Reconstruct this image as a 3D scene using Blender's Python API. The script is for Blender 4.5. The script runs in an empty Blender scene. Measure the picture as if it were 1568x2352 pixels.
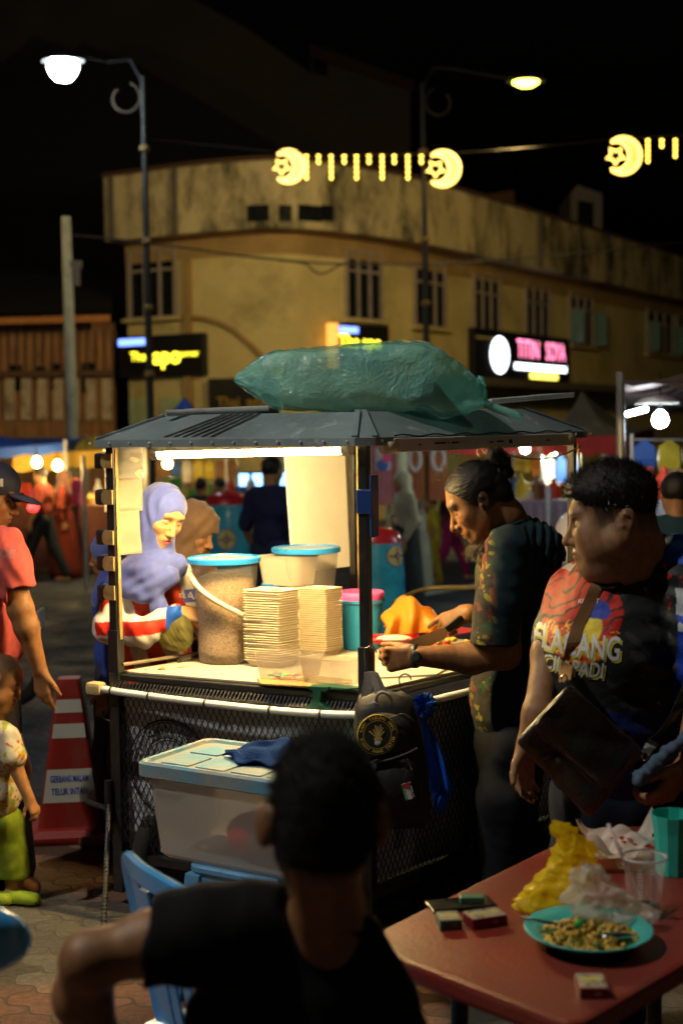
import bpy, bmesh, math, random, numpy as np
from mathutils import Vector, Matrix, Euler
from mathutils.bvhtree import BVHTree
R = math.radians
rnd = random.Random(7)
S = bpy.context.scene
COL = S.collection
# ---------------------------------------------------------------- camera
CH, F, HZ = 1.85, 3100.0, 1000.0          # camera height, focal length and horizon row for a 1568 x 2352 frame
PITCH = math.atan((1176-HZ)/F); ROLL = 0.0125
cd = bpy.data.cameras.new('camera'); cam = bpy.data.objects.new('camera', cd); COL.objects.link(cam)
S.camera = cam
cam.location = (0, 0, CH)
CR = Euler((math.pi/2-PITCH, 0, 0)).to_matrix() @ Matrix.Rotation(-ROLL, 3, 'Z')
cam.rotation_euler = CR.to_euler()
cd.sensor_fit = 'VERTICAL'; cd.sensor_height = 36; cd.lens = F/2352*36
cd.clip_start = .05; cd.clip_end = 500
cd.dof.use_dof = True; cd.dof.focus_distance = 4.6; cd.dof.aperture_fstop = 2.2
def ray(px, py): return CR @ Vector(((px-784)/F, -(py-1176)/F, -1))
def P(px, py, d):                          # the place seen at (px, py), d metres ahead
    r = ray(px, py); t = d/r.y
    return Vector((r.x*t, d, CH+r.z*t))
def Pz(px, py, z):                         # the place seen at (px, py) at height z
    r = ray(px, py); t = (z-CH)/r.z
    return Vector((r.x*t, r.y*t, z))
def Pl(px, py, a, b):                      # on the upright plane through plan points a, b
    r = ray(px, py); n = Vector((b[1]-a[1], a[0]-b[0]))
    t = (n.x*a[0]+n.y*a[1])/(n.x*r.x+n.y*r.y)
    return Vector((r.x*t, r.y*t, CH+r.z*t))
V = Vector
def cr(pts, n=6):                               # smooth plan curve
    o = []
    for i in range(len(pts)-1):
        p0, p1, p2, p3 = pts[max(i-1,0)], pts[i], pts[i+1], pts[min(i+2,len(pts)-1)]
        for k in range(n):
            t = k/n; o.append(.5*((2*p1)+(p2-p0)*t+(2*p0-5*p1+4*p2-p3)*t*t+(3*p1-p0-3*p2+p3)*t**3))
    return o+[pts[-1]]
# ---------------------------------------------------------------- materials
_m = {}
def nt(name):
    m = bpy.data.materials.new(name); m.use_nodes = True
    t = m.node_tree; t.nodes.clear()
    o = t.nodes.new('ShaderNodeOutputMaterial'); b = t.nodes.new('ShaderNodeBsdfPrincipled')
    t.links.new(b.outputs[0], o.inputs[0])
    return m, t, b, o
def N(t, ty, **kw):
    n = t.nodes.new(ty)
    for k, v in kw.items():
        if k in n.inputs.keys(): n.inputs[k].default_value = v
        else: setattr(n, k, v)
    return n
def M(name, col=(.5,.5,.5), rough=.5, metal=0, var=.18, scale=6, bump=.15, bscale=60, trans=0, ior=1.45, emit=None, es=0, alpha=1, spec=.5, sss=0, coat=0, dirt=None, dirts=3, dirtlo=.5, dirthi=.7, stretch=(1,1,1), sheen=0):
    if name in _m: return _m[name]
    m, t, b, o = nt(name); L = t.links.new
    tc = N(t, 'ShaderNodeTexCoord'); mp = N(t, 'ShaderNodeMapping'); mp.inputs['Scale'].default_value = stretch
    L(tc.outputs['Object'], mp.inputs[0])
    ns = N(t, 'ShaderNodeTexNoise', Scale=scale, Detail=6.0, Roughness=.6); L(mp.outputs[0], ns.inputs['Vector'])
    mr = N(t, 'ShaderNodeMapRange'); L(ns.outputs[0], mr.inputs[0])
    mr.inputs[1].default_value = .3; mr.inputs[2].default_value = .7; mr.inputs[3].default_value = 1-var; mr.inputs[4].default_value = 1+var
    mx = N(t, 'ShaderNodeVectorMath', operation='SCALE'); mx.inputs[0].default_value = col[:3]
    L(mr.outputs[0], mx.inputs['Scale']); c = mx.outputs[0]
    if dirt:
        n2 = N(t, 'ShaderNodeTexNoise', Scale=dirts, Detail=8.0, Roughness=.7); L(mp.outputs[0], n2.inputs['Vector'])
        r2 = N(t, 'ShaderNodeMapRange'); L(n2.outputs[0], r2.inputs[0]); r2.inputs[1].default_value = dirtlo; r2.inputs[2].default_value = dirthi
        mm = N(t, 'ShaderNodeMix', data_type='RGBA'); L(r2.outputs[0], mm.inputs[0]); L(c, mm.inputs[6]); mm.inputs[7].default_value = (*dirt, 1); c = mm.outputs[2]
    L(c, b.inputs['Base Color'])
    rr = N(t, 'ShaderNodeMapRange'); L(ns.outputs[0], rr.inputs[0]); rr.inputs[1].default_value = .3; rr.inputs[2].default_value = .7
    rr.inputs[3].default_value = max(0, rough*.8); rr.inputs[4].default_value = min(1, rough*1.2); L(rr.outputs[0], b.inputs['Roughness'])
    b.inputs['Metallic'].default_value = metal; b.inputs['Transmission Weight'].default_value = trans
    b.inputs['IOR'].default_value = ior; b.inputs['Alpha'].default_value = alpha; b.inputs['Specular IOR Level'].default_value = spec
    b.inputs['Coat Weight'].default_value = coat; b.inputs['Sheen Weight'].default_value = sheen
    if sss:
        b.inputs['Subsurface Weight'].default_value = sss; b.inputs['Subsurface Radius'].default_value = (1,.4,.2); b.inputs['Subsurface Scale'].default_value = .01
    if emit: b.inputs['Emission Color'].default_value = (*emit, 1); b.inputs['Emission Strength'].default_value = es
    if bump:
        nb = N(t, 'ShaderNodeTexNoise', Scale=bscale, Detail=5.0); L(mp.outputs[0], nb.inputs['Vector'])
        bp = N(t, 'ShaderNodeBump', Strength=bump, Distance=.01); L(nb.outputs[0], bp.inputs['Height']); L(bp.outputs[0], b.inputs['Normal'])
    _m[name] = m; return m
def glow(name, col, s):
    if name in _m: return _m[name]
    m, t, b, o = nt(name); b.inputs['Base Color'].default_value = (.8,.8,.8,1)
    b.inputs['Emission Color'].default_value = (*col, 1); b.inputs['Emission Strength'].default_value = s
    _m[name] = m; return m
def MV(name, rough=.6, bump=.2, bscale=200, sheen=0, spec=.5, sss=0, wave=0, trans=0, alpha=1):  # colours stored on the mesh
    if name in _m: return _m[name]
    m, t, b, o = nt(name); L = t.links.new
    at = N(t, 'ShaderNodeAttribute', attribute_name='Col'); tc = N(t, 'ShaderNodeTexCoord')
    ns = N(t, 'ShaderNodeTexNoise', Scale=40.0, Detail=6.0); L(tc.outputs['Object'], ns.inputs['Vector'])
    mr = N(t, 'ShaderNodeMapRange'); L(ns.outputs[0], mr.inputs[0]); mr.inputs[1].default_value=.3; mr.inputs[2].default_value=.7; mr.inputs[3].default_value=.86; mr.inputs[4].default_value=1.14
    sc = N(t, 'ShaderNodeVectorMath', operation='SCALE'); L(at.outputs['Color'], sc.inputs[0]); L(mr.outputs[0], sc.inputs['Scale']); L(sc.outputs[0], b.inputs['Base Color'])
    b.inputs['Roughness'].default_value = rough; b.inputs['Sheen Weight'].default_value = sheen; b.inputs['Specular IOR Level'].default_value = spec
    b.inputs['Transmission Weight'].default_value = trans; b.inputs['Alpha'].default_value = alpha
    if sss:
        b.inputs['Subsurface Weight'].default_value = sss; b.inputs['Subsurface Radius'].default_value = (1,.35,.15); b.inputs['Subsurface Scale'].default_value = .008
    nb = N(t, 'ShaderNodeTexNoise', Scale=bscale, Detail=4.0); L(tc.outputs['Object'], nb.inputs['Vector'])
    bp = N(t, 'ShaderNodeBump', Strength=bump, Distance=.004); L(nb.outputs[0], bp.inputs['Height']); L(bp.outputs[0], b.inputs['Normal'])
    _m[name] = m; return m
# ---------------------------------------------------------------- objects
def tag(o, label=None, cat=None, group=None, kind=None):
    if label: o['label'] = label
    if cat: o['category'] = cat
    if group: o['group'] = group
    if kind: o['kind'] = kind
    return o
def thing(name, label, cat, loc=(0,0,0), group=None):
    o = bpy.data.objects.new(name, None); COL.objects.link(o); o.location = loc; o.empty_display_size = .1
    return tag(o, label, cat, group)
def adopt(o, parent):
    if parent is not None:
        o.parent = parent
        loc = Vector(parent.location)
        if parent.parent is not None: loc = loc + Vector(parent.parent.location) if parent.type == 'EMPTY' else Vector((0,0,0))
        if parent.type == 'EMPTY': o.matrix_parent_inverse = Matrix.Translation(-loc)
        else: o.matrix_parent_inverse = Matrix.Identity(4)
def copy_thing(root, loc, label=None, rz=None, sc=None):
    r = root.copy(); COL.objects.link(r); r.location = loc
    if rz is not None: r.rotation_euler = (0,0,rz)
    if sc is not None: r.scale = (sc,)*3
    if label: r['label'] = label
    for ch in list(root.children):
        c = ch.copy(); COL.objects.link(c); c.parent = r
        for g in list(ch.children):
            d = g.copy(); COL.objects.link(d); d.parent = c
    return r
def obj(name, vs, fs, mat, parent=None, smooth=False, bevel=0, label=None, cols=None, sub=0):
    me = bpy.data.meshes.new(name); me.from_pydata([tuple(v) for v in vs], [], fs)
    if smooth: me.polygons.foreach_set('use_smooth', [True]*len(me.polygons))
    if cols is not None:
        a = me.color_attributes.new('Col', 'FLOAT_COLOR', 'POINT'); a.data.foreach_set('color', np.asarray(cols, np.float32).ravel())
    if bevel:
        bm = bmesh.new(); bm.from_mesh(me)
        bmesh.ops.remove_doubles(bm, verts=bm.verts, dist=1e-5)
        es = [e for e in bm.edges if len(e.link_faces) == 2 and e.calc_face_angle(0) > R(35)]
        bmesh.ops.bevel(bm, geom=es, offset=bevel, segments=2, profile=.6, affect='EDGES', clamp_overlap=True)
        bm.to_mesh(me); bm.free()
    me.materials.append(mat); me.update()
    o = bpy.data.objects.new(name, me); COL.objects.link(o); adopt(o, parent)
    if sub:
        md = o.modifiers.new('s', 'SUBSURF'); md.levels = md.render_levels = sub
    if label: o['label'] = label
    return o
class MB:
    def __init__(s): s.v = []; s.f = []
    def add(s, vs, fs):
        n = len(s.v); s.v += [Vector(v) for v in vs]; s.f += [tuple(i+n for i in f) for f in fs]; return s
    def box(s, c, sz, ax=None, taper=1):        # ax: 3 axis vectors
        ax = ax or (V((1,0,0)), V((0,1,0)), V((0,0,1))); c = V(c); h = [x/2 for x in sz]
        vs = [c+ax[0]*(h[0]*a*(taper if k < 0 else 1))+ax[1]*(h[1]*b*(taper if k < 0 else 1))+ax[2]*h[2]*k for k in (-1,1) for a, b in ((-1,-1),(1,-1),(1,1),(-1,1))]
        return s.add(vs, [(3,2,1,0),(4,5,6,7),(0,1,5,4),(1,2,6,5),(2,3,7,6),(3,0,4,7)])
    def beam(s, a, b, w, h, up=(0,0,1)):
        a, b = V(a), V(b); z = (b-a); l = z.length; z.normalize(); x = V(up).cross(z)
        if x.length < 1e-4: x = V((1,0,0)).cross(z)
        x.normalize(); y = z.cross(x)
        return s.box((a+b)/2, (w, h, l), (x, y, z))
    def tube(s, pts, r, n=10, cap=True):
        pts = [V(p) for p in pts]; k = len(pts); rs = r if hasattr(r, '__len__') else [r]*k
        up = V((.013,.021,1)).normalized(); vs = []
        for i, p in enumerate(pts):
            d = (pts[min(i+1,k-1)]-pts[max(i-1,0)]).normalized()
            x = d.cross(up)
            if x.length < .05: x = d.cross(V((1,.1,0)))
            x.normalize(); y = d.cross(x)
            if i and (px_.dot(x) < 0 and abs(px_.dot(x)) > .5): x, y = -x, -y
            px_ = x
            vs += [p+(x*math.cos(2*math.pi*j/n)+y*math.sin(2*math.pi*j/n))*rs[i] for j in range(n)]
        fs = [(i*n+j, i*n+(j+1)%n, (i+1)*n+(j+1)%n, (i+1)*n+j) for i in range(k-1) for j in range(n)]
        if cap: fs += [tuple(range(n))[::-1], tuple((k-1)*n+j for j in range(n))]
        return s.add(vs, fs)
    def lathe(s, prof, c=(0,0,0), n=32, sx=1, sy=1, ax=None, cap=False):   # prof [(r, z)]
        c = V(c); ax = ax or (V((1,0,0)), V((0,1,0)), V((0,0,1)))
        vs = [c+ax[0]*(r*sx*math.cos(2*math.pi*j/n))+ax[1]*(r*sy*math.sin(2*math.pi*j/n))+ax[2]*z for r, z in prof for j in range(n)]
        k = len(prof)
        fs = [(i*n+j, i*n+(j+1)%n, (i+1)*n+(j+1)%n, (i+1)*n+j) for i in range(k-1) for j in range(n)]
        if cap: fs += [tuple(range(n))[::-1], tuple((k-1)*n+j for j in range(n))]
        return s.add(vs, fs)
    def loft(s, rings, cap=True):               # rings: lists of equal length
        n = len(rings[0]); vs = [p for r in rings for p in r]; k = len(rings)
        fs = [(i*n+j, i*n+(j+1)%n, (i+1)*n+(j+1)%n, (i+1)*n+j) for i in range(k-1) for j in range(n)]
        if cap: fs += [tuple(range(n))[::-1], tuple((k-1)*n+j for j in range(n))]
        return s.add(vs, fs)
    def prism(s, poly, vec):                    # poly: 3-D outline
        n = len(poly); vec = V(vec); vs = [V(p) for p in poly]+[V(p)+vec for p in poly]
        return s.add(vs, [tuple(range(n))[::-1], tuple(range(n, 2*n))]+[(i, (i+1)%n, n+(i+1)%n, n+i) for i in range(n)])
    def grid(s, fn, nu, nv):
        return s.add([fn(i/nu, j/nv) for j in range(nv+1) for i in range(nu+1)],
                     [(j*(nu+1)+i, j*(nu+1)+i+1, (j+1)*(nu+1)+i+1, (j+1)*(nu+1)+i) for j in range(nv) for i in range(nu)])
    def ball(s, c, r, n=16, m=10, sc=(1,1,1)):
        return s.lathe([(r*math.sin(math.pi*i/m)*1.0 if 0 < i < m else 1e-4, -r*math.cos(math.pi*i/m)*sc[2]) for i in range(m+1)], c, n, sc[0], sc[1])
    def build(s, name, mat, parent=None, **kw): return obj(name, s.v, s.f, mat, parent, **kw)
def rrect(w, h, r, n=5):                        # rounded rectangle outline, centred
    out = []
    for cx, cy, a0 in ((w/2-r,h/2-r,0),(-w/2+r,h/2-r,90),(-w/2+r,-h/2+r,180),(w/2-r,-h/2+r,270)):
        for i in range(n+1):
            a = R(a0+90*i/n); out.append((cx+r*math.cos(a), cy+r*math.sin(a)))
    return out
def text_mesh(body, size, bold=0, shear=0, align='CENTER', spacing=1.0, extrude=0.0, xscale=1.0):
    cu = bpy.data.curves.new('t', 'FONT'); cu.body = body; cu.size = size; cu.align_x = align; cu.align_y = 'CENTER'
    cu.offset = bold*size*.5; cu.shear = shear; cu.space_character = spacing; cu.extrude = extrude; cu.resolution_u = 4
    o = bpy.data.objects.new('t', cu); COL.objects.link(o)
    me = bpy.data.meshes.new_from_object(o.evaluated_get(bpy.context.evaluated_depsgraph_get()))
    vs = [(v.co.x*xscale, v.co.y, v.co.z) for v in me.vertices]; fs = [tuple(p.vertices) for p in me.polygons]
    bpy.data.objects.remove(o); bpy.data.curves.remove(cu); bpy.data.meshes.remove(me)
    return vs, fs
def put(vf, o, r, u, off=0.0):                  # lay a flat mesh on a frame
    r, u = V(r).normalized(), V(u).normalized(); n = r.cross(u)
    return [V(o)+r*v[0]+u*v[1]+n*(v[2]+off) for v in vf[0]], vf[1]
def text(name, body, o, r, u, size, mat, parent=None, off=.003, **kw):
    vs, fs = put(text_mesh(body, size, **kw), o, r, u, off); return obj(name, vs, fs, mat, parent)
def arc_text(mb, body, c, r_, u_, rad, size, a0, a1, off=.002, bold=0, inward=False):
    n = len(body)
    for i, chh in enumerate(body):
        if chh == ' ': continue
        a = R(a0+(a1-a0)*(i+.5)/n); d = V(r_)*math.cos(a)+V(u_)*math.sin(a); tn = V(r_)*math.sin(a)-V(u_)*math.cos(a)
        if inward: d2, tn = -d, -tn
        else: d2 = d
        mb.add(*put(text_mesh(chh, size, bold=bold), V(c)+d*rad, tn, d2, off))
    return mb
def light(name, kind, loc, power, col, parent, size=.2, spot=None, aim=None):
    ld = bpy.data.lights.new(name, kind); ld.energy = power; ld.color = col
    if kind == 'AREA': ld.size = size
    else: ld.shadow_soft_size = size
    if spot: ld.spot_size = R(spot); ld.spot_blend = .5
    o = bpy.data.objects.new(name, ld); COL.objects.link(o); o.location = loc
    if aim is not None: o.rotation_euler = (V(aim)-V(loc)).to_track_quat('-Z', 'Y').to_euler()
    adopt(o, parent)
    return o
# ---------------------------------------------------------------- organic shapes: signed distances + surface nets
def A3(p): return np.asarray(p, np.float32)
class Sdf:
    RS = 1.0
    def __init__(s): s.ops = []
    def ball(s, c, r, k=.02, cut=False): s.ops.append(('b', A3(c), r*s.RS, k, cut)); return s
    def ell(s, c, r, k=.02, rot=None, cut=False): s.ops.append(('e', A3(c), A3(r)*s.RS, k, cut, None if rot is None else A3(rot))); return s
    def rc(s, a, b, ra, rb, k=.02, cut=False): s.ops.append(('c', A3(a), A3(b), ra*s.RS, rb*s.RS, k, cut)); return s
    def chain(s, pts, rs, k=.02):
        for i in range(len(pts)-1): s.rc(pts[i], pts[i+1], rs[i], rs[i+1], k)
        return s
    def cut(s, c, n): s.ops.append(('p', A3(c), A3(V(n).normalized()))); return s     # removes the side n points to
    def fn(s, f): s.ops.append(('f', f)); return s                                      # f(points, d) -> d
    def ev(s, p):
        d = np.full(len(p), 9.0, np.float32)
        for o in s.ops:
            if o[0] == 'p': d = np.maximum(d, (p-o[1])@o[2]); continue
            if o[0] == 'f': d = o[1](p, d).astype(np.float32); continue
            if o[0] == 'b': q = np.linalg.norm(p-o[1], axis=1)-o[2]; k, c = o[3], o[4]
            elif o[0] == 'e':
                x = p-o[1]
                if o[5] is not None: x = x@o[5]
                a = np.linalg.norm(x/o[2], axis=1); b = np.linalg.norm(x/(o[2]**2), axis=1)+1e-6
                q = a*(a-1)/b; k, c = o[3], o[4]
            else:
                ba = o[2]-o[1]; h = np.clip(((p-o[1])@ba)/max(1e-9, float(ba@ba)), 0, 1)
                q = np.linalg.norm(p-o[1]-h[:,None]*ba, axis=1)-(o[3]+(o[4]-o[3])*h); k, c = o[5], o[6]
            if c:
                q = -q; h = np.clip(.5-.5*(q-d)/(-k) if False else .5+.5*(q-d)/k, 0, 1); d = d*(1-h)+q*h+k*h*(1-h)
            else:
                h = np.clip(.5+.5*(q-d)/k, 0, 1); d = q*(1-h)+d*h-k*h*(1-h)
        return d
    def bounds(s):
        lo, hi = [], []
        for o in s.ops:
            if o[0] == 'b' and not o[4]: lo.append(o[1]-o[2]); hi.append(o[1]+o[2])
            elif o[0] == 'e' and not o[4]: m = float(o[2].max()) if o[5] is not None else o[2]; lo.append(o[1]-m); hi.append(o[1]+m)
            elif o[0] == 'c' and not o[6]: m = max(o[3], o[4]); lo.append(np.minimum(o[1], o[2])-m); hi.append(np.maximum(o[1], o[2])+m)
        return np.min(lo, 0)-.03, np.max(hi, 0)+.03
    def mesh(s, h=.005):
        lo, hi = s.bounds(); B = 8
        nb = np.ceil((hi-lo)/(h*B)).astype(int)+1; n = nb*B
        cx = [lo[i]+(np.arange(nb[i])+.5)*h*B for i in range(3)]
        g = np.stack(np.meshgrid(*cx, indexing='ij'), -1).reshape(-1, 3).astype(np.float32)
        dc = s.ev(g).reshape(nb); act = np.abs(dc) < h*B*1.25
        D = np.repeat(np.repeat(np.repeat(np.where(dc > 0, 1.0, -1.0).astype(np.float32), B, 0), B, 1), B, 2)
        idx = np.argwhere(act); off = np.stack(np.meshgrid(*[np.arange(B)]*3, indexing='ij'), -1).reshape(-1, 3)
        for st in range(0, len(idx), 1500):
            ii = (idx[st:st+1500, None]*B+off[None]).reshape(-1, 3)
            D[ii[:,0], ii[:,1], ii[:,2]] = s.ev((lo+ii*h).astype(np.float32))
        sg = D < 0; c = [D[i:n[0]-1+i, j:n[1]-1+j, k:n[2]-1+k] for i in (0,1) for j in (0,1) for k in (0,1)]
        ins = sum((x < 0).astype(np.int8) for x in c); cell = (ins > 0) & (ins < 8)
        ci = np.argwhere(cell); vid = np.full(cell.shape, -1, np.int64); vid[cell] = np.arange(len(ci))
        cv = np.stack([x[cell] for x in c], 1); pos = np.zeros((len(ci), 3)); cnt = np.zeros(len(ci))
        co = [(i,j,k) for i in (0,1) for j in (0,1) for k in (0,1)]
        for a in range(8):
            for b in range(a+1, 8):
                if sum(abs(co[a][q]-co[b][q]) for q in range(3)) != 1: continue
                x, y = cv[:,a], cv[:,b]; m = (x < 0) != (y < 0); t = np.where(m, x/np.where(m, x-y, 1), 0)
                pos += np.where(m[:,None], A3(co[a])+(A3(co[b])-A3(co[a]))*t[:,None], 0); cnt += m
        vs = lo+(ci+pos/cnt[:,None])*h; fs = []
        for ax in range(3):
            u, w = (ax+1)%3, (ax+2)%3; sl = [slice(1, -1)]*3; sl[ax] = slice(0, -1); s2 = [slice(1, -1)]*3; s2[ax] = slice(1, None)
            # edges along ax between grid points
            a = sg[tuple(sl)]; b = sg[tuple(s2)]; e = np.argwhere(a != b)
            if not len(e): continue
            base = e.copy()
            for q in (u, w): base[:,q] += 1
            fl = a[tuple(e.T)]
            def vv(du, dw):
                z = base.copy(); z[:,u] -= du; z[:,w] -= dw; z = np.minimum(z, np.array(cell.shape)-1); return vid[tuple(z.T)]
            q = np.stack([vv(1,1), vv(0,1), vv(0,0), vv(1,0)], 1); q[~fl] = q[~fl][:, ::-1]
            fs.append(q[(q >= 0).all(1)])
        return vs, np.concatenate(fs)
    def build(s, name, mat, parent=None, h=.005, color=None, label=None, smooth=1):
        vs, fs = s.mesh(h); me = bpy.data.meshes.new(name)
        me.vertices.add(len(vs)); me.vertices.foreach_set('co', vs.astype(np.float32).ravel())
        me.loops.add(len(fs)*4); me.loops.foreach_set('vertex_index', fs.ravel().astype(np.int32))
        me.polygons.add(len(fs)); me.polygons.foreach_set('loop_start', np.arange(0, len(fs)*4, 4, dtype=np.int32))
        me.update(calc_edges=True); me.validate()
        me.polygons.foreach_set('use_smooth', [True]*len(me.polygons))
        if color is not None:
            nv = len(me.vertices); c = np.ones((nv, 4), np.float32)
            c[:, :3] = color(vs) if callable(color) else color
            a = me.color_attributes.new('Col', 'FLOAT_COLOR', 'POINT'); a.data.foreach_set('color', c.ravel())
        me.materials.append(mat); o = bpy.data.objects.new(name, me); COL.objects.link(o); adopt(o, parent)
        if label: o['label'] = label
        return o
def wob(p, sc, seed=0):                         # smooth pseudo-noise in -1..1
    r = np.random.RandomState(seed); d = np.zeros(len(p)); w = 0
    for i in range(7):
        k = r.randn(3)*sc*(1+.5*i); a = 1/(1+.6*i); d += a*np.sin(p@k+r.rand()*6.28+1.5*np.sin(p@(r.randn(3)*sc*.7))); w += a
    return d/w*1.6
def mixc(a, b, t):
    t = np.clip(t, 0, 1)[:, None]; return A3(a)*(1-t)+A3(b)*t if np.ndim(a) < 2 else a*(1-t)+A3(b)*t
def crumple(rings, m=5, amp=.006, sc=30, seed=1, keep=0):   # densify a loft of rings and crease it like thin film
    cols = [cr([r[j] for r in rings], m) for j in range(len(rings[0]))]; rg = [[c[i] for c in cols] for i in range(len(cols[0]))]
    c0 = [sum(r, Vector((0,0,0)))/len(r) for r in rg]; P_ = A3([p for r in rg for p in r]); C_ = A3([c for c, r in zip(c0, rg) for _ in r])
    n = P_-C_; l = np.linalg.norm(n, axis=1, keepdims=True)+1e-6; n = n/l
    w = (1-3.0*np.abs(wob(P_, sc, seed)))*.6+(1-3*np.abs(wob(P_, sc*2.3, seed+1)))*.3+wob(P_, sc*.4, seed+2)*.8
    Q_ = P_+n*(np.minimum(amp, l[:,0]*.35)*w)[:,None]; k = len(rg[0]); return [[V([float(x) for x in Q_[i*k+j]]) for j in range(k)] for i in range(len(rg))]
def bvh_of(o):
    me = o.data; return BVHTree.FromPolygons([v.co.copy() for v in me.vertices], [tuple(p.vertices) for p in me.polygons])
def decal(name, vf, o, r, u, target, mat, parent, off=.003, dist=.6):   # press a flat shape onto a curved surface
    bv = target if isinstance(target, BVHTree) else bvh_of(target)
    r, u = V(r).normalized(), V(u).normalized(); n = r.cross(u); out = []
    bm = bmesh.new(); vv = [bm.verts.new(v) for v in vf[0]]
    for f in vf[1]:
        try: bm.faces.new([vv[i] for i in f])
        except ValueError: pass
    for _ in range(2):
        bmesh.ops.triangulate(bm, faces=bm.faces); es = [e for e in bm.edges if e.calc_length() > .02]
        if es: bmesh.ops.subdivide_edges(bm, edges=es, cuts=1)
    bm.verts.index_update(); fs = [tuple(x.index for x in f.verts) for f in bm.faces]; vs = []
    for v in bm.verts:
        p = V(o)+r*v.co.x+u*v.co.y; h = bv.ray_cast(p+n*dist, -n, dist*2); vs.append((h[0]+n*off+n*v.co.z) if h[0] is not None else None)
    bm.free(); fs = [f for f in fs if all(vs[i] is not None for i in f) and max((vs[f[0]]-vs[f[i]]).length for i in range(1, len(f))) < .08]
    used = sorted({i for f in fs for i in f}); mp = {k: i for i, k in enumerate(used)}
    return obj(name, [vs[i] for i in used], [tuple(mp[i] for i in f) for f in fs], mat, parent, smooth=True)
# ================================================================ sky and ground
w = bpy.data.worlds.new('World'); S.world = w; w.use_nodes = True
wt = w.node_tree; bg = wt.nodes['Background']
sk = wt.nodes.new('ShaderNodeTexSky'); sk.sky_type = 'NISHITA'; sk.sun_disc = False; sk.sun_elevation = R(-4); sk.sun_rotation = R(180)
wt.links.new(sk.outputs[0], bg.inputs[0]); bg.inputs[1].default_value = .05
S.view_settings.view_transform = 'Standard'; S.view_settings.look = 'None'; S.view_settings.gamma = 1; S.view_settings.exposure = 0

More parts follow.
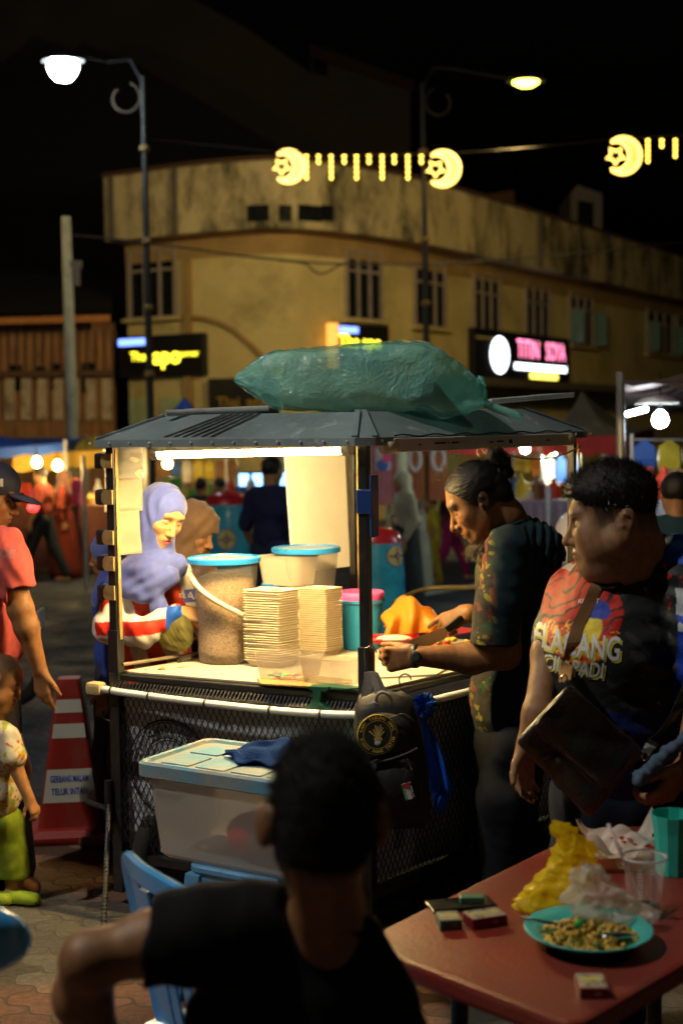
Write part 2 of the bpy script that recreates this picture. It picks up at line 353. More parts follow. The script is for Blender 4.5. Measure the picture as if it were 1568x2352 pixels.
def paver_mat(name, cols, gloss=.78):
    m, t, b, o = nt(name); L = t.links.new; b.inputs['Specular IOR Level'].default_value = .22
    tc = N(t, 'ShaderNodeTexCoord'); sp = N(t, 'ShaderNodeSeparateXYZ')
    mp = N(t, 'ShaderNodeMapping'); mp.inputs['Rotation'].default_value = (0,0,R(38)); L(tc.outputs['Object'], mp.inputs[0]); L(mp.outputs[0], sp.inputs[0])
    def sn(src, k, a):
        m1 = N(t, 'ShaderNodeMath', operation='MULTIPLY'); L(src, m1.inputs[0]); m1.inputs[1].default_value = k
        m2 = N(t, 'ShaderNodeMath', operation='SINE'); L(m1.outputs[0], m2.inputs[0])
        m3 = N(t, 'ShaderNodeMath', operation='MULTIPLY'); L(m2.outputs[0], m3.inputs[0]); m3.inputs[1].default_value = a; return m3.outputs[0]
    ax = N(t, 'ShaderNodeMath', operation='ADD'); L(sp.outputs[0], ax.inputs[0]); L(sn(sp.outputs[1], 2*math.pi/.125, .016), ax.inputs[1])
    ay = N(t, 'ShaderNodeMath', operation='ADD'); L(sp.outputs[1], ay.inputs[0]); L(sn(sp.outputs[0], 2*math.pi/.115, .013), ay.inputs[1])
    cb = N(t, 'ShaderNodeCombineXYZ'); L(ax.outputs[0], cb.inputs[0]); L(ay.outputs[0], cb.inputs[1])
    br = N(t, 'ShaderNodeTexBrick', Scale=1.0); br.inputs['Brick Width'].default_value = .23; br.inputs['Row Height'].default_value = .125
    br.inputs['Mortar Size'].default_value = .007; br.inputs['Mortar Smooth'].default_value = .5; br.inputs['Color1'].default_value = (.1,.1,.1,1); br.inputs['Color2'].default_value = (1,1,1,1); br.inputs['Mortar'].default_value = (0,0,0,1)
    jn = N(t, 'ShaderNodeTexNoise', Scale=9.0, Detail=3.0); L(tc.outputs['Object'], jn.inputs['Vector']); jv = N(t, 'ShaderNodeVectorMath', operation='MULTIPLY_ADD'); L(jn.outputs['Color'], jv.inputs[0]); jv.inputs[1].default_value = (.03,.03,0); L(cb.outputs[0], jv.inputs[2]); L(jv.outputs[0], br.inputs['Vector'])
    big = N(t, 'ShaderNodeTexNoise', Scale=.9, Detail=2.0); L(tc.outputs['Object'], big.inputs['Vector'])
    mr = N(t, 'ShaderNodeMapRange'); L(big.outputs[0], mr.inputs[0]); mr.inputs[1].default_value = .44; mr.inputs[2].default_value = .54
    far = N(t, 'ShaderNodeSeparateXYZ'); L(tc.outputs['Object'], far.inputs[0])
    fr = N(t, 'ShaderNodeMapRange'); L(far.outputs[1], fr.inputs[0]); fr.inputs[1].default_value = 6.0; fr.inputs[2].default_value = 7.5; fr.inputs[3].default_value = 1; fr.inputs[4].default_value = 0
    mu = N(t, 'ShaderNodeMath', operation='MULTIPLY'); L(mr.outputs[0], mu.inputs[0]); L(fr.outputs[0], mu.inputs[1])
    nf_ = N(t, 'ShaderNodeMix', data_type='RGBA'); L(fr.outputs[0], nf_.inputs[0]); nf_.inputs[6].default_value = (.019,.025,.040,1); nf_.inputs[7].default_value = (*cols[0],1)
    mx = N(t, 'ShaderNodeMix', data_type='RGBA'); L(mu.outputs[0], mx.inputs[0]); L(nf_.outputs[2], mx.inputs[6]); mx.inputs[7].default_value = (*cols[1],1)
    # every stone its own tone
    vm = N(t, 'ShaderNodeMapRange'); L(br.outputs['Color'], vm.inputs[0]); vm.inputs[3].default_value = .5; vm.inputs[4].default_value = 1.7
    sc = N(t, 'ShaderNodeVectorMath', operation='SCALE'); L(mx.outputs[2], sc.inputs[0]); L(vm.outputs[0], sc.inputs['Scale'])
    fn = N(t, 'ShaderNodeTexNoise', Scale=35.0, Detail=8.0, Roughness=.7); L(tc.outputs['Object'], fn.inputs['Vector'])
    fm = N(t, 'ShaderNodeMapRange'); L(fn.outputs[0], fm.inputs[0]); fm.inputs[1].default_value = .3; fm.inputs[2].default_value=.7; fm.inputs[3].default_value = .65; fm.inputs[4].default_value = 1.35
    s2 = N(t, 'ShaderNodeVectorMath', operation='SCALE'); L(sc.outputs[0], s2.inputs[0]); L(fm.outputs[0], s2.inputs['Scale'])
    mo = N(t, 'ShaderNodeMix', data_type='RGBA'); L(br.outputs['Fac'], mo.inputs[0]); L(s2.outputs[0], mo.inputs[6]); mo.inputs[7].default_value = (*cols[2],1)
    L(mo.outputs[2], b.inputs['Base Color'])
    rn = N(t, 'ShaderNodeTexNoise', Scale=1.7, Detail=6.0); L(tc.outputs['Object'], rn.inputs['Vector'])
    rr = N(t, 'ShaderNodeMapRange'); L(rn.outputs[0], rr.inputs[0]); rr.inputs[1].default_value = .35; rr.inputs[2].default_value=.65; rr.inputs[3].default_value = gloss-.15; rr.inputs[4].default_value = gloss+.2; L(rr.outputs[0], b.inputs['Roughness'])
    h = N(t, 'ShaderNodeMath', operation='MULTIPLY_ADD'); L(br.outputs['Fac'], h.inputs[0]); h.inputs[1].default_value = -1.0; L(fn.outputs[0], h.inputs[2])
    bp = N(t, 'ShaderNodeBump', Strength=.8, Distance=.006); L(h.outputs[0], bp.inputs['Height']); L(bp.outputs[0], b.inputs['Normal'])
    return m
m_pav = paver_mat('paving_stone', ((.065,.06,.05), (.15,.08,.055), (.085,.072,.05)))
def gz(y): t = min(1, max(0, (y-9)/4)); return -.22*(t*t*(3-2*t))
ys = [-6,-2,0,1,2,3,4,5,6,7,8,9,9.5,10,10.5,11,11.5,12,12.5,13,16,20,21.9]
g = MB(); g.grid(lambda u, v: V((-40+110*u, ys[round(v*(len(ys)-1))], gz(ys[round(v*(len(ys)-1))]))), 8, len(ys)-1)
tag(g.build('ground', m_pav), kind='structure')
m_road = M('asphalt', (.06,.06,.062), .6, var=.3, scale=20, bump=.5, bscale=120)
g = MB().box((10, 23.4, -.16), (110, 3, .12)); tag(g.build('pavement', M('kerb_concrete', (.3,.29,.27), .8, scale=5, dirt=(.08,.07,.06)), bevel=.02), kind='structure')
g = MB().box((10, 190, -.28), (700, 337, .1)); tag(g.build('terrain', m_road), kind='structure')
g = MB()                                        # worn white line on the road
a, b = Pz(940,1369,-.216), Pz(1110,1342,-.216); g.grid(lambda u, v: a.lerp(b, u)*1+V((0, (v-.5)*.5, 0))+V((0,0,.004)), 10, 1)
a2, b2 = Pz(560,1560,gz(8)), Pz(0,1400,gz(8))
tag(g.build('road_marking', M('line_paint', (.3,.3,.29), .7, dirt=(.05,.05,.05), dirts=6)), kind='structure')

# ================================================================ the corner building
ZT, ZB, ZS = 7.97, 6.48, 6.02
cpx = [(238,408),(330,396),(420,384),(520,374),(620,368),(700,370),(780,380),(860,393),(960,413),(1110,455),(1340,523),(1568,592),(1760,650)]
top = [Pz(x, y, ZT) for x, y in cpx]
par = [V((p.x, p.y)) for p in cr([V((p.x, p.y)) for p in top])]
def offset(pl, d):
    o = []
    for i, p in enumerate(pl):
        t = (pl[min(i+1,len(pl)-1)]-pl[max(i-1,0)]).normalized(); o.append(p+V((-t.y, t.x))*d)
    return o
wal = offset(par, .8)
def strip(pl, z0, z1, th):
    q = offset(pl, th); mb = MB(); n = len(pl)
    rings = [[V((*pl[i], z0)), V((*pl[i], z1)), V((*q[i], z1)), V((*q[i], z0))] for i in range(n)]
    return mb.loft(rings)
bld = thing('corner_shophouse', 'two storey yellow shophouse with a rounded corner, stained parapet and dark windows', 'building', (top[4].x, top[4].y, -.23))
m_par = M('stained_render', (.56,.47,.27), .85, var=.15, scale=1.2, bump=.3, dirt=(.06,.06,.035), dirts=1.1, dirtlo=.44, dirthi=.62, stretch=(1,1,.45))
m_wal = M('yellow_wall_paint', (.64,.53,.24), .8, var=.15, scale=.8, bump=.2, dirt=(.25,.2,.1), dirts=.7, dirtlo=.5, dirthi=.8)
strip(par, ZB, ZT, .3).build('parapet', m_par, bld)
strip(offset(par, -.08), ZT+.003, ZT+.09, .5).build('coping', M('red_coping', (.07,.035,.02), .9), bld)
strip(offset(par, .3), ZB+.003, ZB+.15, .6).build('soffit', M('soffit_paint', (.42,.24,.1), .8), bld)
strip(wal, -.23, ZB, .3).build('wall', m_wal, bld)
strip(offset(wal, -.04), ZS, ZB-.003, .1).build('beam', M('brown_beam', (.38,.25,.1), .8, var=.2, scale=2), bld)
strip(offset(wal, .3), 5.9, 6.0, 6).build('roof', M('dark_roof', (.04,.04,.04), .8), bld)
def wall_at(px, py, pl=None):
    pl = pl or wal; best = None
    for i in range(len(pl)-1):
        q = Pl(px, py, pl[i], pl[i+1]); e = pl[i+1]-pl[i]; t = (V((q.x, q.y))-pl[i]).dot(e)/e.length_squared
        if q.y <= 0: continue
        k = max(0, -t, t-1)*e.length+(q.y*.001)
        if best is None or k < best[2]: best = (q, e.normalized(), k)
    return best[:2]
m_frame = M('window_frame_paint', (.33,.28,.25), .6); m_glass = M('dark_pane', (.01,.012,.014), .15, bump=0)
def window(x0, x1, y0, y1, tf=.72, n=3, parent=None, pl=None, open_=0, fr=None):
    a, e = wall_at(x0, (y0+y1)/2, pl); b, e = wall_at(x1, (y0+y1)/2, pl)
    zt, zb = wall_at((x0+x1)/2, y0, pl)[0].z, wall_at((x0+x1)/2, y1, pl)[0].z
    u = (b-a); u.z = 0; W = u.length; u.normalize(); nrm = V((u.y, -u.x, 0)); H = zt-zb
    c = (a+b)/2; c.z = (zt+zb)/2; ax = (u, nrm, V((0,0,1)))
    f = MB(); t = .06
    f.box(c+ax[2]*(H/2-t/2)+nrm*.05, (W, .1, t), ax).box(c-ax[2]*(H/2)+nrm*.08, (W+.1, .18, t), ax)
    zz = c.z-H/2+H*tf
    f.box(V((c.x, c.y, zz))+nrm*.04, (W-t*2, .08, t), ax)
    for i in range(n+1):
        wd = t if 0 < i < n else t*1.1; f.box(c+u*(-W/2+t/2+(W-t)*i/n)+nrm*(.052), (wd, .1 if i in (0,n) else .086, H-t*1.4), ax)
    fo = f.build('window', fr or m_frame, parent)
    MB().box(c+nrm*.012, (W-.05, .02, H-.05), ax).build('pane', m_glass, fo)
    MB().box(c-ax[2]*(H/2+.04)+nrm*.1, (W+.3, .2, .08), ax).build('sill', m_wal, fo)
    if open_:
        for i in (0, n):
            q = c+u*(-W/2+W*i/n)+nrm*.1; MB().box(q+nrm*.22-ax[2]*(H*(1-tf)/2), (.04, .42, H*tf-.1), ax).build('shutter', M('teal_shutter', (.12,.22,.22), .5), fo)
for x0, x1, y0, y1, o_ in ((300,408,574,731,0),(790,873,577,735,0),(947,1018,606,752,0),(1083,1143,632,775,0),(1202,1258,656,788,0),(1303,1357,676,795,1),(1481,1541,712,815,1),(1551,1600,726,822,1)):
    window(x0, x1, y0, y1, .7, 3, bld, open_=o_)
# pilaster, drain pipe, painted arch, ventilation openings
q, e = wall_at(434, 650); n_ = V((e.y, -e.x, 0)); ax = (V((e.x,e.y,0)), n_, V((0,0,1)))
MB().box(V((q.x, q.y, 3.1))+n_*.06, (.2, .12, 5.8), ax).build('pilaster', M('brown_beam'), bld)
arc = [wall_at(x, y) for x, y in ((410,730),(440,729),(470,732),(505,742),(540,760),(575,790),(605,822),(625,850))]
MB().tube([p[0]+V((p[1].y, -p[1].x, 0))*.04 for p in arc], .07, 6).build('arch_moulding', M('brown_beam'), bld)
for x, wd in ((593, 50), (655, 30), (712, 60), (752, 30)):
    q, e = wall_at(x, 490, par); n_ = V((e.y, -e.x, 0)); u = V((e.x,e.y,0))
    MB().box(V((q.x,q.y,q.z))+n_*.012, (wd*q.y/F, .02, .36), (u, n_, V((0,0,1)))).build('vent_opening', M('dark_pane'), bld)
for x0, y0, y1 in ((1235, 515, 640), (1325, 545, 650), (260, 420, 540), (405, 392, 520)):
    q, e = wall_at(x0, (y0+y1)/2, par); n_ = V((e.y, -e.x, 0))
    MB().tube([V((q.x,q.y,ZB))+n_*.07, V((q.x,q.y,ZT))+n_*.07], .06, 8).build('drain_pipe', M('grey_pipe', (.09,.08,.07), .6), bld)
# ground floor shutters, doors and canopy slab
q0, e0 = wall_at(1090, 930); slab = []
strip([p for p in offset(wal, -1.1)][46:], 3.1, 3.3, 1.1).build('canopy_slab', M('slab_concrete', (.12,.1,.08), .8), bld)
for i, (x0, x1, c) in enumerate(((300,352,(.42,.5,.3)),(372,440,(.5,.55,.35)),(640,700,(.3,.3,.32)),(720,780,(.25,.22,.2)),(880,940,(.3,.25,.22)),(1000,1060,(.28,.24,.2)))):
    a, e = wall_at(x0, 940); b, _ = wall_at(x1, 940); u = (b-a); u.z = 0; W = u.length; u.normalize(); n_ = V((u.y,-u.x,0)); c_ = (a+b)/2
    MB().box(V((c_.x,c_.y,1.3))+n_*.02, (W, .05, 3.0), (u, n_, V((0,0,1)))).build('door', M('door_%d' % i if 0 else 'shop_door_paint', c, .6), bld)
# ---------------- shop signs
m_blk = M('black_sign_board', (.012,.012,.014), .4, bump=.05)
m_yel = glow('yellow_letter_light', (1,.85,.02), 3.2); m_wht = glow('white_letter_light', (.85,.95,1), 4.5); m_blu = glow('blue_letter_light', (.12,.25,1), 3.5)
m_pnk = glow('pink_letter_light', (1,.22,.42), 3.2); m_redl = glow('red_letter_light', (1,.05,.08), 1.5); m_org = glow('orange_edge_light', (1,.35,.03), 1.6)
def sign(name, label, x0, x1, y0, y1, pl=wal, out=.5, col=m_blk, zc=None):
    a, e = wall_at(x0, (y0+y1)/2, pl); b, _ = wall_at(x1, (y0+y1)/2, pl)
    r0 = wall_at((x0+x1)/2, y0, pl)[0].z; r1 = wall_at((x0+x1)/2, y1, pl)[0].z
    u = (b-a); u.z = 0; W = u.length; u.normalize(); n_ = V((u.y,-u.x,0)); c = (a+b)/2; c.z = (r0+r1)/2; H = r0-r1
    th = thing(name, label, 'sign', c+n_*.1)
    MB().box(c+n_*.1, (W, .2, H), (u, n_, V((0,0,1)))).build('board', col, th, bevel=.02)
    up = V((0,0,1)); o = c+n_*.2
    return th, o, u, up, W, H, n_
s1 = sign('shop_sign', 'black shop sign with glowing yellow lettering, crossed by the left lamp post', 284, 478, 770, 866)
th, o, u, up, W, H, n_ = s1
text('lettering', 'The', o-u*W*.26+up*H*.0, u, up, H*.3, m_yel, th, bold=.03)
text('lettering', 'apo', o+u*W*.08-up*H*.02, u, up, H*.55, m_yel, th, bold=.05)
text('lettering', 'corner', o+u*W*.34+up*H*.02, u, up, H*.2, m_yel, th, bold=.03)
MB().box(o-u*W*.33+up*H*.36+n_*.01, (W*.32, .02, H*.16), (u, n_, up)).build('blue_panel', m_blu, th)
th, o, u, up, W, H, n_ = sign('shop_sign', 'black shop sign with an orange lit edge, half hidden behind the green bag', 750, 880, 748, 850)
MB().box(o-u*W*.5+n_*.0, (W*.09, .22, H), (u, n_, up)).build('lit_edge', m_org, th)
MB().box(o-u*W*.22+up*H*.38+n_*.01, (W*.32, .02, H*.14), (u, n_, up)).build('blue_panel', m_blu, th)
text('lettering', 'The apo', o-u*W*.02+up*H*.12, u, up, H*.4, m_yel, th, bold=.04)
th, o, u, up, W, H, n_ = sign('shop_sign', 'large dark unlit signboard with dull yellow letters above the blue tent', 486, 640, 868, 950)
text('lettering', 'Thai', o-u*W*.2-up*H*.18, u, up, H*.4, M('dull_yellow_letter', (.4,.25,.02), .5), th, bold=.03)
text('lettering', 'apo', o+u*W*.25-up*H*.2, u, up, H*.5, M('dull_yellow_letter'), th, bold=.03)
th, o, u, up, W, H, n_ = sign('lightbox_sign', 'bright pink and white sign with a round emblem, right of the green bag', 1074, 1294, 766, 880)
MB().lathe([(.001,.02),(.42,.02),(.44,0)], o-u*W*.26+up*H*.02, 32, ax=(u*1.25, up*.82*H, n_)).build('round_emblem', m_wht, th)
text('lettering', 'TITIN', o+u*W*.03+up*H*.17, u, up, H*.52, m_pnk, th, bold=.015, off=.01, xscale=.8)
text('lettering', 'SOYA', o+u*W*.33+up*H*.17, u, up, H*.52, m_pnk, th, bold=.015, off=.01, xscale=.72)
MB().box(o+u*W*.17-up*H*.17+n_*.01, (W*.56, .02, H*.12), (u, n_, up)).build('white_strip', m_wht, th)
MB().box(o+u*W*.2-up*H*.34+n_*.01, (W*.3, .02, H*.12), (u, n_, up)).build('yellow_strip', glow('yellow_strip_light', (1,.8,.1), 3), th)
# ================================================================ buildings behind
def slabwall(name, label, px, d, mat, th_=6):
    t = thing(name, label, 'building', P(px[0][0], 1100, d)); MB().prism([P(x, y, d) for x, y in px], (0, th_, 0)).build('wall', mat, t); return t
m_dim = M('dim_facade', (.09,.075,.065), .9, var=.2, scale=.3, dirt=(.12,.1,.08), dirts=.2); m_dk = M('dark_tiles', (.01,.01,.012), .8, stretch=(1,1,1))
t = slabwall('tall_building', 'tall plain concrete building rising dimly behind the corner shophouse', [(-400,1100),(-400,-60),(330,-60),(560,60),(715,168),(715,112),(942,192),(942,1100)], 62, m_dim)
MB().prism([P(712,100,61.7), P(712,128,61.7), P(950,206,61.7), P(950,186,61.7)], (0,.4,0)).build('roof_edge', M('red_coping'), t)
MB().prism([P(720,128,61.9), P(720,165,61.9), P(752,175,61.9), P(752,140,61.9)], (0,.2,0)).build('window', m_glass, t)
t = slabwall('dark_gabled_hall', 'black roofed hall with a long sloping gable between the lamp post and the shophouse', [(-500,1100),(-500,240),(60,215),(190,100),(300,140),(470,235),(640,338),(760,420),(760,1100)], 52, m_dk)
t = thing('roof_dormer', 'small rooftop room with one dark window, beyond the parapet on the right', 'building', P(1345, 600, 56))
MB().prism([P(1310,620,56), P(1310,445,56), P(1325,425,56), P(1382,445,56), P(1382,620,56)], (0,3,0)).build('wall', M('dormer_wall', (.3,.27,.26), .8), t)
MB().prism([P(1326,520,55.95), P(1326,460,55.95), P(1362,466,55.95), P(1362,525,55.95)], (0,.1,0)).build('window', m_glass, t)
t = slabwall('rear_roof', 'low brown roof showing over the parapet left of the rooftop room', [(1070,480),(1070,455),(1180,436),(1182,540),(1100,520)], 58, M('brown_roof', (.25,.12,.05), .8), 3)
# old timber shophouse at the left
YW = 33; bt = thing('timber_shophouse', 'old brown timber shophouse with a tiled roof at the left edge', 'building', P(130, 1000, YW))
m_tim = M('old_timber', (.34,.17,.07), .8, var=.4, scale=3, dirt=(.1,.06,.04), dirts=2, stretch=(3,1,.3), bump=.4); m_tim2 = M('orange_eave', (.5,.2,.05), .7)
def PX(x, y, dd=0): return P(x, y, YW+dd)
MB().prism([PX(-300,1240), PX(-300,740), PX(262,740), PX(262,1240)], (0,.4,0)).build('wall', m_tim, bt)
MB().prism([PX(-300,752,-.9), PX(-300,738,-.9), PX(252,722,-.9), PX(252,738,-.9)], (0,.1,0)).build('eave_board', m_tim2, bt)
MB().add([PX(-300,736,-1), PX(258,720,-1), PX(262,610,5), PX(-300,620,5)], [(0,1,2,3)]).add([PX(-300,730,-1), PX(258,714,-1), PX(262,604,5), PX(-300,614,5)], [(0,1,2,3)]).build('roof', m_dk, bt)
s = MB()
for i in range(9):
    x = -60+i*37; s.prism([PX(x,965,-.02), PX(x,870,-.02), PX(x+22,870,-.02), PX(x+22,965,-.02)], (0,-.1,0))
s.build('balustrade', M('faded_boards', (.5,.4,.28), .8, dirt=(.15,.08,.04), dirts=2), bt)
for x, y, w_, h_ in ((22,838,30,60),(85,842,22,55),(118,835,26,60),(190,833,30,70)):
    f = MB().prism([PX(x,y+h_), PX(x,y), PX(x+w_,y), PX(x+w_,y+h_)], (0,-.06,0)).build('window', m_glass, bt)
s = MB()
for i in range(16): s.prism([PX(-40+i*20,850,-.02), PX(-40+i*20,760,-.02), PX(-37+i*20,760,-.02), PX(-37+i*20,850,-.02)], (0,-.05,0))
s.prism([PX(-300,870,-.1), PX(-300,856,-.1), PX(262,850,-.1), PX(262,864,-.1)], (0,-.1,0)); s.build('battens', M('dark_timber', (.12,.06,.03), .8), bt)
# ================================================================ lamp posts
m_post = M('lamp_post_metal', (.012,.013,.012), .6, var=.3, dirt=(.05,.05,.035), dirts=5, dirtlo=.6); m_gold = M('gilded_collar', (.6,.4,.1), .4, metal=.6)
m_dkp = M('black_arm_paint', (.01,.01,.01), .8)
lamp_w = glow('white_lamp', (.8,.95,1), 160); lamp_y = glow('yellow_lamp', (1,.95,.1), 9)
def lamp_post(label, xt, yt, xb, d, side, lampx, lampy, lm, power, col):
    a = P(xt, yt, d); b = P(xb, 1200, d); b.x = b.x; b.z = -.22; t = thing('lamp_post', label, 'lamp post', b)
    MB().tube([b, b.lerp(a,.35), b.lerp(a,.7), a], [.065,.055,.045,.032], 12).build('pole', m_post, t)
    c = MB()
    for f in (.42, .55, .68, .86): MB().lathe([(.04,-.05),(.075,-.025),(.075,.025),(.04,.05)], b.lerp(a, f), 12).build('collar', M('tarnished_collar', (.16,.1,.03), .6), t)
    MB().lathe([(.12,0),(.14,.4),(.09,.5)], b, 12).build('post_base', m_post, t)
    l = P(lampx, lampy, d-1.0); s_ = V((side,0,0))
    MB().tube([a+V((0,0,-.1)), a+s_*.15+V((0,-.1,.2)), a+s_*.45+V((0,-.3,.12)), l+V((-side*.3,.1,.08)), l+V((0,0,.06))], .016, 8).build('arm', m_dkp, t)
    sc = [a+s_*(.25+.25*math.cos(q)*(1-.05*q))+V((0,0,-.3+.25*math.sin(q)*(1-.05*q))) for q in [i*.4-1.2+math.pi for i in range(14)]]
    MB().tube(sc, .018, 8).build('scroll', M('dull_gilt', (.03,.018,.008), .7), t)
    hd = MB(); hd.lathe([(.001,.1),(.12,.09),(.2,.03),(.19,-.005)], l, 16, sx=1.5, cap=False); h = hd.build('lamp_head', m_post, t)
    MB().lathe([(.001,-.27),(.09,-.25),(.15,-.17),(.18,-.08),(.17,0)] if power < 150 else [(.001,-.09),(.1,-.07),(.17,-.02),(.17,0)], l, 20, sx=1.15).build('lamp_glass', lm, h)
    light('lamp_light', 'SPOT', l+V((0,0,-.2)), power, col, t, .15, 150, l+V((0,0,-3)))
    return t
lamp_post('tall dark lamp post with a blazing white lamp, left of the cart', 328, 175, 352, 19, -1, 145, 140, lamp_w, 70, (.8,.93,1))
lamp_post('tall dark lamp post with a yellow lamp, behind the middle of the cart roof', 970, 190, 985, 21, 1, 1207, 187, lamp_y, 190, (1,.72,.25)); light('lamp_light', 'SPOT', P(1207,187,20)+V((.1,1.0,-.3)), 1600, (1,.71,.27), COL.objects['lamp_post.001'], .2, 115, (-2.0,34,5.2))
# fill lamps added for their light, on posts out of the frame
def fill_lamp(x, y, z, power, col, label, r=.1, aim=None):
    t = thing('added_lamp', label, 'street lamp', (x, y, 0))
    MB().tube([(x,y,-.2),(x,y,z-.3),(x,y,z)], .07, 10).build('pole', m_post, t); MB().lathe([(.001,.12),(.2,.05),(.2,0)], (x,y,z+.02), 16).build('lamp_head', m_post, t)
    light('lamp_light', 'SPOT' if aim else 'POINT', (x, y-.02, z-.16), power, col, t, r, 100 if aim else None, aim); return t
t = thing('utility_pole', 'plain grey concrete utility pole at the left', 'utility pole', P(172, 1180, 24))
a, b = P(152, 498, 24), P(172, 1100, 24); b.z = -.2
MB().tube([b, b.lerp(a,.5), a], [.12,.1,.08], 12).build('pole', M('pole_concrete', (.36,.37,.3), .8, dirt=(.12,.12,.1)), t)
MB().box(b.lerp(a,.86)+V((.1,0,0)), (.3,.12,.12)).box(b.lerp(a,.84)+V((.16,0,-.1)), (.1,.1,.3)).build('bracket', M('grey_pipe'), t)
def wire(label, px, d0, d1, r=.02, name='cable', mat=None, sag=0):
    pts = [P(x, y, d0+(d1-d0)*i/(len(px)-1)) for i, (x, y) in enumerate(px)]; pts = cr(pts, 6)
    tag(MB().tube(pts, r, 6).build(name, mat or M('black_cable', (.01,.01,.01), .6), None, smooth=True), label, 'cable')
wire('thick black cable sagging across the shophouse from the utility pole', [(155,538),(250,548),(340,560),(430,570),(560,588),(690,601),(780,606),(980,605),(1180,594),(1400,574),(1600,552)], 24, 26, .022)
wire('loop of slack cable hanging below the thicker one on the shophouse', [(640,598),(700,606),(722,624),(745,628),(775,612),(800,604)], 24.8, 25, .018)
wire('thin festoon wire from the left lamp post over to the moon lights', [(335,322),(400,325),(500,335),(640,348),(820,355),(1010,352),(1200,340),(1430,318),(1600,308)], 19, 22, .008, 'festoon_wire', M('wire_grey', (.04,.035,.03), .7))
# ================================================================ moon lights and bead strings
m_moon = glow('moon_tube_light', (1,.6,.1), 3.5); m_bead = glow('bead_light', (1,.6,.06), 7); m_moon2 = glow('moon_panel', (1,.5,.05), 1.1)
for cx, cy, sc, lb in ((662,383,1,'crescent moon light on the festoon wire, first from the left'),(1016,388,1.08,'crescent moon light beside the right-hand lamp post'),(1429,358,1.12,'crescent moon light at the far right of the festoon wire')):
    c = P(cx, cy, 20.5); t = thing('moon_light', lb, 'festive light', c, 'moon shaped festive lights'); r = .24*sc
    out = [c+V((r*math.cos(a), 0, r*math.sin(a)*1.02)) for a in [R(-128+i*256/20) for i in range(21)]]
    inn = [c+V((-.09*sc+r*.72*math.cos(a), 0, r*.78*math.sin(a))) for a in [R(-112+i*224/20) for i in range(21)]]
    MB().prism(out+inn[::-1], (0,.03,0)).build('panel', m_moon2, t)
    MB().tube([p+V((0,-.02,0)) for p in out+inn[::-1]+[out[0]]], .022, 6).build('tube', m_moon, t)
    st = [c+V((-.1*sc+.13*sc*(1 if i%2 else .48)*math.cos(R(90+36*i)), -.02, .12*sc*(1 if i%2 else .48)*math.sin(R(90+36*i)))) for i in range(11)]
    MB().tube(st, .018, 6).build('star', m_moon, t)
def strand(px, py, n, d):
    c = P(px, py, d); mb = MB()
    for i in range(n):
        q = c+V((0,0,-.035-i*.078)); mb.prism([q+V((-.03,0,.02)), q+V((.03,0,.02)), q+V((.012,0,-.025)), q+V((-.012,0,-.025))], (0,.02,0))
    mb.tube([c, c+V((0,0,-n*.078))], .003, 4)
    o = mb.build('bead_string', m_bead); return o
for i, x in enumerate((703,731,760,790,818,847,877,905,936,967)):
    lg = i%2 == 0
    tag(strand(x, 354, 5 if lg and i < 9 else 2, 20.5), '%s string of tiny yellow heart lights, number %d between the first two moons' % ('long' if lg else 'short', i+1) if 0 else
        ('%s string of small yellow lights, %s in the row between the first two moons' % ('long' if lg and i < 9 else 'short', ['first','second','third','fourth','fifth','sixth','seventh','eighth','ninth','last'][i])), 'festive light', 'hanging strings of small lights')
for i, (x, n) in enumerate(((1487,5),(1519,2),(1550,4))):
    tag(strand(x, 318, n, 21.5), ['long string of small yellow lights just right of the far right moon','short string of small yellow lights between two longer ones at the far right','string of small yellow lights at the right edge of the picture'][i], 'festive light', 'hanging strings of small lights')
# ================================================================ the food cart
ZC = .927
A2, B2, C2 = V((-.905,5.28)), V((.083,4.77)), V((.996,5.77)); D2 = A2+(C2-B2)+V((.045,0))
def Z(p, z): return V((p[0], p[1], z))
eu = V((*(B2-A2).normalized(), 0)); ev = V((*(C2-B2).normalized(), 0)); UP = V((0,0,1))
nf = V((eu.y, -eu.x, 0)); nr = V((ev.y, -ev.x, 0))      # outward from the front face, from the right face
cart = thing('food_cart', 'black framed snack cart with a sheet metal roof, mesh sides and a lit white counter', 'food cart', (0, 5.4, 0))
m_bl = M('black_paint_metal', (.018,.018,.02), .42, var=.3, scale=8, bump=.15, dirt=(.09,.05,.025), dirts=9, dirtlo=.58, dirthi=.75)
m_roof = M('galvanised_sheet', (.26,.33,.36), .36, metal=.15, var=.3, scale=3, bump=.25, bscale=14, dirt=(.55,.6,.6), dirts=11, dirtlo=.56, dirthi=.68)
m_ctr = M('white_counter', (.74,.67,.52), .32, var=.06, scale=5, bump=.04, dirt=(.45,.27,.1), dirts=11, dirtlo=.66, dirthi=.82)
m_pipe = M('white_pvc_pipe', (.72,.76,.76), .3, bump=.05, dirt=(.4,.3,.14), dirts=12, dirtlo=.6, dirthi=.8)
m_wh = M('white_enamel', (.75,.72,.64), .35, bump=.02, dirt=(.4,.3,.15), dirts=14, dirtlo=.68)
def inset(p, d):                                # move a corner to the middle of the cart
    c = (A2+C2)/2; return p+(c-p).normalized()*d
cor = [A2, B2, C2, D2]
MB().prism([Z(p, ZC-.03) for p in cor], (0,0,.024)).build('counter_frame', m_bl, cart, bevel=.004)
MB().prism([Z(inset(p, .035), ZC-.004) for p in cor], (0,0,.01)).build('counter_top', m_ctr, cart, bevel=.002)
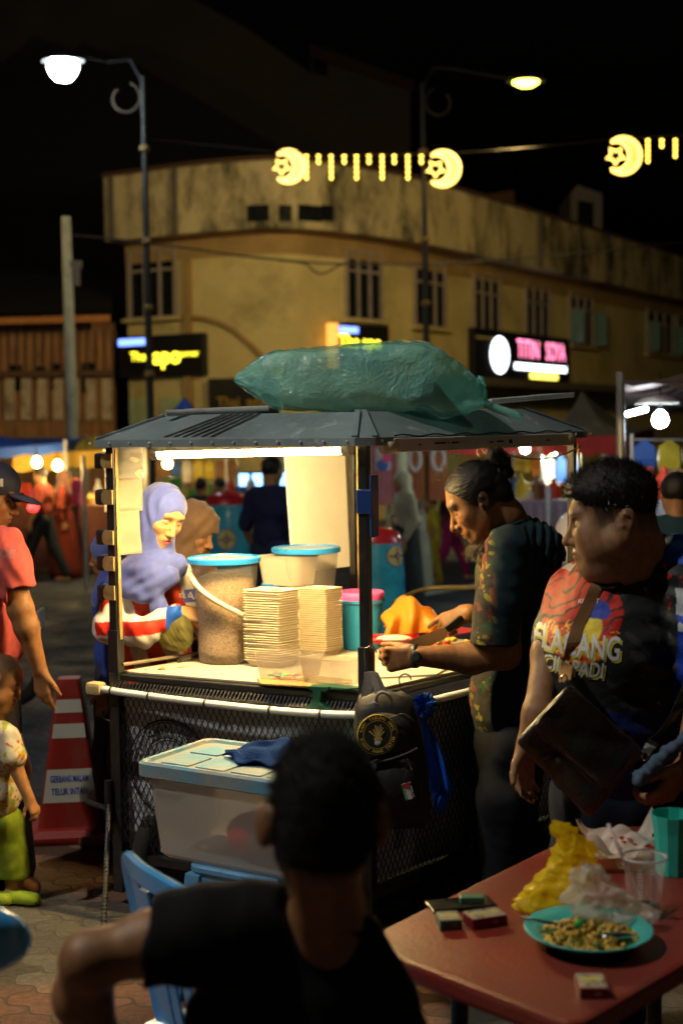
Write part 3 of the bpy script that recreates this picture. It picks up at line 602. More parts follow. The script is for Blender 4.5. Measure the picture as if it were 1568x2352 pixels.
# lower body: base frame, banner cloth and expanded mesh
ZM = .2
for a, b in ((A2,B2),(B2,C2),(C2,D2),(D2,A2)):
    MB().beam(Z(a, ZM), Z(b, ZM), .035, .035).build('bottom_rail', m_bl, cart)
    MB().beam(Z(a, ZC-.075), Z(b, ZC-.075), .03, .03).build('top_rail', m_bl, cart)
for p in (inset(A2,.06), inset(B2,.06), inset(C2,.06), inset(D2,.06)): pass
MB().prism([Z(inset(p, .05), ZM-.01) for p in cor], (0,0,.012)).build('floor_panel', m_bl, cart)
MB().prism([Z(inset(p, .09), .06) for p in cor], (0,0,.13)).build('skirt', M('black_canvas', (.012,.012,.014), .8), cart)
m_ban = M('printed_banner', (.6,.66,.76), .55, var=.2, scale=3, bump=.25, bscale=6)
def face_panel(a, b, n, nm):
    L_ = (b-a).length
    def f(u, v):
        p = a.lerp(b, .03+.94*u); return Z(p, ZM+.02+(ZC-.1-ZM-.02)*v)-n*(.03+.008*math.sin(u*9+v*4)+.006*math.sin(v*11+u*3))
    MB().grid(f, 24, 12).build('banner', m_ban, cart, smooth=True)
    mesh = MB(); dx, dz = .0265, .052; z0, z1 = ZM+.015, ZC-.09; H = z1-z0; k = int(L_/dx)
    def clip(s0, s1):                           # strand from (s,z0) going up with slope dx/dz
        pass
    for sg in (1, -1):
        sh = H/dz*dx
        for i in range(-int(sh/dx)-1, k+int(sh/dx)+2):
            s0 = i*dx; s1 = s0+sg*sh
            t0, t1 = 0.0, 1.0
            for lo, hi in ((0, L_),):
                if s1 == s0: continue
                ta, tb = (lo-s0)/(s1-s0), (hi-s0)/(s1-s0); t0 = max(t0, min(ta, tb)); t1 = min(t1, max(ta, tb))
            if t1-t0 < .02: continue
            e = V((*(b-a).normalized(), 0)); o0 = Z(a, z0)
            mesh.beam(o0+e*(s0+(s1-s0)*t0)+UP*(H*t0)-n*(.0+.001*sg), o0+e*(s0+(s1-s0)*t1)+UP*(H*t1)-n*(.0+.001*sg), .0026, .003, n)
    o = mesh.build('wire_mesh', m_bl, cart); return o
face_panel(A2, B2, nf, 'front'); face_panel(B2, C2, nr, 'right'); face_panel(D2, A2, V((-ev.y, ev.x, 0)), 'left')
# print on the banner: round stamp and big letters
m_ink = M('black_banner_ink', (.012,.012,.014), .6, bump=0)
c0 = Z(A2, 0)+eu*.245-nf*.018; c0.z = .565
st = MB(); ring = lambda r0, r1: st.add([c0+eu*(r*math.cos(a))+UP*(r*math.sin(a)) for r in (r0, r1) for a in [2*math.pi*i/48 for i in range(48)]], [(i, (i+1)%48, 48+(i+1)%48, 48+i) for i in range(48)])
ring(.186,.194); ring(.178,.182); ring(.118,.123); ring(.108,.112)
arc_text(st, 'DIJAMIN SEDAP', c0, eu, UP, .15, .048, 165, 15, bold=.01)
st.add(*put(text_mesh('homemade', .026, bold=.01), c0+UP*.062, eu, UP, .001))
st.add([c0+eu*x+UP*z+nf*.0 for x, z in ((-.205,-.045),(.205,-.045),(.205,.012),(-.205,.012))], [(0,1,2,3)])
st.build('round_stamp', m_ink, cart)
text('stamp_word', 'PAMAN', c0-UP*.017, eu, UP, .062, M('stamp_word_white', (.4,.4,.42), .6), cart, off=.002, bold=.02, spacing=1.25)
text('big_letters', 'PAMAN', Z(A2,.6)+eu*.78-nf*.02, eu, UP, .16, m_ink, cart, off=.001, bold=.035)
# white pipe rail bound with wire, in front of the mesh
def off2(p, q, d): return d
rail = [Z(A2,.868)-eu*.03+nf*.03+V((-.02,0,0)), Z(A2,.862)+eu*.1+nf*.05, Z(A2,.855)+eu*.4+nf*.06, Z(A2,.852)+eu*.75+nf*.065, Z(A2,.856)+eu*1.0+nf*.06, Z(B2,.862)+eu*.045+nf*.03,
        Z(B2,.864)+ev*.06+nr*.05, Z(B2,.866)+ev*.3+nr*.06, Z(B2,.868)+ev*.8+nr*.06, Z(C2,.87)+nr*.05]
rl = cr(rail, 5); MB().tube(rl, .0145, 12).build('pipe_rail', m_pipe, cart, smooth=True)
for i in (3, 7, 11, 15, 19, 23, 28, 33, 38, 42):
    MB().tube([rl[i]+(rl[i+1]-rl[i]).normalized()*.004*s for s in (-1,1)], .0158, 12).build('wire_tie', m_bl, cart)
MB().box(rl[0]-eu*.01, (.07,.055,.05), (eu, nf, UP)).build('pipe_elbow', M('yellowed_pvc', (.55,.45,.22), .4), cart, bevel=.015)
for a, b, n in ((A2,B2,nf),(B2,C2,nr)):         # springy mesh strip between the counter edge and the pipe
    e = V((*(b-a).normalized(),0)); L_ = (b-a).length; s = MB(); k = int(L_/.016)
    for i in range(k):
        o = Z(a,.884)+e*(i+.5)*L_/k; s.beam(o+UP*.012+n*.01, o+e*.006-UP*.018+n*.04, .003, .003, e)
        s.beam(o+UP*.012+n*.011+e*.006, o-UP*.018+n*.041-e*.002, .003, .003, e)
    s.build('side_mesh_strip', m_bl, cart)
# posts
ZR = 1.835
pw = .036
for p, w_ in ((A2,pw),(B2,pw),(C2,pw*.9),(D2,pw*.8)):
    q = inset(p, .012); MB().beam(Z(q, .05), Z(q, ZC), w_*1.25, w_*1.25, eu).build('lower_post', m_bl, cart, bevel=.003)
    MB().beam(Z(q, ZC), Z(q, ZR), w_, w_, eu).build('post', m_bl, cart, bevel=.003)
    MB().beam(Z(q, ZC+.0), Z(q, ZC+.17), w_*1.3, w_*1.3, eu).build('post_sleeve', m_bl, cart, bevel=.003)
m_rust = M('warm_steel', (.5,.36,.14), .45, metal=.3, dirt=(.2,.09,.03), dirts=14, dirtlo=.5)
qa = inset(A2,.012)
MB().beam(Z(qa,1.06)+eu*.024, Z(qa,ZR)+eu*.018, .018, .006, eu).build('angle_strip', m_rust, cart)
for i, z in enumerate((1.762,1.62,1.462,1.36,1.245)):
    c = Z(qa,z)-eu*.012
    h = MB(); h.prism([c+eu*x+UP*y-nf*(-.022) for x, y in ((.03,.028),(-.012,.028),(-.022,.012),(-.022,-.012),(-.012,-.028),(.03,-.028))], nf*.008).build('hinge_plate', m_rust, cart)
    MB().box(c-eu*.035, (.05,.05,.062), (eu, nf, UP)).build('hinge_block', m_bl, cart, bevel=.012)
MB().tube([Z(qa,.735)-eu*.01, Z(qa,.728)-eu*.04, Z(qa,.745)-eu*.07, Z(qa,.765)-eu*.075], .007, 8).build('side_hook', m_bl, cart, smooth=True)
qb = inset(B2,.012)
MB().box(Z(qb,1.615)+nr*.01, (.06,.05,.085), (eu,nf,UP)).box(Z(qb,1.60)+eu*.038, (.008,.06,.22), (eu,nf,UP)).build('blue_clamp', M('blue_paint_metal', (.02,.07,.28), .4, metal=.3), cart, bevel=.004)
MB().tube([Z(inset(D2,.03),z)+eu*.03 for z in (1.05,1.8)], .009, 8).build('hanging_rod', m_rust, cart)
# roof: flat tray with sloping skirts
def rp(p, out, z): c = (A2+C2)/2; return Z(c+(p-c)*(1+out), z)
zr = (1.843, 1.840, 1.856, 1.86)
eave = [rp(p, .09, z) for p, z in zip(cor, zr)]; topc = [rp(p, -.22, z+.095) for p, z in zip(cor, zr)]
mid = lambda a, b, t: a.lerp(b, t)
def ring_of(c4, cut):                           # clip each corner so that the roof gets its small corner facets
    o = []
    for i in range(4):
        a, b = c4[i], c4[(i+1)%4]; o += [a.lerp(b, cut), a.lerp(b, 1-cut)]
    return o
e8, t8 = ring_of(eave, .035), ring_of(topc, .015)
lo8 = [p-UP*.028 for p in e8]; in8 = [p-UP*.004-(p-Z((A2+C2)/2, p.z)).normalized()*.03 for p in e8]
rf = MB().loft([in8, lo8, e8, t8, [p+(Z((A2+C2)/2, p.z)-p)*.98 for p in t8]], cap=False); rf.build('roof', m_roof, cart)
MB().prism([rp(p, .02, 1.835) for p in cor], (0,0,.008)).build('ceiling', M('ceiling_sheet', (.4,.36,.28), .5), cart)
for i in range(8):
    a, b = e8[i], t8[i]; MB().beam(a.lerp(b,.02)+UP*.004, b+UP*.006, .02, .006).build('roof_seam', m_roof, cart)
ss = MB()
for i in range(26):
    a, b = eave[i%2], eave[i%2+1]; ss.ball(a.lerp(b, (i+.5)/26)-UP*.012+(nf if i%2==0 else nr)*.004, .005, 8, 5)
ss.build('rivets', M('white_enamel'), cart)
MB().box(Z(A2,1.875)+eu*.34+nf*.02+V((0,.16,.0)), (.1,.22,.004), (eu, (V((0,1,0))*.0+ev*.75+UP*.0).normalized(), UP))
st_ = MB()
for i in range(6):                              # dark streaks of tape on the front slope
    s0 = .28+i*.035; a = eave[0].lerp(eave[1], s0); b = topc[0].lerp(topc[1], s0+.05)
    n_ = (b-a).cross(eu).normalized(); n_ = n_ if n_.z > 0 else -n_
    st_.beam(a.lerp(b,.08)+n_*.002, a.lerp(b,.97)+n_*.002, .002, .014, eu) if 0 else st_.add([a.lerp(b,.08)+n_*.003, a.lerp(b,.08)+eu*.017+n_*.003, a.lerp(b,.97)+eu*.017+n_*.003, a.lerp(b,.97)+n_*.003], [(0,1,2,3)])
st_.build('dark_tape', M('dark_tape', (.025,.022,.02), .5), cart)
# prop leg of ribbed bar, wheels
pa, pb = Z(A2,.42)-eu*.02+nf*.02, Pz(236,2160,0)
tb = MB().tube([pa, pb], .009, 8)
for i in range(38):
    p = pa.lerp(pb, i/38); d = (pb-pa).normalized(); tb.tube([p-d*.003, p+d*.003], .0115, 8)
tb.build('prop_leg', m_bl, cart)
MB().tube([Z(A2,.5)-eu*.02+nf*.025, Z(A2,.33)-eu*.02+nf*.025], .017, 10).tube([Z(A2,.40)-eu*.13+nf*.02, Z(A2,.385)-eu*.01+nf*.03], .012, 8).build('leg_clamp', m_bl, cart)
def wheel(c, ax, r):
    o = MB().lathe([(r*.6,-.03),(r*.9,-.035),(r,-.02),(r,.02),(r*.9,.035),(r*.6,.03)], c, 32, ax=ax).build('tyre', M('rubber', (.02,.02,.02), .8), cart, smooth=True)
    s = MB().lathe([(.001,.02),(.04,.02),(.04,-.02),(.001,-.02)], c, 16, ax=ax); s.lathe([(r*.58,-.02),(r*.64,-.02),(r*.64,.02),(r*.58,.02),(r*.58,-.02)], c, 32, ax=ax)
    for i in range(10):
        a = 2*math.pi*i/10; s.tube([c, c+ax[0]*(r*.6*math.cos(a))+ax[1]*(r*.6*math.sin(a))], .004, 5)
    s.build('wheel_rim', M('chrome', (.6,.6,.6), .2, metal=1, bump=0), cart)
for p in (A2.lerp(B2,.12)+V((.1,.12)), B2.lerp(C2,.6)+V((-.08,0))): wheel(Z(p,.2), (ev, UP, eu) if p.x < 0 else (ev, UP, nr), .2)
# lamps under the roof
m_tube = glow('warm_tube_light', (1,.68,.27), 520)
la, lb = V((-.70,5.25,1.788)), V((.005,4.885,1.80)); dl = (lb-la).normalized()
MB().beam(la-dl*.03+UP*.022, lb+dl*.03+UP*.022, .04, .03).build('lamp_batten', m_wh, cart, bevel=.003)
for q in (la-dl*.02, lb+dl*.02): MB().tube([q-dl*.016, q+dl*.016], .024, 12).build('lamp_holder', m_wh, cart)
MB().tube([la, lb], .0185, 16).build('fluorescent_tube', m_tube, cart, smooth=True)
ra, rb = Z(B2,1.812)+ev*.10+nr*.035, Z(B2,1.822)+ev*1.22+nr*.05; dr = (rb-ra).normalized()
hx = MB().box((ra+rb)/2, ((rb-ra).length, .04, .05), (dr, nr, UP)); hx.build('unlit_batten', m_wh, cart, bevel=.006)
MB().tube([ra-dr*.035-UP*.004, ra+dr*.02-UP*.004], .027, 12).build('batten_cap', M('cream_plastic', (.7,.62,.42), .4), cart, smooth=True); MB().tube([rb-dr*.02, rb+dr*.03], .027, 12).build('batten_cap', M('cream_plastic'), cart, smooth=True)
mk = MB()
for s0, s1, z in ((.12,.13,0),(.2,.26,.006),(.27,.275,.006),(.29,.33,.006),(.5,.52,0),(.54,.58,.004),(.84,.86,0)):
    mk.box(ra.lerp(rb,(s0+s1)/2)+nr*.0205+UP*z*.5, ((s1-s0)*1.1, .002, .006), (dr,nr,UP))
mk.ball(ra.lerp(rb,.62)+nr*.02, .009, 12, 8); mk.build('batten_marks', m_bl, cart)
def hang(a, b, sag, n=12): return [a.lerp(b, i/n)-UP*(sag*4*(i/n)*(1-i/n)) for i in range(n+1)]
MB().tube(hang(ra.lerp(rb,.5)-UP*.02+nr*.02, Z(C2,1.79)+nr*.03, .05), .0035, 6).build('string', M('pink_string', (.5,.3,.2), .8), cart)
for i in range(4):
    q = ra.lerp(rb,.45+.03*i)+nr*.025-UP*.02; MB().tube([q+dr*(.03*math.cos(a+i))+UP*(.022*math.sin(a)-.02)+nr*.006*math.sin(2*a) for a in [j*.6 for j in range(10+i)]], .002, 5).build('wire_loop', M('pale_wire', (.55,.48,.3), .5), cart)
MB().tube([ra.lerp(rb,i/30)+UP*(.034+.004*math.sin(i*1.3))+nr*.022 for i in range(31)], .003, 6).build('supply_wire', m_bl, cart)
MB().tube([Z(inset(C2,.01),1.0)+nr*.02, Z(inset(C2,.01),1.5)+nr*.05, Z(inset(C2,.01),1.8)+nr*.03], .005, 6).build('corner_wire', M('warm_steel'), cart)
# steel bar along the left edge of the counter, handle bar curve at the far side
MB().tube([Z(qa,.96)+eu*.03, Z(A2.lerp(D2,.33),.955)+eu*.03], .007, 8).build('counter_bar', M('chrome_bar', (.6,.5,.35), .3, metal=.8), cart)
MB().tube(cr([P(905,1386,6.35), P(935,1368,6.5), P(985,1352,6.6), P(1060,1350,6.5), P(1130,1365,6.3), Z(C2,.86)], 6), .013, 10).build('push_handle', M('worn_black_tube', (.12,.1,.05), .5), cart, smooth=True)
# ================================================================ things fixed to or hanging on the cart
bd = [Z(A2.lerp(D2,t),z)-V((.0,0,0)) for t, z in ((.69,1.775),(.965,1.79),(.985,1.24),(.72,1.235))]
wb = MB().prism(bd, (-.01,.01,0)).build('white_board', M('white_plastic_sheet', (.88,.86,.78), .35, var=.05, bump=.05), None, bevel=.003)
tag(wb, 'tall white plastic sheet hanging under the roof behind the jars', 'board')
m_slv = M('plastic_sleeve', (.9,.88,.8), .12, trans=.65, bump=.5, bscale=25, ior=1.1); m_pap = M('menu_paper', (.78,.7,.52), .6, var=.05, bump=.1)
def sheet(name, label, x0, x1, y0, y1, d, w0=.0):
    g = MB().grid(lambda u, v: P(x0+(x1-x0)*u+w0*v, y1+(y0-y1)*v, d)+V((0,.14*u-.06+.012*math.sin(u*3.1+v*2)+.006*math.sin(v*9),0)), 10, 16)
    o = g.build(name, m_pap, None, smooth=True); md = o.modifiers.new('t','SOLIDIFY'); md.thickness = .0015; return tag(o, label, 'paper')
s_ = sheet('menu_sheet', 'long plastic covered paper hanging from the left corner of the cart roof', 246, 321, 1022, 1175, 5.40)
MB().grid(lambda u, v: P(245+77*u, 1100-75*v, 5.385)+V((0,.14*u-.06+.01*math.sin(u*7+v*5)+.01*math.sin(v*13),0)), 12, 12).build('sleeve', m_slv, s_, smooth=True)
sheet('menu_sheet', 'lower paper sheet hanging beneath the longer one at the left cart post', 257, 320, 1174, 1275, 5.395, -6)
# green bag on the roof
def smooth_all(o):
    for p in o.data.polygons: p.use_smooth = True
rz_ = 1.965
bagc = P(860, 870, 5.15)
gb = thing('plastic_bag', 'large shiny green plastic bag full of foam trays on the cart roof', 'plastic bag', (bagc.x, bagc.y, 1.94))
def bagpt(x, y, dd): return P(x, y, 5.1+dd)
prof = [ # x, ytop, ybot, half depth, shift of depth
 (540,871,875,.005),(552,858,885,.03),(580,836,905,.08),(620,806,932,.13),(680,800,944,.16),(760,794,948,.175),(850,788,950,.18),(930,784,950,.18),(975,783,950,.17),(1010,800,962,.15),(1045,828,958,.11),(1075,850,948,.075),(1095,868,938,.05),(1108,885,930,.025),(1118,898,922,.02)]
rings = []
r2 = random.Random(3)
N_ = 44
for x, yt, yb, hd in prof:
    rg = []
    for j in range(N_):
        a = 2*math.pi*j/N_; cc, sn = math.cos(a), math.sin(a)
        cy_, hy = (yt+yb)/2, (yb-yt)/2; ex = .55
        px_ = abs(cc)**ex*math.copysign(1, cc); pz_ = abs(sn)**ex*math.copysign(1, sn)
        nz = 1+.03*math.sin(x*.05+a*3)+.02*math.sin(x*.11-a*5)+r2.uniform(-.012,.012)
        rg.append(bagpt(x+r2.uniform(-3,3), cy_-hy*pz_*nz, .1+px_*hd*nz))
    rings.append(rg)
rings = crumple(rings, 5, .006, 22, 5)
m_bag, t_, b_, o_ = nt('green_film'); L = t_.links.new
tr = N(t_, 'ShaderNodeBsdfTransparent'); tr.inputs[0].default_value = (.75,1,.96,1); ms = N(t_, 'ShaderNodeMixShader')
b_.inputs['Base Color'].default_value = (.4,.95,.88,1); b_.inputs['Roughness'].default_value = .12; b_.inputs['Specular IOR Level'].default_value = 1.0; b_.inputs['Coat Weight'].default_value = .8; b_.inputs['Coat Roughness'].default_value = .08
tcn = N(t_, 'ShaderNodeTexCoord'); ns_ = N(t_, 'ShaderNodeTexNoise', Scale=9.0, Detail=5.0, Roughness=.65, Distortion=1.2); L(tcn.outputs['Object'], ns_.inputs['Vector'])
wv_ = N(t_, 'ShaderNodeTexNoise', Scale=30.0, Detail=3.0, Distortion=2.0); L(tcn.outputs['Object'], wv_.inputs['Vector'])
ad = N(t_, 'ShaderNodeMath', operation='MULTIPLY_ADD'); L(wv_.outputs[0], ad.inputs[0]); ad.inputs[1].default_value = .35; L(ns_.outputs[0], ad.inputs[2])
bm_ = N(t_, 'ShaderNodeBump', Strength=.8, Distance=.02); L(ad.outputs[0], bm_.inputs['Height']); L(bm_.outputs[0], b_.inputs['Normal'])
ms.inputs[0].default_value = .52; L(tr.outputs[0], ms.inputs[1]); L(b_.outputs[0], ms.inputs[2]); L(ms.outputs[0], o_.inputs[0])
MB().loft(rings).build('bag_film', m_bag, gb, smooth=True)
kn = MB(); kn.loft([[bagpt(x, y+hy*math.sin(2*math.pi*j/16)*(1+.25*math.sin(j*2.5+i)), .1+hd*math.cos(2*math.pi*j/16)) for j in range(16)] for i, (x, y, hy, hd) in enumerate([(1100,905,8,.02),(1092,893,14,.03),(1098,880,16,.03),(1110,880,12,.02),(1116,896,16,.03),(1108,912,8,.02)])])
kn.loft([[bagpt(x, y+hy*math.sin(2*math.pi*j/14)*(1+.2*math.sin(j*2+i)), .1+hd*math.cos(2*math.pi*j/14)) for j in range(14)] for i, (x, y, hy, hd) in enumerate([(1100,912,8,.012),(1110,926,9,.02),(1130,934,10,.022),(1160,945,11,.024),(1190,955,11,.02),(1200,960,5,.01)])])
kn.build('bag_knot', m_bag, gb, smooth=True)
for row, (yt, yb, x0, x1) in enumerate(((812,874,655,945),(878,940,650,945))):
    mbt = MB(); n = 58
    for i in range(n):
        xx = x0+(x1-x0)*i/n; tl = row*0
        mbt.prism([bagpt(xx, yb, .0), bagpt(xx, yt, .0), bagpt(xx, yt, .2), bagpt(xx, yb, .2)], V((.0036,0,0)) if i%2 else V((.003,0,0)))
        mbt.prism([bagpt(xx, yb-5, -.012), bagpt(xx, yt+5, -.012), bagpt(xx, yt+5, .21), bagpt(xx, yb-5, .21)], V((.0012,0,0)))
    mbt.build('tray_stack', M('foam_tray', (.84,.73,.5), .6, var=.05, bump=.05), gb)
# tubes and lids lying on the roof
def on_roof(name, label, cat, a, b, r, mat, grp=None):
    return tag(MB().tube([a, b], r, 14).build(name, mat, None, smooth=False), label, cat, grp)
on_roof('cardboard_tube', 'pale grey tube lying at the front left edge of the cart roof', 'tube', P(381,949,5.25), P(470,946,5.3), .013, M('grey_tube', (.42,.42,.4), .6))
on_roof('plastic_tube', 'longer whitish tube lying behind the grey one on the cart roof', 'tube', P(425,948,5.4), P(615,940,5.5), .016, M('white_tube', (.5,.52,.5), .5))
on_roof('black_rod', 'black rod lying along the front of the cart roof', 'rod', P(430,957,5.3), P(640,950,5.25), .012, m_bl)
for i in range(3):
    a, b = P(1098,930-i*4,5.75), P(1278,915-i*4,5.9); e = (b-a).normalized(); ax = (e, V((0,0,1)).cross(e), e.cross(V((0,0,1)).cross(e)).normalized()*1)
    o = MB().prism([ (a+b)/2+ax[0]*x*.52*(b-a).length+ax[1]*y*.13+UP*z for x, y, z in ((-1,-1,0),(1,-1,0),(1,1,0),(-1,1,0))], (0,0,.006)).build('flat_foam_sheet', M('pale_foam', (.55,.6,.6), .5), None, bevel=.002)
    tag(o, ['bottom flat pale foam lid','middle flat pale foam lid','top flat pale foam lid'][i]+' in the pile at the right of the cart roof', 'lid', 'foam lids piled on the cart roof')
def translucent(name, col, f=.5, rough=.4, bump=.2, bscale=15, clear=0.0, thru=(1,1,1)):
    if name in _m: return _m[name]
    m, t, b, o = nt(name); L = t.links.new
    b.inputs['Base Color'].default_value = (*col,1); b.inputs['Roughness'].default_value = rough
    tc = N(t,'ShaderNodeTexCoord'); n1 = N(t,'ShaderNodeTexNoise', Scale=float(bscale), Detail=6.0, Distortion=1.0); L(tc.outputs['Object'], n1.inputs['Vector'])
    bp = N(t,'ShaderNodeBump', Strength=bump, Distance=.015); L(n1.outputs[0], bp.inputs['Height']); L(bp.outputs[0], b.inputs['Normal'])
    tl = N(t,'ShaderNodeBsdfTranslucent'); tl.inputs[0].default_value = (*col,1); ms = N(t,'ShaderNodeMixShader'); ms.inputs[0].default_value = f
    L(b.outputs[0], ms.inputs[1]); L(tl.outputs[0], ms.inputs[2]); out = ms
    if clear:
        tr = N(t,'ShaderNodeBsdfTransparent'); tr.inputs[0].default_value = (*thru,1); m2 = N(t,'ShaderNodeMixShader'); m2.inputs[0].default_value = clear
        L(ms.outputs[0], m2.inputs[1]); L(tr.outputs[0], m2.inputs[2]); out = m2
    L(out.outputs[0], o.inputs[0]); _m[name] = m; return m
m_tr = translucent('menu_paper_thin', (.85,.76,.58), .55, .6, .15, 10)
for o in list(COL.objects):
    if o.name.startswith('menu_sheet'): o.data.materials[0] = m_tr
ZT0 = ZC+.007
m_clear = translucent('clear_plastic', (.75,.7,.62), .4, .12, .1, 8, .76, (.97,.95,.92)); m_milky = translucent('milky_plastic', (.85,.8,.7), .55, .3, .08, 6, .2)
m_lid = M('blue_lid_plastic', (.02,.22,.62), .3, bump=.03)
m_crumb = M('dry_crumbs', (.42,.29,.17), .9, var=.5, scale=160, bump=1, bscale=220, dirt=(.2,.12,.07), dirts=90, dirtlo=.5, dirthi=.65)
def jar(label, cx, by, ty, w_, fill, d=None, handle=True):
    b = Pz(cx, by, ZT0) if d is None else P(cx, by, d); b.z = ZT0; dd = b.y; s = dd/F; h = P(cx, ty, dd).z-ZT0; r = w_*s/2
    t = thing('plastic_jar', label, 'jar', b)
    prof = [(r*.73,0),(r*.78,.004),(r*.8,h*.12),(r*.78,h*.35),(r*.84,h*.6),(r*.93,h*.8),(r*.97,h*.93),(r*.97,h)]
    MB().lathe([(.001,0)]+prof, b, 40).build('jar_wall', m_clear, t, smooth=True)
    k = fill; MB().lathe([(.001,.003)]+[(q*.975, z+.002) for q, z in prof if z < h*k]+[(r*.82,h*k),(r*.5,h*k+.02),(.001,h*k+.03)], b, 40).build('filling', m_crumb, t, smooth=True)
    MB().lathe([(r*1.0,h-.012),(r*1.06,h-.01),(r*1.06,h+.008),(r*1.02,h+.012),(r*.97,h+.012),(r*.95,h+.004),(.001,h+.004)], b, 40).build('lid', m_lid, t, smooth=False)
    MB().lathe([(r*.93,h+.006),(r*.5,h+.009),(.001,h+.008)], b, 40).build('lid_window', translucent('lid_disc', (.8,.85,.9), .3, .15, .1, 8), t)
    if handle:
        hp = [b+V((r*1.0*math.cos(a), r*1.02*math.sin(a), h*.90-h*.52*((a-R(200))/R(140))**.8)) for a in [R(200+140*i/14) for i in range(15)]]
        MB().tube(hp, [.006]+[.011]*13+[.006], 10).build('handle', M('cream_plastic'), t, smooth=True)
    return t, b, r, h
jar('big clear jar of brown crumbs with a blue rimmed lid and cream handle', 519, 1518, 1285, 160, .8)
jar('further jar with a blue rimmed lid, behind the white tub', 706, 1487, 1262, 150, .3, handle=False)
# label on first jar
# white tubs between the jars
def tub(name, label, cx, by, ty, w_, d, mat, sy=.7, taper=.85, n=5, lipc=None):
    b = P(cx, by, d); h = P(cx, ty, d).z-b.z; w = w_*d/F; rings = []
    t = thing(name, label, 'tub', b)
    def rr(sc, z, ww=w): return [b+eu*x*sc+ev*y*sc+UP*z for x, y in rrect(ww, ww*sy, ww*.16, n)]
    m = MB(); m.loft([rr(taper,.0), rr(1,h), rr(1.06,h), rr(1.06,h+.006), rr(.99,h+.006), rr(taper-.02,.004)], cap=True); m.build('body', mat, t, smooth=False); return t, b, h, w
tub('plastic_tub', 'white translucent tub standing between the two blue lidded jars', 662, 1342, 1278, 112, 5.78, m_milky)
tub('plastic_tub', 'blue based tub right under the white one, behind the trays', 655, 1430, 1350, 100, 5.8, m_milky)
MB().prism([P(600,1347,5.75)+e_ for e_ in (V((0,0,0)),V((.19,-.02,0)),V((.2,.12,0)),V((0,.14,0)))], (0,0,.008)).build('tub_lid', m_lid) and None
tag(COL.objects['tub_lid'], 'flat blue lid between the two stacked tubs', 'lid')
# stacks of foam trays: every tray is a thing
m_tray = M('foam_tray')
def tray_proto(label, grp, w=.155, l=.115):
    mb = MB(); z = UP
    def rr(a, b, zz, r=.012): return [eu*x+ev*y+UP*zz for x, y in rrect(a, b, r, 4)]
    mb.loft([rr(w*.78,l*.74,0), rr(w*.97,l*.95,.024), rr(w*1.03,l*1.03,.026), rr(w*1.03,l*1.03,.0285), rr(w*.94,l*.92,.0285), rr(w*.76,l*.72,.004)])
    mb.beam(eu*(-w*.02)-ev*l*.45+UP*.016, eu*(-w*.02)+ev*l*.45+UP*.016, .004, .022)
    return tag(mb.build('foam_tray', m_tray, None, smooth=False, bevel=.0012), label, 'tray', grp)
r3 = random.Random(5)
ords = ['bottom','second','third','fourth','fifth','sixth','seventh','eighth','ninth','tenth','eleventh','twelfth','thirteenth','fourteenth','fifteenth','sixteenth','seventeenth','eighteenth','nineteenth','twentieth','21st','22nd','23rd','24th','25th','26th','27th','28th','29th','30th','31st','32nd']
for nm, cx, by, ty, n, w, l in (('stack of foam trays beside the big jar', 626, 1545, 1352, 30, .165, .125), ('stack of foam trays beside the blue bucket', 736, 1520, 1348, 29, .135, .11)):
    b = Pz(cx, by-16, ZT0); b.z = ZT0; ht = P(cx, ty, b.y).z-ZT0; pr = tray_proto('', 'x', w, l); step = (ht-.03)/(n-1)
    for i in range(n):
        o = pr if i == 0 else pr.copy()
        if i: COL.objects.link(o)
        o.location = b+V((r3.uniform(-.0016,.0016), r3.uniform(-.0016,.0016), i*step)); o.rotation_euler = (r3.uniform(-.01,.01), r3.uniform(-.01,.01), r3.uniform(-.03,.03))
        o['group'] = nm; o['label'] = ('top' if i == n-1 else ords[i]+(' lowest' if i else ''))+' cream tray in the '+nm.replace('stack of foam trays', 'stack')
# clear boxes on the counter
def clearbox(label, cx, by, ty, w_, grp=None, sy=.55):
    b = Pz(cx, by, ZT0); b.z = ZT0; d = b.y; h = P(cx, ty, d).z-ZT0; w = w_*d/F
    t = thing('clear_box', label, 'food box', b, grp)
    def rr(sc, z): return [b+eu*x*sc+ev*y*sc+UP*z for x, y in rrect(w, w*sy, w*.1, 4)]
    MB().loft([rr(.86,.001), rr(1,h), rr(1.05,h), rr(1.05,h+.003), rr(.985,h+.002), rr(.85,.004)]).build('box_wall', m_clear, t); return t, b, h, w
t, b, h, w = clearbox('clear plastic box holding small colourful sachets at the counter edge', 664, 1562, 1500, 136)
cl = [(.75,.1,.08),(.85,.6,.05),(.1,.25,.7),(.7,.7,.6),(.5,.2,.5),(.8,.35,.05)]
for i in range(30):
    c = b+eu*r3.uniform(-.36,.36)*w+ev*r3.uniform(-.2,.2)*w*.9+UP*(.008+r3.uniform(0,.016))
    a = r3.uniform(0,3.1); u_ = (eu*math.cos(a)+ev*math.sin(a)).normalized(); v_ = UP.cross(u_)
    MB().box(c, (.026,.014,.003), (u_, v_, UP)).build('sachet', M('sachet_%s' % ['red','yellow','blue','white','purple','orange'][i%6], cl[i%6], .3, bump=.1), t, bevel=.001)
MB().tube([b-eu*.33*w-ev*.1*w+UP*.016, b-ev*.12*w+UP*.02], .004, 8).ball(b-ev*.12*w+UP*.021, .012, 12, 8, (1.3,.8,.6)).build('green_spoon', M('green_plastic', (.01,.35,.06), .3), t, smooth=True)
t, b, h, w = clearbox('clear plastic box of wooden skewers beside the cart corner post', 762, 1572, 1512, 126)
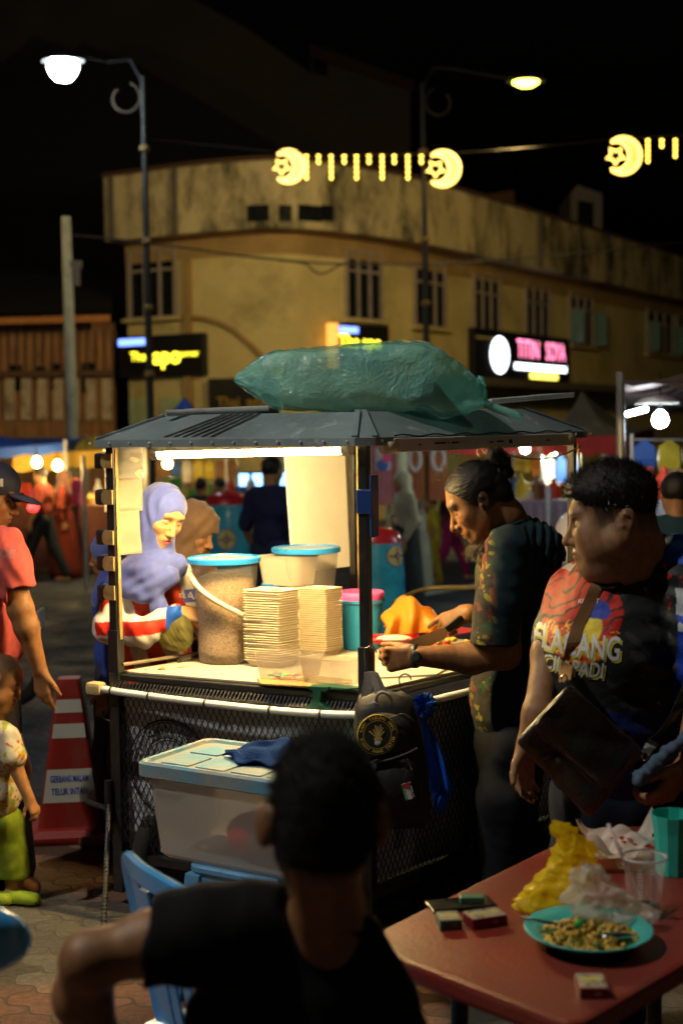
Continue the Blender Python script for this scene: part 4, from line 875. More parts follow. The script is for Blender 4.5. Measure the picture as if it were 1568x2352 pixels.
for i in range(30):
    c = b+ev*r3.uniform(-.2,.2)*w*.9+UP*(.006+r3.uniform(0,.02)); MB().tube([c-eu*w*.36+ev*r3.uniform(-.006,.006), c+eu*w*.3], .0016, 5).build('skewer', M('bamboo', (.6,.5,.28), .6), t)
m_base = M('green_mat', (.01,.12,.07), .5)
o = MB().prism([Pz(x, y, ZT0+.001) for x, y in ((590,1562),(598,1574),(735,1582),(735,1568))], (0,0,.008)).build('brown_tray', M('brown_tray', (.3,.2,.07), .5), None, bevel=.003); tag(o, 'thin brown tray under the box of sachets', 'tray')
# green clamp on the counter edge
cp = Pz(732, 1583, ZT0); t = thing('green_clamp', 'dark green spring clamp gripping the front edge of the counter', 'clamp', cp)
mg = M('dark_green_plastic', (.005,.07,.045), .35)
MB().prism([cp+eu*x+UP*z-ev*.0 for x, z in ((-.03,.012),(.05,.016),(.052,.004),(.02,-.004),(.016,-.04),(.06,-.062),(.058,-.072),(-.055,-.072),(-.05,-.062),(-.012,-.042),(-.014,-.004),(-.034,0))], nf*.022).build('clamp_body', mg, t, bevel=.003)
MB().prism([cp+eu*x+ev*y+UP*.006 for x, y in ((-.03,-.01),(.12,-.012),(.15,.02),(.12,.05),(-.02,.05))], UP*.008).build('clamp_jaw', mg, t, bevel=.003)
# bucket
b = Pz(831, 1488, ZT0); b.z = ZT0; d = b.y; h = P(831, 1375, d).z-ZT0; r = 52*d/F
t = thing('bucket', 'small blue bucket with a pink liner, behind the cart corner post', 'bucket', b)
MB().lathe([(.001,0),(r*.8,0),(r*.82,.004),(r*.96,h*.93),(r*1.04,h*.94),(r*1.04,h),(r*.97,h),(r*.8,.01),(.001,.008)], b, 36).build('pail', M('sky_blue_plastic', (.03,.3,.62), .35, bump=.05), t, smooth=False)
MB().lathe([(r*.95,h*.9),(r*1.0,h*1.02),(r*1.03,h*1.1),(r*.98,h*1.16),(r*.93,h*1.14),(r*.9,h*.9)], b, 36).build('pink_liner', M('pink_plastic', (.75,.12,.42), .35, bump=.4, bscale=20), t, smooth=True)
MB().box(b+eu*r*.72-ev*r*.7+UP*h*1.0, (.012,.008,.036), (eu,ev,UP)).build('cream_clip', M('cream_plastic'), t, bevel=.002)
MB().box(b-eu*r*.5-ev*r*.85+UP*h*.9, (.012,.008,.014), (eu,ev,UP)).build('white_stud', M('cream_plastic'), t, bevel=.002)
# pen like stick, crumbs
o = MB().tube([Pz(437,1508,.97), Pz(409,1518,.965)], .0085, 10).build('black_marker', M('black_plastic', (.012,.012,.012), .35), None); tag(o, 'short black stick lying on the bar at the left counter edge', 'marker')
cm = MB(); 
for i in range(90):
    t0, t1 = r3.random(), r3.random(); q = Z(inset(A2,.05), ZT0).lerp(Z(inset(B2,.05), ZT0), t0)+ (C2-B2).to_3d()*t1*.8*(1 if i%3 else .3)+(eu*.5 if i > 60 else V((0,0,0)))*0
    cm.ball(q+UP*.001, r3.uniform(.001,.0035), 6, 4, (1,1,.6))
c0_ = Pz(372,1537,ZT0)
for i in range(25): cm.ball(c0_+V((r3.uniform(-.012,.012), r3.uniform(-.01,.01), r3.uniform(0,.005))), .0035, 6, 4)
tag(cm.build('crumbs', M('crumb_brown', (.45,.27,.08), .9)), 'loose crumbs scattered over the white counter', 'crumbs', kind='stuff')
# cutting area: orange bag, red trays, dough, bowl
def blob(name, label, cat, fn, mat, nu=28, nv=14, parent=None):
    o = MB().grid(fn, nu, nv).build(name, mat, parent, smooth=True); return tag(o, label, cat) if label else o
ob = Pz(950, 1462, ZT0); dO = 5.55
def orange(u, v):
    x = 880+150*u; hh = 88*math.sin(math.pi*min(1,max(0,(u*.95+.08))))**.7*(1-.35*u)+6
    yb = 1460-12*u; a = math.pi*v; y = yb-hh*math.sin(a)*(1+.12*math.sin(u*14+v*5)+.06*math.sin(v*17-u*9))
    return P(x+7*math.sin(v*9), y, dO-.13*math.cos(a)*(1+.1*math.sin(u*20)))
o = blob('orange_bag', 'crumpled orange plastic bag of food at the far side of the counter', 'plastic bag', orange, translucent('orange_film', (.95,.42,.04), .45, .2, .9, 12, .1, (1,.6,.2)), 40, 20)
o = MB().prism([P(880+x, y, 5.5+dd) for x, y, dd in ((0,1440,.0),(150,1462,-.1),(230,1450,.15),(60,1425,.3))], (0,0,.006)).build('red_board', M('red_plastic', (.7,.02,.05), .35), None, bevel=.004); tag(o, 'red plastic board lying behind the chopping hand', 'board')
o = MB().loft([[P(905,1475,5.4)+V((x,y,z)) for x, y in rrect(.2*s,.14*s,.03)] for s, z in ((.85,0),(1,.02),(1.04,.02),(1.0,.024),(.9,.01))]).build('red_tray', M('red_plastic'), None); tag(o, 'small red tray near the blue bucket', 'tray')
o = MB().ball(P(905,1466,5.36), .055, 20, 10, (1.3,.8,.25)).build('white_dough', M('cream_food', (.8,.72,.55), .5), None, smooth=True); tag(o, 'flat white piece of food in the red tray', 'food')
for i in range(16):
    o = MB().ball(P(1010+r3.uniform(-20,60), 1478+r3.uniform(-10,8), 5.35+r3.uniform(-.05,.1)), r3.uniform(.008,.018), 8, 6, (1,1,.7)).build('chopped_piece', M('chopped_red', (.65,.06,.02), .4) if i%2 else M('chopped_yellow', (.8,.45,.05), .5), None, smooth=True); tag(o, 'one of the chopped bits heaped under the knife', 'food', 'chopped food under the knife')
o = MB().prism([Pz(x, y, ZT0+.001) for x, y in ((850,1560),(1000,1552),(1080,1510),(1060,1480),(900,1490),(850,1520))], (0,0,.006)).build('chopping_sheet', M('chop_sheet', (.82,.75,.58), .4, dirt=(.7,.35,.06), dirts=20, dirtlo=.6), None); tag(o, 'stained white chopping sheet under the hands', 'chopping board')
# ================================================================ hanging on the front
bp0 = P(890, 1700, 4.56)
t = thing('backpack', 'black backpack with a round yellow patch hanging from the cart corner post', 'backpack', bp0)
m_nyl = M('black_nylon', (.014,.014,.016), .6, var=.3, scale=10, bump=.5, bscale=18)
def Q(x, y, dd=0): return P(x, y, 4.56+dd)
def slab(rows, nfront=14, bulge=.07, back=.05):
    rings = []
    for x0, x1, y, b_ in rows:
        rg = [Q((x0+x1)/2+(x1-x0)/2*math.copysign(abs(math.cos(a))**.6, math.cos(a)), y+4*math.sin(3*a), -b_*math.copysign(abs(math.sin(a))**.7, math.sin(a))) for a in [2*math.pi*i/28 for i in range(28)]]
        rings.append(rg)
    return MB().loft(rings)
slab([(832,925,1590,.01),(822,945,1602,.045),(815,955,1630,.07),(812,966,1670,.085),(812,976,1720,.09),(814,984,1780,.092),(818,988,1840,.09),(828,986,1880,.07),(845,975,1900,.03)]).build('bag_body', m_nyl, t, smooth=True)
slab([(838,925,1640,.075),(822,948,1652,.105),(822,955,1690,.118),(826,962,1730,.12),(835,958,1738,.1)]).build('upper_pocket', m_nyl, t, smooth=True)
slab([(850,940,1735,.085),(836,966,1748,.118),(836,974,1800,.13),(842,978,1850,.125),(856,966,1868,.09)]).build('lower_pocket', m_nyl, t, smooth=True)
MB().tube(cr([Q(825,1662,-.11), Q(850,1645,-.118), Q(890,1650,-.12), Q(925,1640,-.115), Q(950,1655,-.105)], 5), .003, 6).tube(cr([Q(848,1752,-.123), Q(890,1745,-.128), Q(930,1732,-.125), Q(958,1718,-.12)], 5), .0035, 6).build('zip_seam', M('zip_grey', (.09,.085,.07), .4), t)
for p0, p1 in (((845,1600),(850,1543)),((835,1610),(846,1545)),((868,1592),(856,1543)),((885,1600),(860,1545))):
    a, b_ = Q(*p0,-.03), Q(*p1,.03); MB().prism([a-V((.012,0,0)), a+V((.012,0,0)), b_+V((.012,0,0)), b_-V((.012,0,0))], (0,.006,0)).build('strap', M('navy_strap', (.012,.018,.05), .6), t)
MB().tube(cr([Q(862,1625,-.05), Q(864,1600,-.06), Q(878,1590,-.06), Q(895,1600,-.06), Q(898,1622,-.05)], 5), .006, 8).build('grab_loop', M('grey_webbing', (.25,.25,.25), .6), t, smooth=True)
pc = Q(866,1687,-.128); pr_ = V((1,.12,0)).normalized(); pu = V((0,.05,1)).normalized(); pt_ = MB().lathe([(.001,.004),(.064,.004),(.0665,.003),(.067,0)], pc, 40, ax=(pr_, pu, pr_.cross(pu))); pa_ = pt_.build('round_patch', M('patch_black', (.02,.02,.02), .8), t)
pn = pr_.cross(pu)
MB().lathe([(.0655,.0055),(.067,.005),(.067,.0)], pc, 40, ax=(pr_,pu,pn)).lathe([(.046,.0052),(.0475,.0052)], pc, 40, ax=(pr_,pu,pn)).build('patch_rim', M('patch_yellow', (.7,.5,.04), .7, bump=.6, bscale=300), pa_)
pm = MB(); arc_text(pm, 'KAMI TABUNG AMAL', pc, pr_, pu, .056, .015, 170, 10, off=.0055, bold=.03); arc_text(pm, 'RUMAH ANAK YATIM', pc, pr_, pu, .056, .015, 190, 350, off=.0055, bold=.03, inward=True); pm.build('patch_lettering', M('patch_yellow'), pa_)
pm = MB()
for i, (a, r0, r1) in enumerate(((100,.004,.04),(88,.004,.036),(74,.004,.042),(60,.006,.036),(118,.006,.03),(142,.006,.034),(40,.01,.03))):
    d_ = pr_*math.cos(R(a))+pu*math.sin(R(a)); pm.beam(pc+d_*r0+pn*.005-pu*.012, pc+d_*r1+pn*.005-pu*.008, .004, .002, pn)
pm.ball(pc-pu*.016+pn*.002, .018, 16, 8, (1,.25,.6)); pm.build('patch_emblem', M('patch_gold', (.55,.42,.12), .7, bump=.6, bscale=300), pa_)
MB().ball(pc-pu*.028+pn*.003, .013, 16, 8, (1,.3,.7)).build('patch_centre', M('patch_white', (.5,.5,.55), .7), pa_)
# zip pull, flag tag
MB().tube([Q(932,1738,-.13), Q(938,1752,-.135), Q(946,1768,-.135)], .003, 6).tube([Q(846,1617,-.09), Q(862,1612,-.1), Q(880,1622,-.1)], .003, 6).build('zip_pull', M('chrome'), t)
fc = Q(937,1817,-.138); fr_ = V((math.cos(R(-15)), 0, math.sin(R(-15)))).normalized(); fr_ = V((.96,.05,.25)).normalized(); fu = V((-.25,0,.96)).normalized(); fn_ = fr_.cross(fu)
tg = MB().box(fc, (.034,.056,.003), (fr_,fu,fn_)).build('flag_tag', M('tag_white', (.7,.7,.68), .5), t)
MB().box(fc-fr_*.0125+fn_*.0017, (.009,.056,.001), (fr_,fu,fn_)).build('green_stripe', M('tag_green', (.02,.25,.1), .5), tg)
MB().box(fc+fr_*.0125+fn_*.0017, (.009,.056,.001), (fr_,fu,fn_)).build('black_stripe', M('tag_black', (.02,.02,.02), .5), tg)
MB().prism([fc+fr_*x+fu*y+fn_*.0018 for x, y in ((-.017,.028),(.017,.028),(0,.006))], fn_*.0012).build('red_triangle', M('tag_red', (.6,.03,.05), .5), tg)
text('tag_words', 'FREEDOM', fc+fr_*.0125+fu*(-.004), -fu, fr_, .009, M('tag_white'), tg, off=.0026, bold=.02); text('tag_words', 'PALESTINE', fc-fr_*.0125-fu*.006, -fu, fr_, .0075, M('tag_white'), tg, off=.0026, bold=.02)
MB().tube([Q(935,1770,-.13), Q(928,1790,-.135), Q(936,1802,-.138)], .003, 6).tube([Q(948,1795,-.12), Q(960,1840,-.12), Q(965,1862,-.11)], .004, 6).build('tag_cord', m_nyl, t)
# S hooks
def hook(label, x, y, d, hh=70, w_=12):
    pts = [P(x+w_*math.cos(a)*1.0, y-hh*.4+w_*math.sin(a)*-1, d) for a in (0,.8,1.6,2.4,3.1)]+[P(x-w_*.8, y-hh*.1, d), P(x-w_*.9, y+hh*.25, d)]+[P(x+w_*.2*math.cos(a)-w_*.4, y+hh*.35-w_*math.sin(a)*-1, d) for a in (2.6,1.8,.9)]
    tag(MB().tube(cr(pts, 4), .0025, 8).build('steel_hook', M('chrome'), None, smooth=True), label, 'hook')
hook('steel hook on the corner post carrying the backpack', 850, 1535, 4.70, 90, 14)
hook('steel hook on the pipe rail carrying the blue pompom', 930, 1582, 4.85, 50, 14)
# pompom with blue streamer
pp = P(973, 1622, 4.86); t = thing('blue_pompom', 'blue raffia pompom with a long blue plastic streamer hanging from the rail', 'pompom', pp)
m_pom = M('blue_raffia', (.01,.09,.5), .35, var=.4, scale=20)
pm = MB()
for i in range(900):
    z = r3.uniform(-1,1); a = r3.uniform(0,6.283); q = V((math.sqrt(1-z*z)*math.cos(a), math.sqrt(1-z*z)*math.sin(a), z)); e = V((r3.gauss(0,1), r3.gauss(0,1), r3.gauss(0,1))).cross(q).normalized()*.003
    l = r3.uniform(.034,.05); c1 = pp+q*l*.5; c2 = pp+q*l+V((r3.uniform(-.006,.006),)*3); pm.add([c1-e, c1+e, c2+e*.8, c2-e*.8], [(0,1,2,3)])
pm.ball(pp, .028, 12, 8); pm.build('pompom', m_pom, t)
def stm(u, v):
    y = 1650+205*v; x0 = 948+26*v+14*v*v; wd = 32+(38*v if v < .8 else 38*.8-(v-.8)*230)
    return P(x0+8*v+wd*u+3*math.sin(v*9+u*5), y+(14*u if v > .9 else 0), 4.86+.018*math.sin(u*8+v*6)+.03*(u-.5)**2)
MB().grid(stm, 14, 30).build('streamer', translucent('blue_film', (.01,.12,.75), .35, .3, .5, 20), t, smooth=True)
# ================================================================ storage box on the blue stool
FL, FR, BL = V((-.693,4.44)), V((-.125,4.10)), V((-.50,4.76)); su = V((*(FR-FL).normalized(),0)); sv = V((*(BL-FL).normalized(),0))
sv = V((-su.y, su.x, 0)); Wd, Dp = .66, .40; zb, zt = .455, .765
bc = Z(FL,0)+su*Wd/2+sv*Dp/2; bc.z = zb
t = thing('storage_box', 'big milky storage box with a dusty blue lid on a blue stool', 'storage box', bc)
def rr(w, dpt, z, r=.04): return [V((bc.x,bc.y,z))+su*x+sv*y for x, y in rrect(w, dpt, r, 5)]
m_milk = translucent('frosted_box_plastic', (.74,.72,.68), .5, .4, .15, 4, .48, (.9,.88,.85))
MB().loft([rr(Wd*.80,Dp*.80,zb), rr(Wd*.84,Dp*.84,zb+.012), rr(Wd*.94,Dp*.93,zt-.02), rr(Wd*.97,Dp*.96,zt-.02), rr(Wd*.97,Dp*.96,zt)]).build('box_body', m_milk, t, smooth=False)
ml = M('dusty_blue_lid', (.10,.28,.42), .45, var=.15, scale=4, dirt=(.3,.3,.26), dirts=5, dirtlo=.42, dirthi=.62, bump=.15)
lid = MB().loft([rr(Wd,Dp,zt-.04), rr(Wd*1.02,Dp*1.02,zt-.036), rr(Wd*1.02,Dp*1.02,zt+.004), rr(Wd*.99,Dp*.985,zt+.012), rr(Wd*.95,Dp*.92,zt+.010), rr(Wd*.93,Dp*.89,zt-.002)]).build('lid', ml, t)
s_ = MB()
for i in range(4):
    for j in range(2):
        s_.loft([[V((bc.x,bc.y,zz))+su*((i-1.5)*Wd*.215+x)+sv*((j-.5)*Dp*.4+y) for x, y in rrect(Wd*.19*k,Dp*.34*k,.012)] for zz, k in ((zt-.002,1),(zt+.004,.96))])
s_.build('lid_ribs', ml, lid)
for i, (a, b_, c_) in enumerate(((.03,.0,(.7,.015,.01)),(.18,.0,(.6,.01,.1)),(.11,-.01,(.2,.1,.1)))):
    MB().ball(bc+su*(a)+sv*(-.05+b_)+UP*.09, .085, 16, 10, (1,1,.8)).build('red_bundle', M('bundle_%s'%'abc'[i] if 0 else ['red_cloth','crimson_cloth','grey_cloth'][i], c_, .7, bump=.4, bscale=12), t, smooth=True)
# rag on the lid
rc_ = V((bc.x,bc.y,zt+.012))+su*.06+sv*.03
def rag(u, v):
    x = (u-.5)*.34; y = (v-.5)*.17*(.6+.5*math.sin(u*3.0)); e_ = min(u,1-u,v,1-v)
    z = .006+(.014+.045*max(0,math.sin(u*4.2-.6))*math.exp(-((v-.6)*3)**2))*min(1,e_*9)+.007*math.sin(u*17+v*6)+.005*math.sin(v*19-u*7)
    return rc_+su*(x+.012*math.sin(v*13))+sv*(y+.012*math.sin(u*15))+UP*max(.003,z)
o = blob('blue_rag', 'crumpled dark blue cloth lying on the lid of the storage box', 'cloth', rag, M('navy_towel', (.006,.03,.13), .95, bump=.6, bscale=150, spec=.1), 40, 24)
o.modifiers.new('t','SOLIDIFY').thickness = .006
# stool
def stool(name, label, c, u, v, w, h, col, base=None):
    t = thing(name, label, 'stool', V((c.x,c.y,0)))
    def q(w_, z, r=.05): return [V((c.x,c.y,z))+u*x+v*y for x, y in rrect(w_, w_, r, 5)]
    m = M('stool_blue', col, .35, dirt=(.12,.13,.13), dirts=14, dirtlo=.58, dirthi=.75)
    MB().loft([q(w*.96,h-.035), q(w,h-.02), q(w,h-.006), q(w*.96,h)]).build('seat', m, t, smooth=False)
    for a, b_ in ((1,1),(1,-1),(-1,1),(-1,-1)):
        tp, bt_ = V((c.x,c.y,h-.03))+u*a*w*.42+v*b_*w*.42, V((c.x,c.y,0))+u*a*w*.56+v*b_*w*.56
        MB().loft([[tp+u*x+v*y for x, y in ((-.03,-.03),(.03,-.03),(.03,.03),(-.03,.03))], [bt_+u*x+v*y for x, y in ((-.018,-.018),(.018,-.018),(.018,.018),(-.018,.018))]]).build('leg', m, t, bevel=.006)
    for n_ in (u, v):
        for s in (1,-1):
            o_ = n_.cross(UP); c_ = V((c.x,c.y,h-.1))+n_*s*w*.46
            MB().prism([c_-o_*w*.4+UP*.07, c_+o_*w*.4+UP*.07, c_+o_*w*.44-UP*.12, c_+o_*w*.32-UP*.10, c_+o_*w*.26+UP*.0, c_-o_*w*.26+UP*.0, c_-o_*w*.32-UP*.10, c_-o_*w*.44-UP*.12], n_*s*.006).build('apron', m, t)
    return t
stool('plastic_stool', 'worn blue plastic stool carrying the storage box', bc+su*.03-sv*.0, su, sv, .36, .45, (.1,.3,.55))
# sandal between the chair and the stool
o = MB().loft([[Pz(905*0+393,2058,.02)+V((x*.8,y*1.2,z)) for x, y in rrect(.09*s,.05*s,.02)] for s, z in ((.9,0),(1,.01),(1,.03),(.7,.06))]).build('striped_shoe', M('striped_canvas', (.4,.4,.3), .7), None); tag(o, 'striped shoe standing on the ground behind the blue chair', 'shoe')
# ================================================================ traffic cone
cb = Pz(168, 1912, 0); cb.z = 0; sC = 1/484
t = thing('traffic_cone', 'dull red square traffic cone with white bands and blue words', 'traffic cone', cb)
cu = V((1,.12,0)).normalized(); cv = V((-cu.y, cu.x, 0))
m_con = M('cone_red', (.27,.016,.008), .5, var=.15, scale=4, dirt=(.2,.05,.04), dirts=5, bump=.1); m_ref = M('reflective_band', (.5,.5,.42), .4, var=.05, bump=.02)
def cw(z): return .30-(.30-.105)*((z-.05)/.68)
def sq(w, z, r=.02): return [V((cb.x,cb.y,z))+cu*x+cv*y for x, y in rrect(w, w, min(r, w*.3), 4)]
MB().loft([sq(cw(.05),.05,.03), sq(cw(.70),.70,.02), sq(.10,.735,.02), sq(.06,.735,.01)]).build('cone_body', m_con, t, smooth=False)
MB().loft([sq(.41,.004,.06), sq(.42,.02,.06), sq(.42,.035,.06), sq(.36,.062,.06), sq(.31,.066,.04)]).build('cone_base', m_con, t)
cn = -cv
def conepanel(z0, z1, f=.86):
    a = [V((cb.x,cb.y,z))+cu*s*cw(z)/2*f+cn*(cw(z)/2+.002) for z, s in ((z0,-1),(z0,1),(z1,1),(z1,-1))]
    return MB().add(a, [(0,1,2,3)])
for z0, z1 in ((.585,.645),(.47,.535)): conepanel(z0, z1).build('white_band', m_ref, t)
pn_ = conepanel(.18,.33,.92).build('word_panel', m_ref, t)
sl = (V((cb.x,cb.y,.33))+cn*cw(.33)/2)-(V((cb.x,cb.y,.18))+cn*cw(.18)/2)
m_bi = M('blue_ink', (.02,.06,.45), .5, bump=0); c_ = V((cb.x,cb.y,.285))+cn*(cw(.285)/2+.002)
text('panel_words', 'GERBANG MALAM', c_, cu, sl, .042, m_bi, pn_, off=.002, bold=.035, xscale=.5)
c_ = V((cb.x,cb.y,.228))+cn*(cw(.228)/2+.002); text('panel_words', 'TELUK INTAN', c_, cu, sl, .042, m_bi, pn_, off=.002, bold=.035, xscale=.62)
# ================================================================ chairs
m_chb = M('glossy_blue_plastic', (.05,.3,.68), .22, var=.06, bump=.03, coat=.3)
def plastic_chair(name, label, tl, tr, seat_dir, h=.85, grp=None):
    """tl, tr: plan points of the back's top corners; seat_dir points to the sitter's front"""
    u = V((*(tr-tl).normalized(),0)); f = V((*seat_dir,0)).normalized(); W = (tr-tl).length; c = Z((tl+tr)/2,0)
    t = thing(name, label, 'chair', c+f*.2, grp)
    def bk(x, z, out=0): s = (z-.43)/(h-.43); return c+u*x*W*(1-.12*(1-s))+f*(.08*(1-s)-.06*math.cos(x*3)*1.0+.06+out)+UP*z
    pts = [bk(-.47,.44), bk(-.5,.62), bk(-.5,.76), bk(-.47,h-.015), bk(-.40,h+.0), bk(-.2,h+.012), bk(0,h+.018), bk(.2,h+.012), bk(.40,h), bk(.47,h-.015), bk(.5,.76), bk(.5,.62), bk(.47,.44)]
    pl = cr(pts, 4); o = MB(); rings = []
    for i, p in enumerate(pl):
        d = (pl[min(i+1,len(pl)-1)]-pl[max(i-1,0)]).normalized(); n = d.cross(f).normalized(); rings.append([p+n*a+f*b for a, b in ((-.022,-.008),(.022,-.012),(.026,0),(.022,.012),(-.022,.01),(-.026,0))])
    o.loft(rings); o.build('back_frame', m_chb, t, smooth=False)
    for i in range(6):
        x = -.36+.144*i; q = [bk(x,.47,.0), bk(x,.62,.0), bk(x,.76), bk(x,h-.03)]
        rg = [[p+u*a+f*b for a, b in ((-.018,-.004),(.018,-.004),(.018,.004),(-.018,.004))] for p in cr(q,3)]; MB().loft(rg).build('slat', m_chb, t)
    sq_ = lambda w, dd, z: [c+f*(.06+dd/2)+u*x+f*y*1+UP*z for x, y in rrect(w, dd, .06, 5)]
    MB().loft([sq_(W*.98,.42,.405), sq_(W*1.0,.43,.43), sq_(W*.9,.36,.425)]).build('seat', m_chb, t)
    for a in (-1,1):
        for b_ in (0,1):
            tp = c+u*a*W*.42+f*(.08+.36*b_)+UP*.41; bt_ = c+u*a*W*.5+f*(.0+.5*b_)
            MB().loft([[tp+u*x+f*y for x, y in ((-.03,-.03),(.03,-.03),(.03,.03),(-.03,.03))], [bt_+u*x+f*y for x, y in ((-.02,-.02),(.02,-.02),(.02,.02),(-.02,.02))]]).build('leg', m_chb, t, bevel=.005)
        ar = cr([bk(a*.5,.66), c+u*a*W*.53+f*.2+UP*.66, c+u*a*W*.52+f*.40+UP*.64, c+u*a*W*.48+f*.44+UP*.42], 4)
        MB().tube(ar, .018, 8).build('armrest', m_chb, t, smooth=True)
    return t
tl = Pz(246,1978,.85); tr = Pz(520,2140,.85)
plastic_chair('plastic_chair', 'glossy blue plastic armchair with a slatted back, left of the seated boy', V((tl.x,tl.y)), V((tr.x,tr.y)), (.75,.66))
o1 = Pz(60,2092,.80)
# ================================================================ red table and what is on it
TZ = .75
tA, tB, tC = Pz(833,2152,TZ), Pz(1395,2372,TZ), Pz(1235,1953,TZ)
tcn_ = [Pz(833,2155,TZ), Pz(850,2176,TZ), Pz(1300,2352,TZ), Pz(1345,2345,TZ), Pz(1568,2215,TZ), Pz(1900,1990,TZ), Pz(1640,1855,TZ), Pz(1300,1925,TZ)]
m_tbl = M('worn_red_table', (.2,.02,.013), .38, var=.3, scale=3, bump=.2, bscale=90, dirt=(.15,.045,.032), dirts=2.6, dirtlo=.38, dirthi=.7)
t = thing('table', 'worn red table with food, bags and cups on it', 'table', Pz(1300,2100,0) if 0 else V((1.0,3.0,0)))
MB().prism([p-UP*.045 for p in tcn_], (0,0,.045)).build('tabletop', m_tbl, t, bevel=.012)
for x, y in ((.25,2.95),(.85,2.62),(1.5,3.2),(.8,3.45)): MB().tube([(x,y,TZ-.05),(x,y,0)], .02, 10).build('leg', m_bl, t)
for x, y, l, a in ((903,2168,26,.1),(935,2182,34,-.15),(1020,2195,10,1.0)):
    c = Pz(x,y,TZ+.0006); MB().lathe([(.001,.0004),(l/F*2.6*.5,.0003),(l/F*2.6*.55,0)], c, 16, sy=.28).build('wet_spot', M('wet_spot', (.3,.12,.07), .05, bump=0), t)
def onT(x, y): return Pz(x, y, TZ)
# plate
pc_ = onT(1350, 2168); pc_.z = TZ; pr0 = .138; t = thing('plate', 'turquoise plate of leftover noodles', 'plate', pc_)
m_tq = M('turquoise_melamine', (.06,.42,.40), .25, var=.05, bump=.02)
MB().lathe([(.001,.004),(pr0*.5,.004),(pr0*.55,.0),(pr0*.6,.004),(pr0*.78,.016),(pr0*.97,.034),(pr0,.036),(pr0*.98,.038),(pr0*.78,.022),(pr0*.6,.012),(.001,.010)], pc_, 56).build('plate_dish', m_tq, t, smooth=True)
nd = MB(); nd2 = MB(); nd3 = MB()
for i in range(420):
    a = r3.uniform(0,6.283); rr_ = math.sqrt(r3.random())*pr0*.72; c = pc_+V((rr_*math.cos(a)*1.05, rr_*math.sin(a)*.95, .014+.026*max(0,1-(rr_/pr0)**2*1.6)*r3.random()))
    b_ = r3.uniform(0,6.28); l = r3.uniform(.008,.022); dirv = V((math.cos(b_), math.sin(b_), r3.uniform(-.25,.35)))*l
    (nd if i%5 else nd3).tube([c-dirv*.5, c+V((0,0,.004)), c+dirv*.5], r3.uniform(.0018,.0045), 6)
nd.build('noodles', M('noodle_yellow', (.55,.36,.06), .4, var=.4, scale=60), t, smooth=True); nd3.build('green_bits', M('green_bits', (.07,.16,.03), .5), t)
MB().ball(pc_+V((-.02,.0,.045)), .009, 8, 6).build('chilli_slice', M('green_plastic'), t)
MB().lathe([(.001,.013),(pr0*.7,.014)], pc_, 24).build('sauce', M('brown_gravy', (.3,.17,.03), .15, bump=.3, bscale=60), t)
o = MB().tube([pc_+V((.045,-.035,.03)), pc_+V((.09,-.05,.035))], [.004,.003], 8).ball(pc_+V((.05,-.035,.032)), .022, 16, 8, (1.5,.8,.3)).build('steel_spoon', M('chrome'), None, smooth=True); tag(o, 'steel spoon lying at the right side of the plate', 'spoon')
o = MB().tube([pc_+V((-.14,.045,.045)), pc_+V((-.05,.03,.03))], .0035, 8).ball(pc_+V((-.035,.028,.026)), .016, 12, 8, (1.5,.8,.3)).build('dark_fork', M('dark_steel', (.1,.12,.12), .3, metal=.8), None, smooth=True); tag(o, 'dark cutlery leaning on the left side of the plate', 'fork')
# bags
def bag3(name, label, cat, base, rings, mat, seed=1, n=56, nz=.1):
    q = random.Random(seed); rg = []
    for k, (ox, oy, z, rx, ry) in enumerate(rings):
        rg.append([base+V((ox+rx*math.cos(a)*(1+nz*math.sin(a*3+k*1.1)+nz*.7*math.sin(a*7-k)), oy+ry*math.sin(a)*(1+nz*math.sin(a*4+k*1.7)), z+nz*.08*math.sin(a*5+k*2))) for a in [2*math.pi*i/n for i in range(n)]])
    return tag(MB().loft(crumple(rg, 6, .012, 42, seed+9)).build(name, mat, None, smooth=True), label, cat)
m_ybag = translucent('yellow_film', (.85,.72,.03), .3, .1, 1, 14, .45, (1,.9,.2)); m_cbag = translucent('clear_film', (.8,.78,.74), .3, .08, 1, 16, .58)
yb = onT(1278, 2085)
bag3('yellow_bag', 'knotted yellow plastic bag slumped on the red table', 'plastic bag', yb, [(-.09,-.01,.0,.01,.01),(-.04,0,.003,.07,.05),(-.02,0,.02,.085,.06),(.0,0,.045,.078,.055),(.025,0,.075,.06,.045),(.04,0,.105,.05,.04),(.045,0,.135,.047,.035),(.035,0,.165,.036,.025),(.01,0,.19,.022,.014),(-.005,0,.2,.008,.006)], m_ybag, 2)
cbp = onT(1385, 2130)
bag3('clear_bag', 'crumpled clear plastic bag partly resting on the plate', 'plastic bag', cbp+V((.0,.0,.03)), [(.10,-.02,.0,.01,.01),(.03,-.01,.0,.075,.035),(.0,0,.022,.078,.035),(-.01,0,.045,.066,.03),(-.02,.01,.07,.048,.025),(-.03,.01,.09,.03,.018),(-.04,.01,.105,.008,.006)], m_cbag, 4, nz=.14)
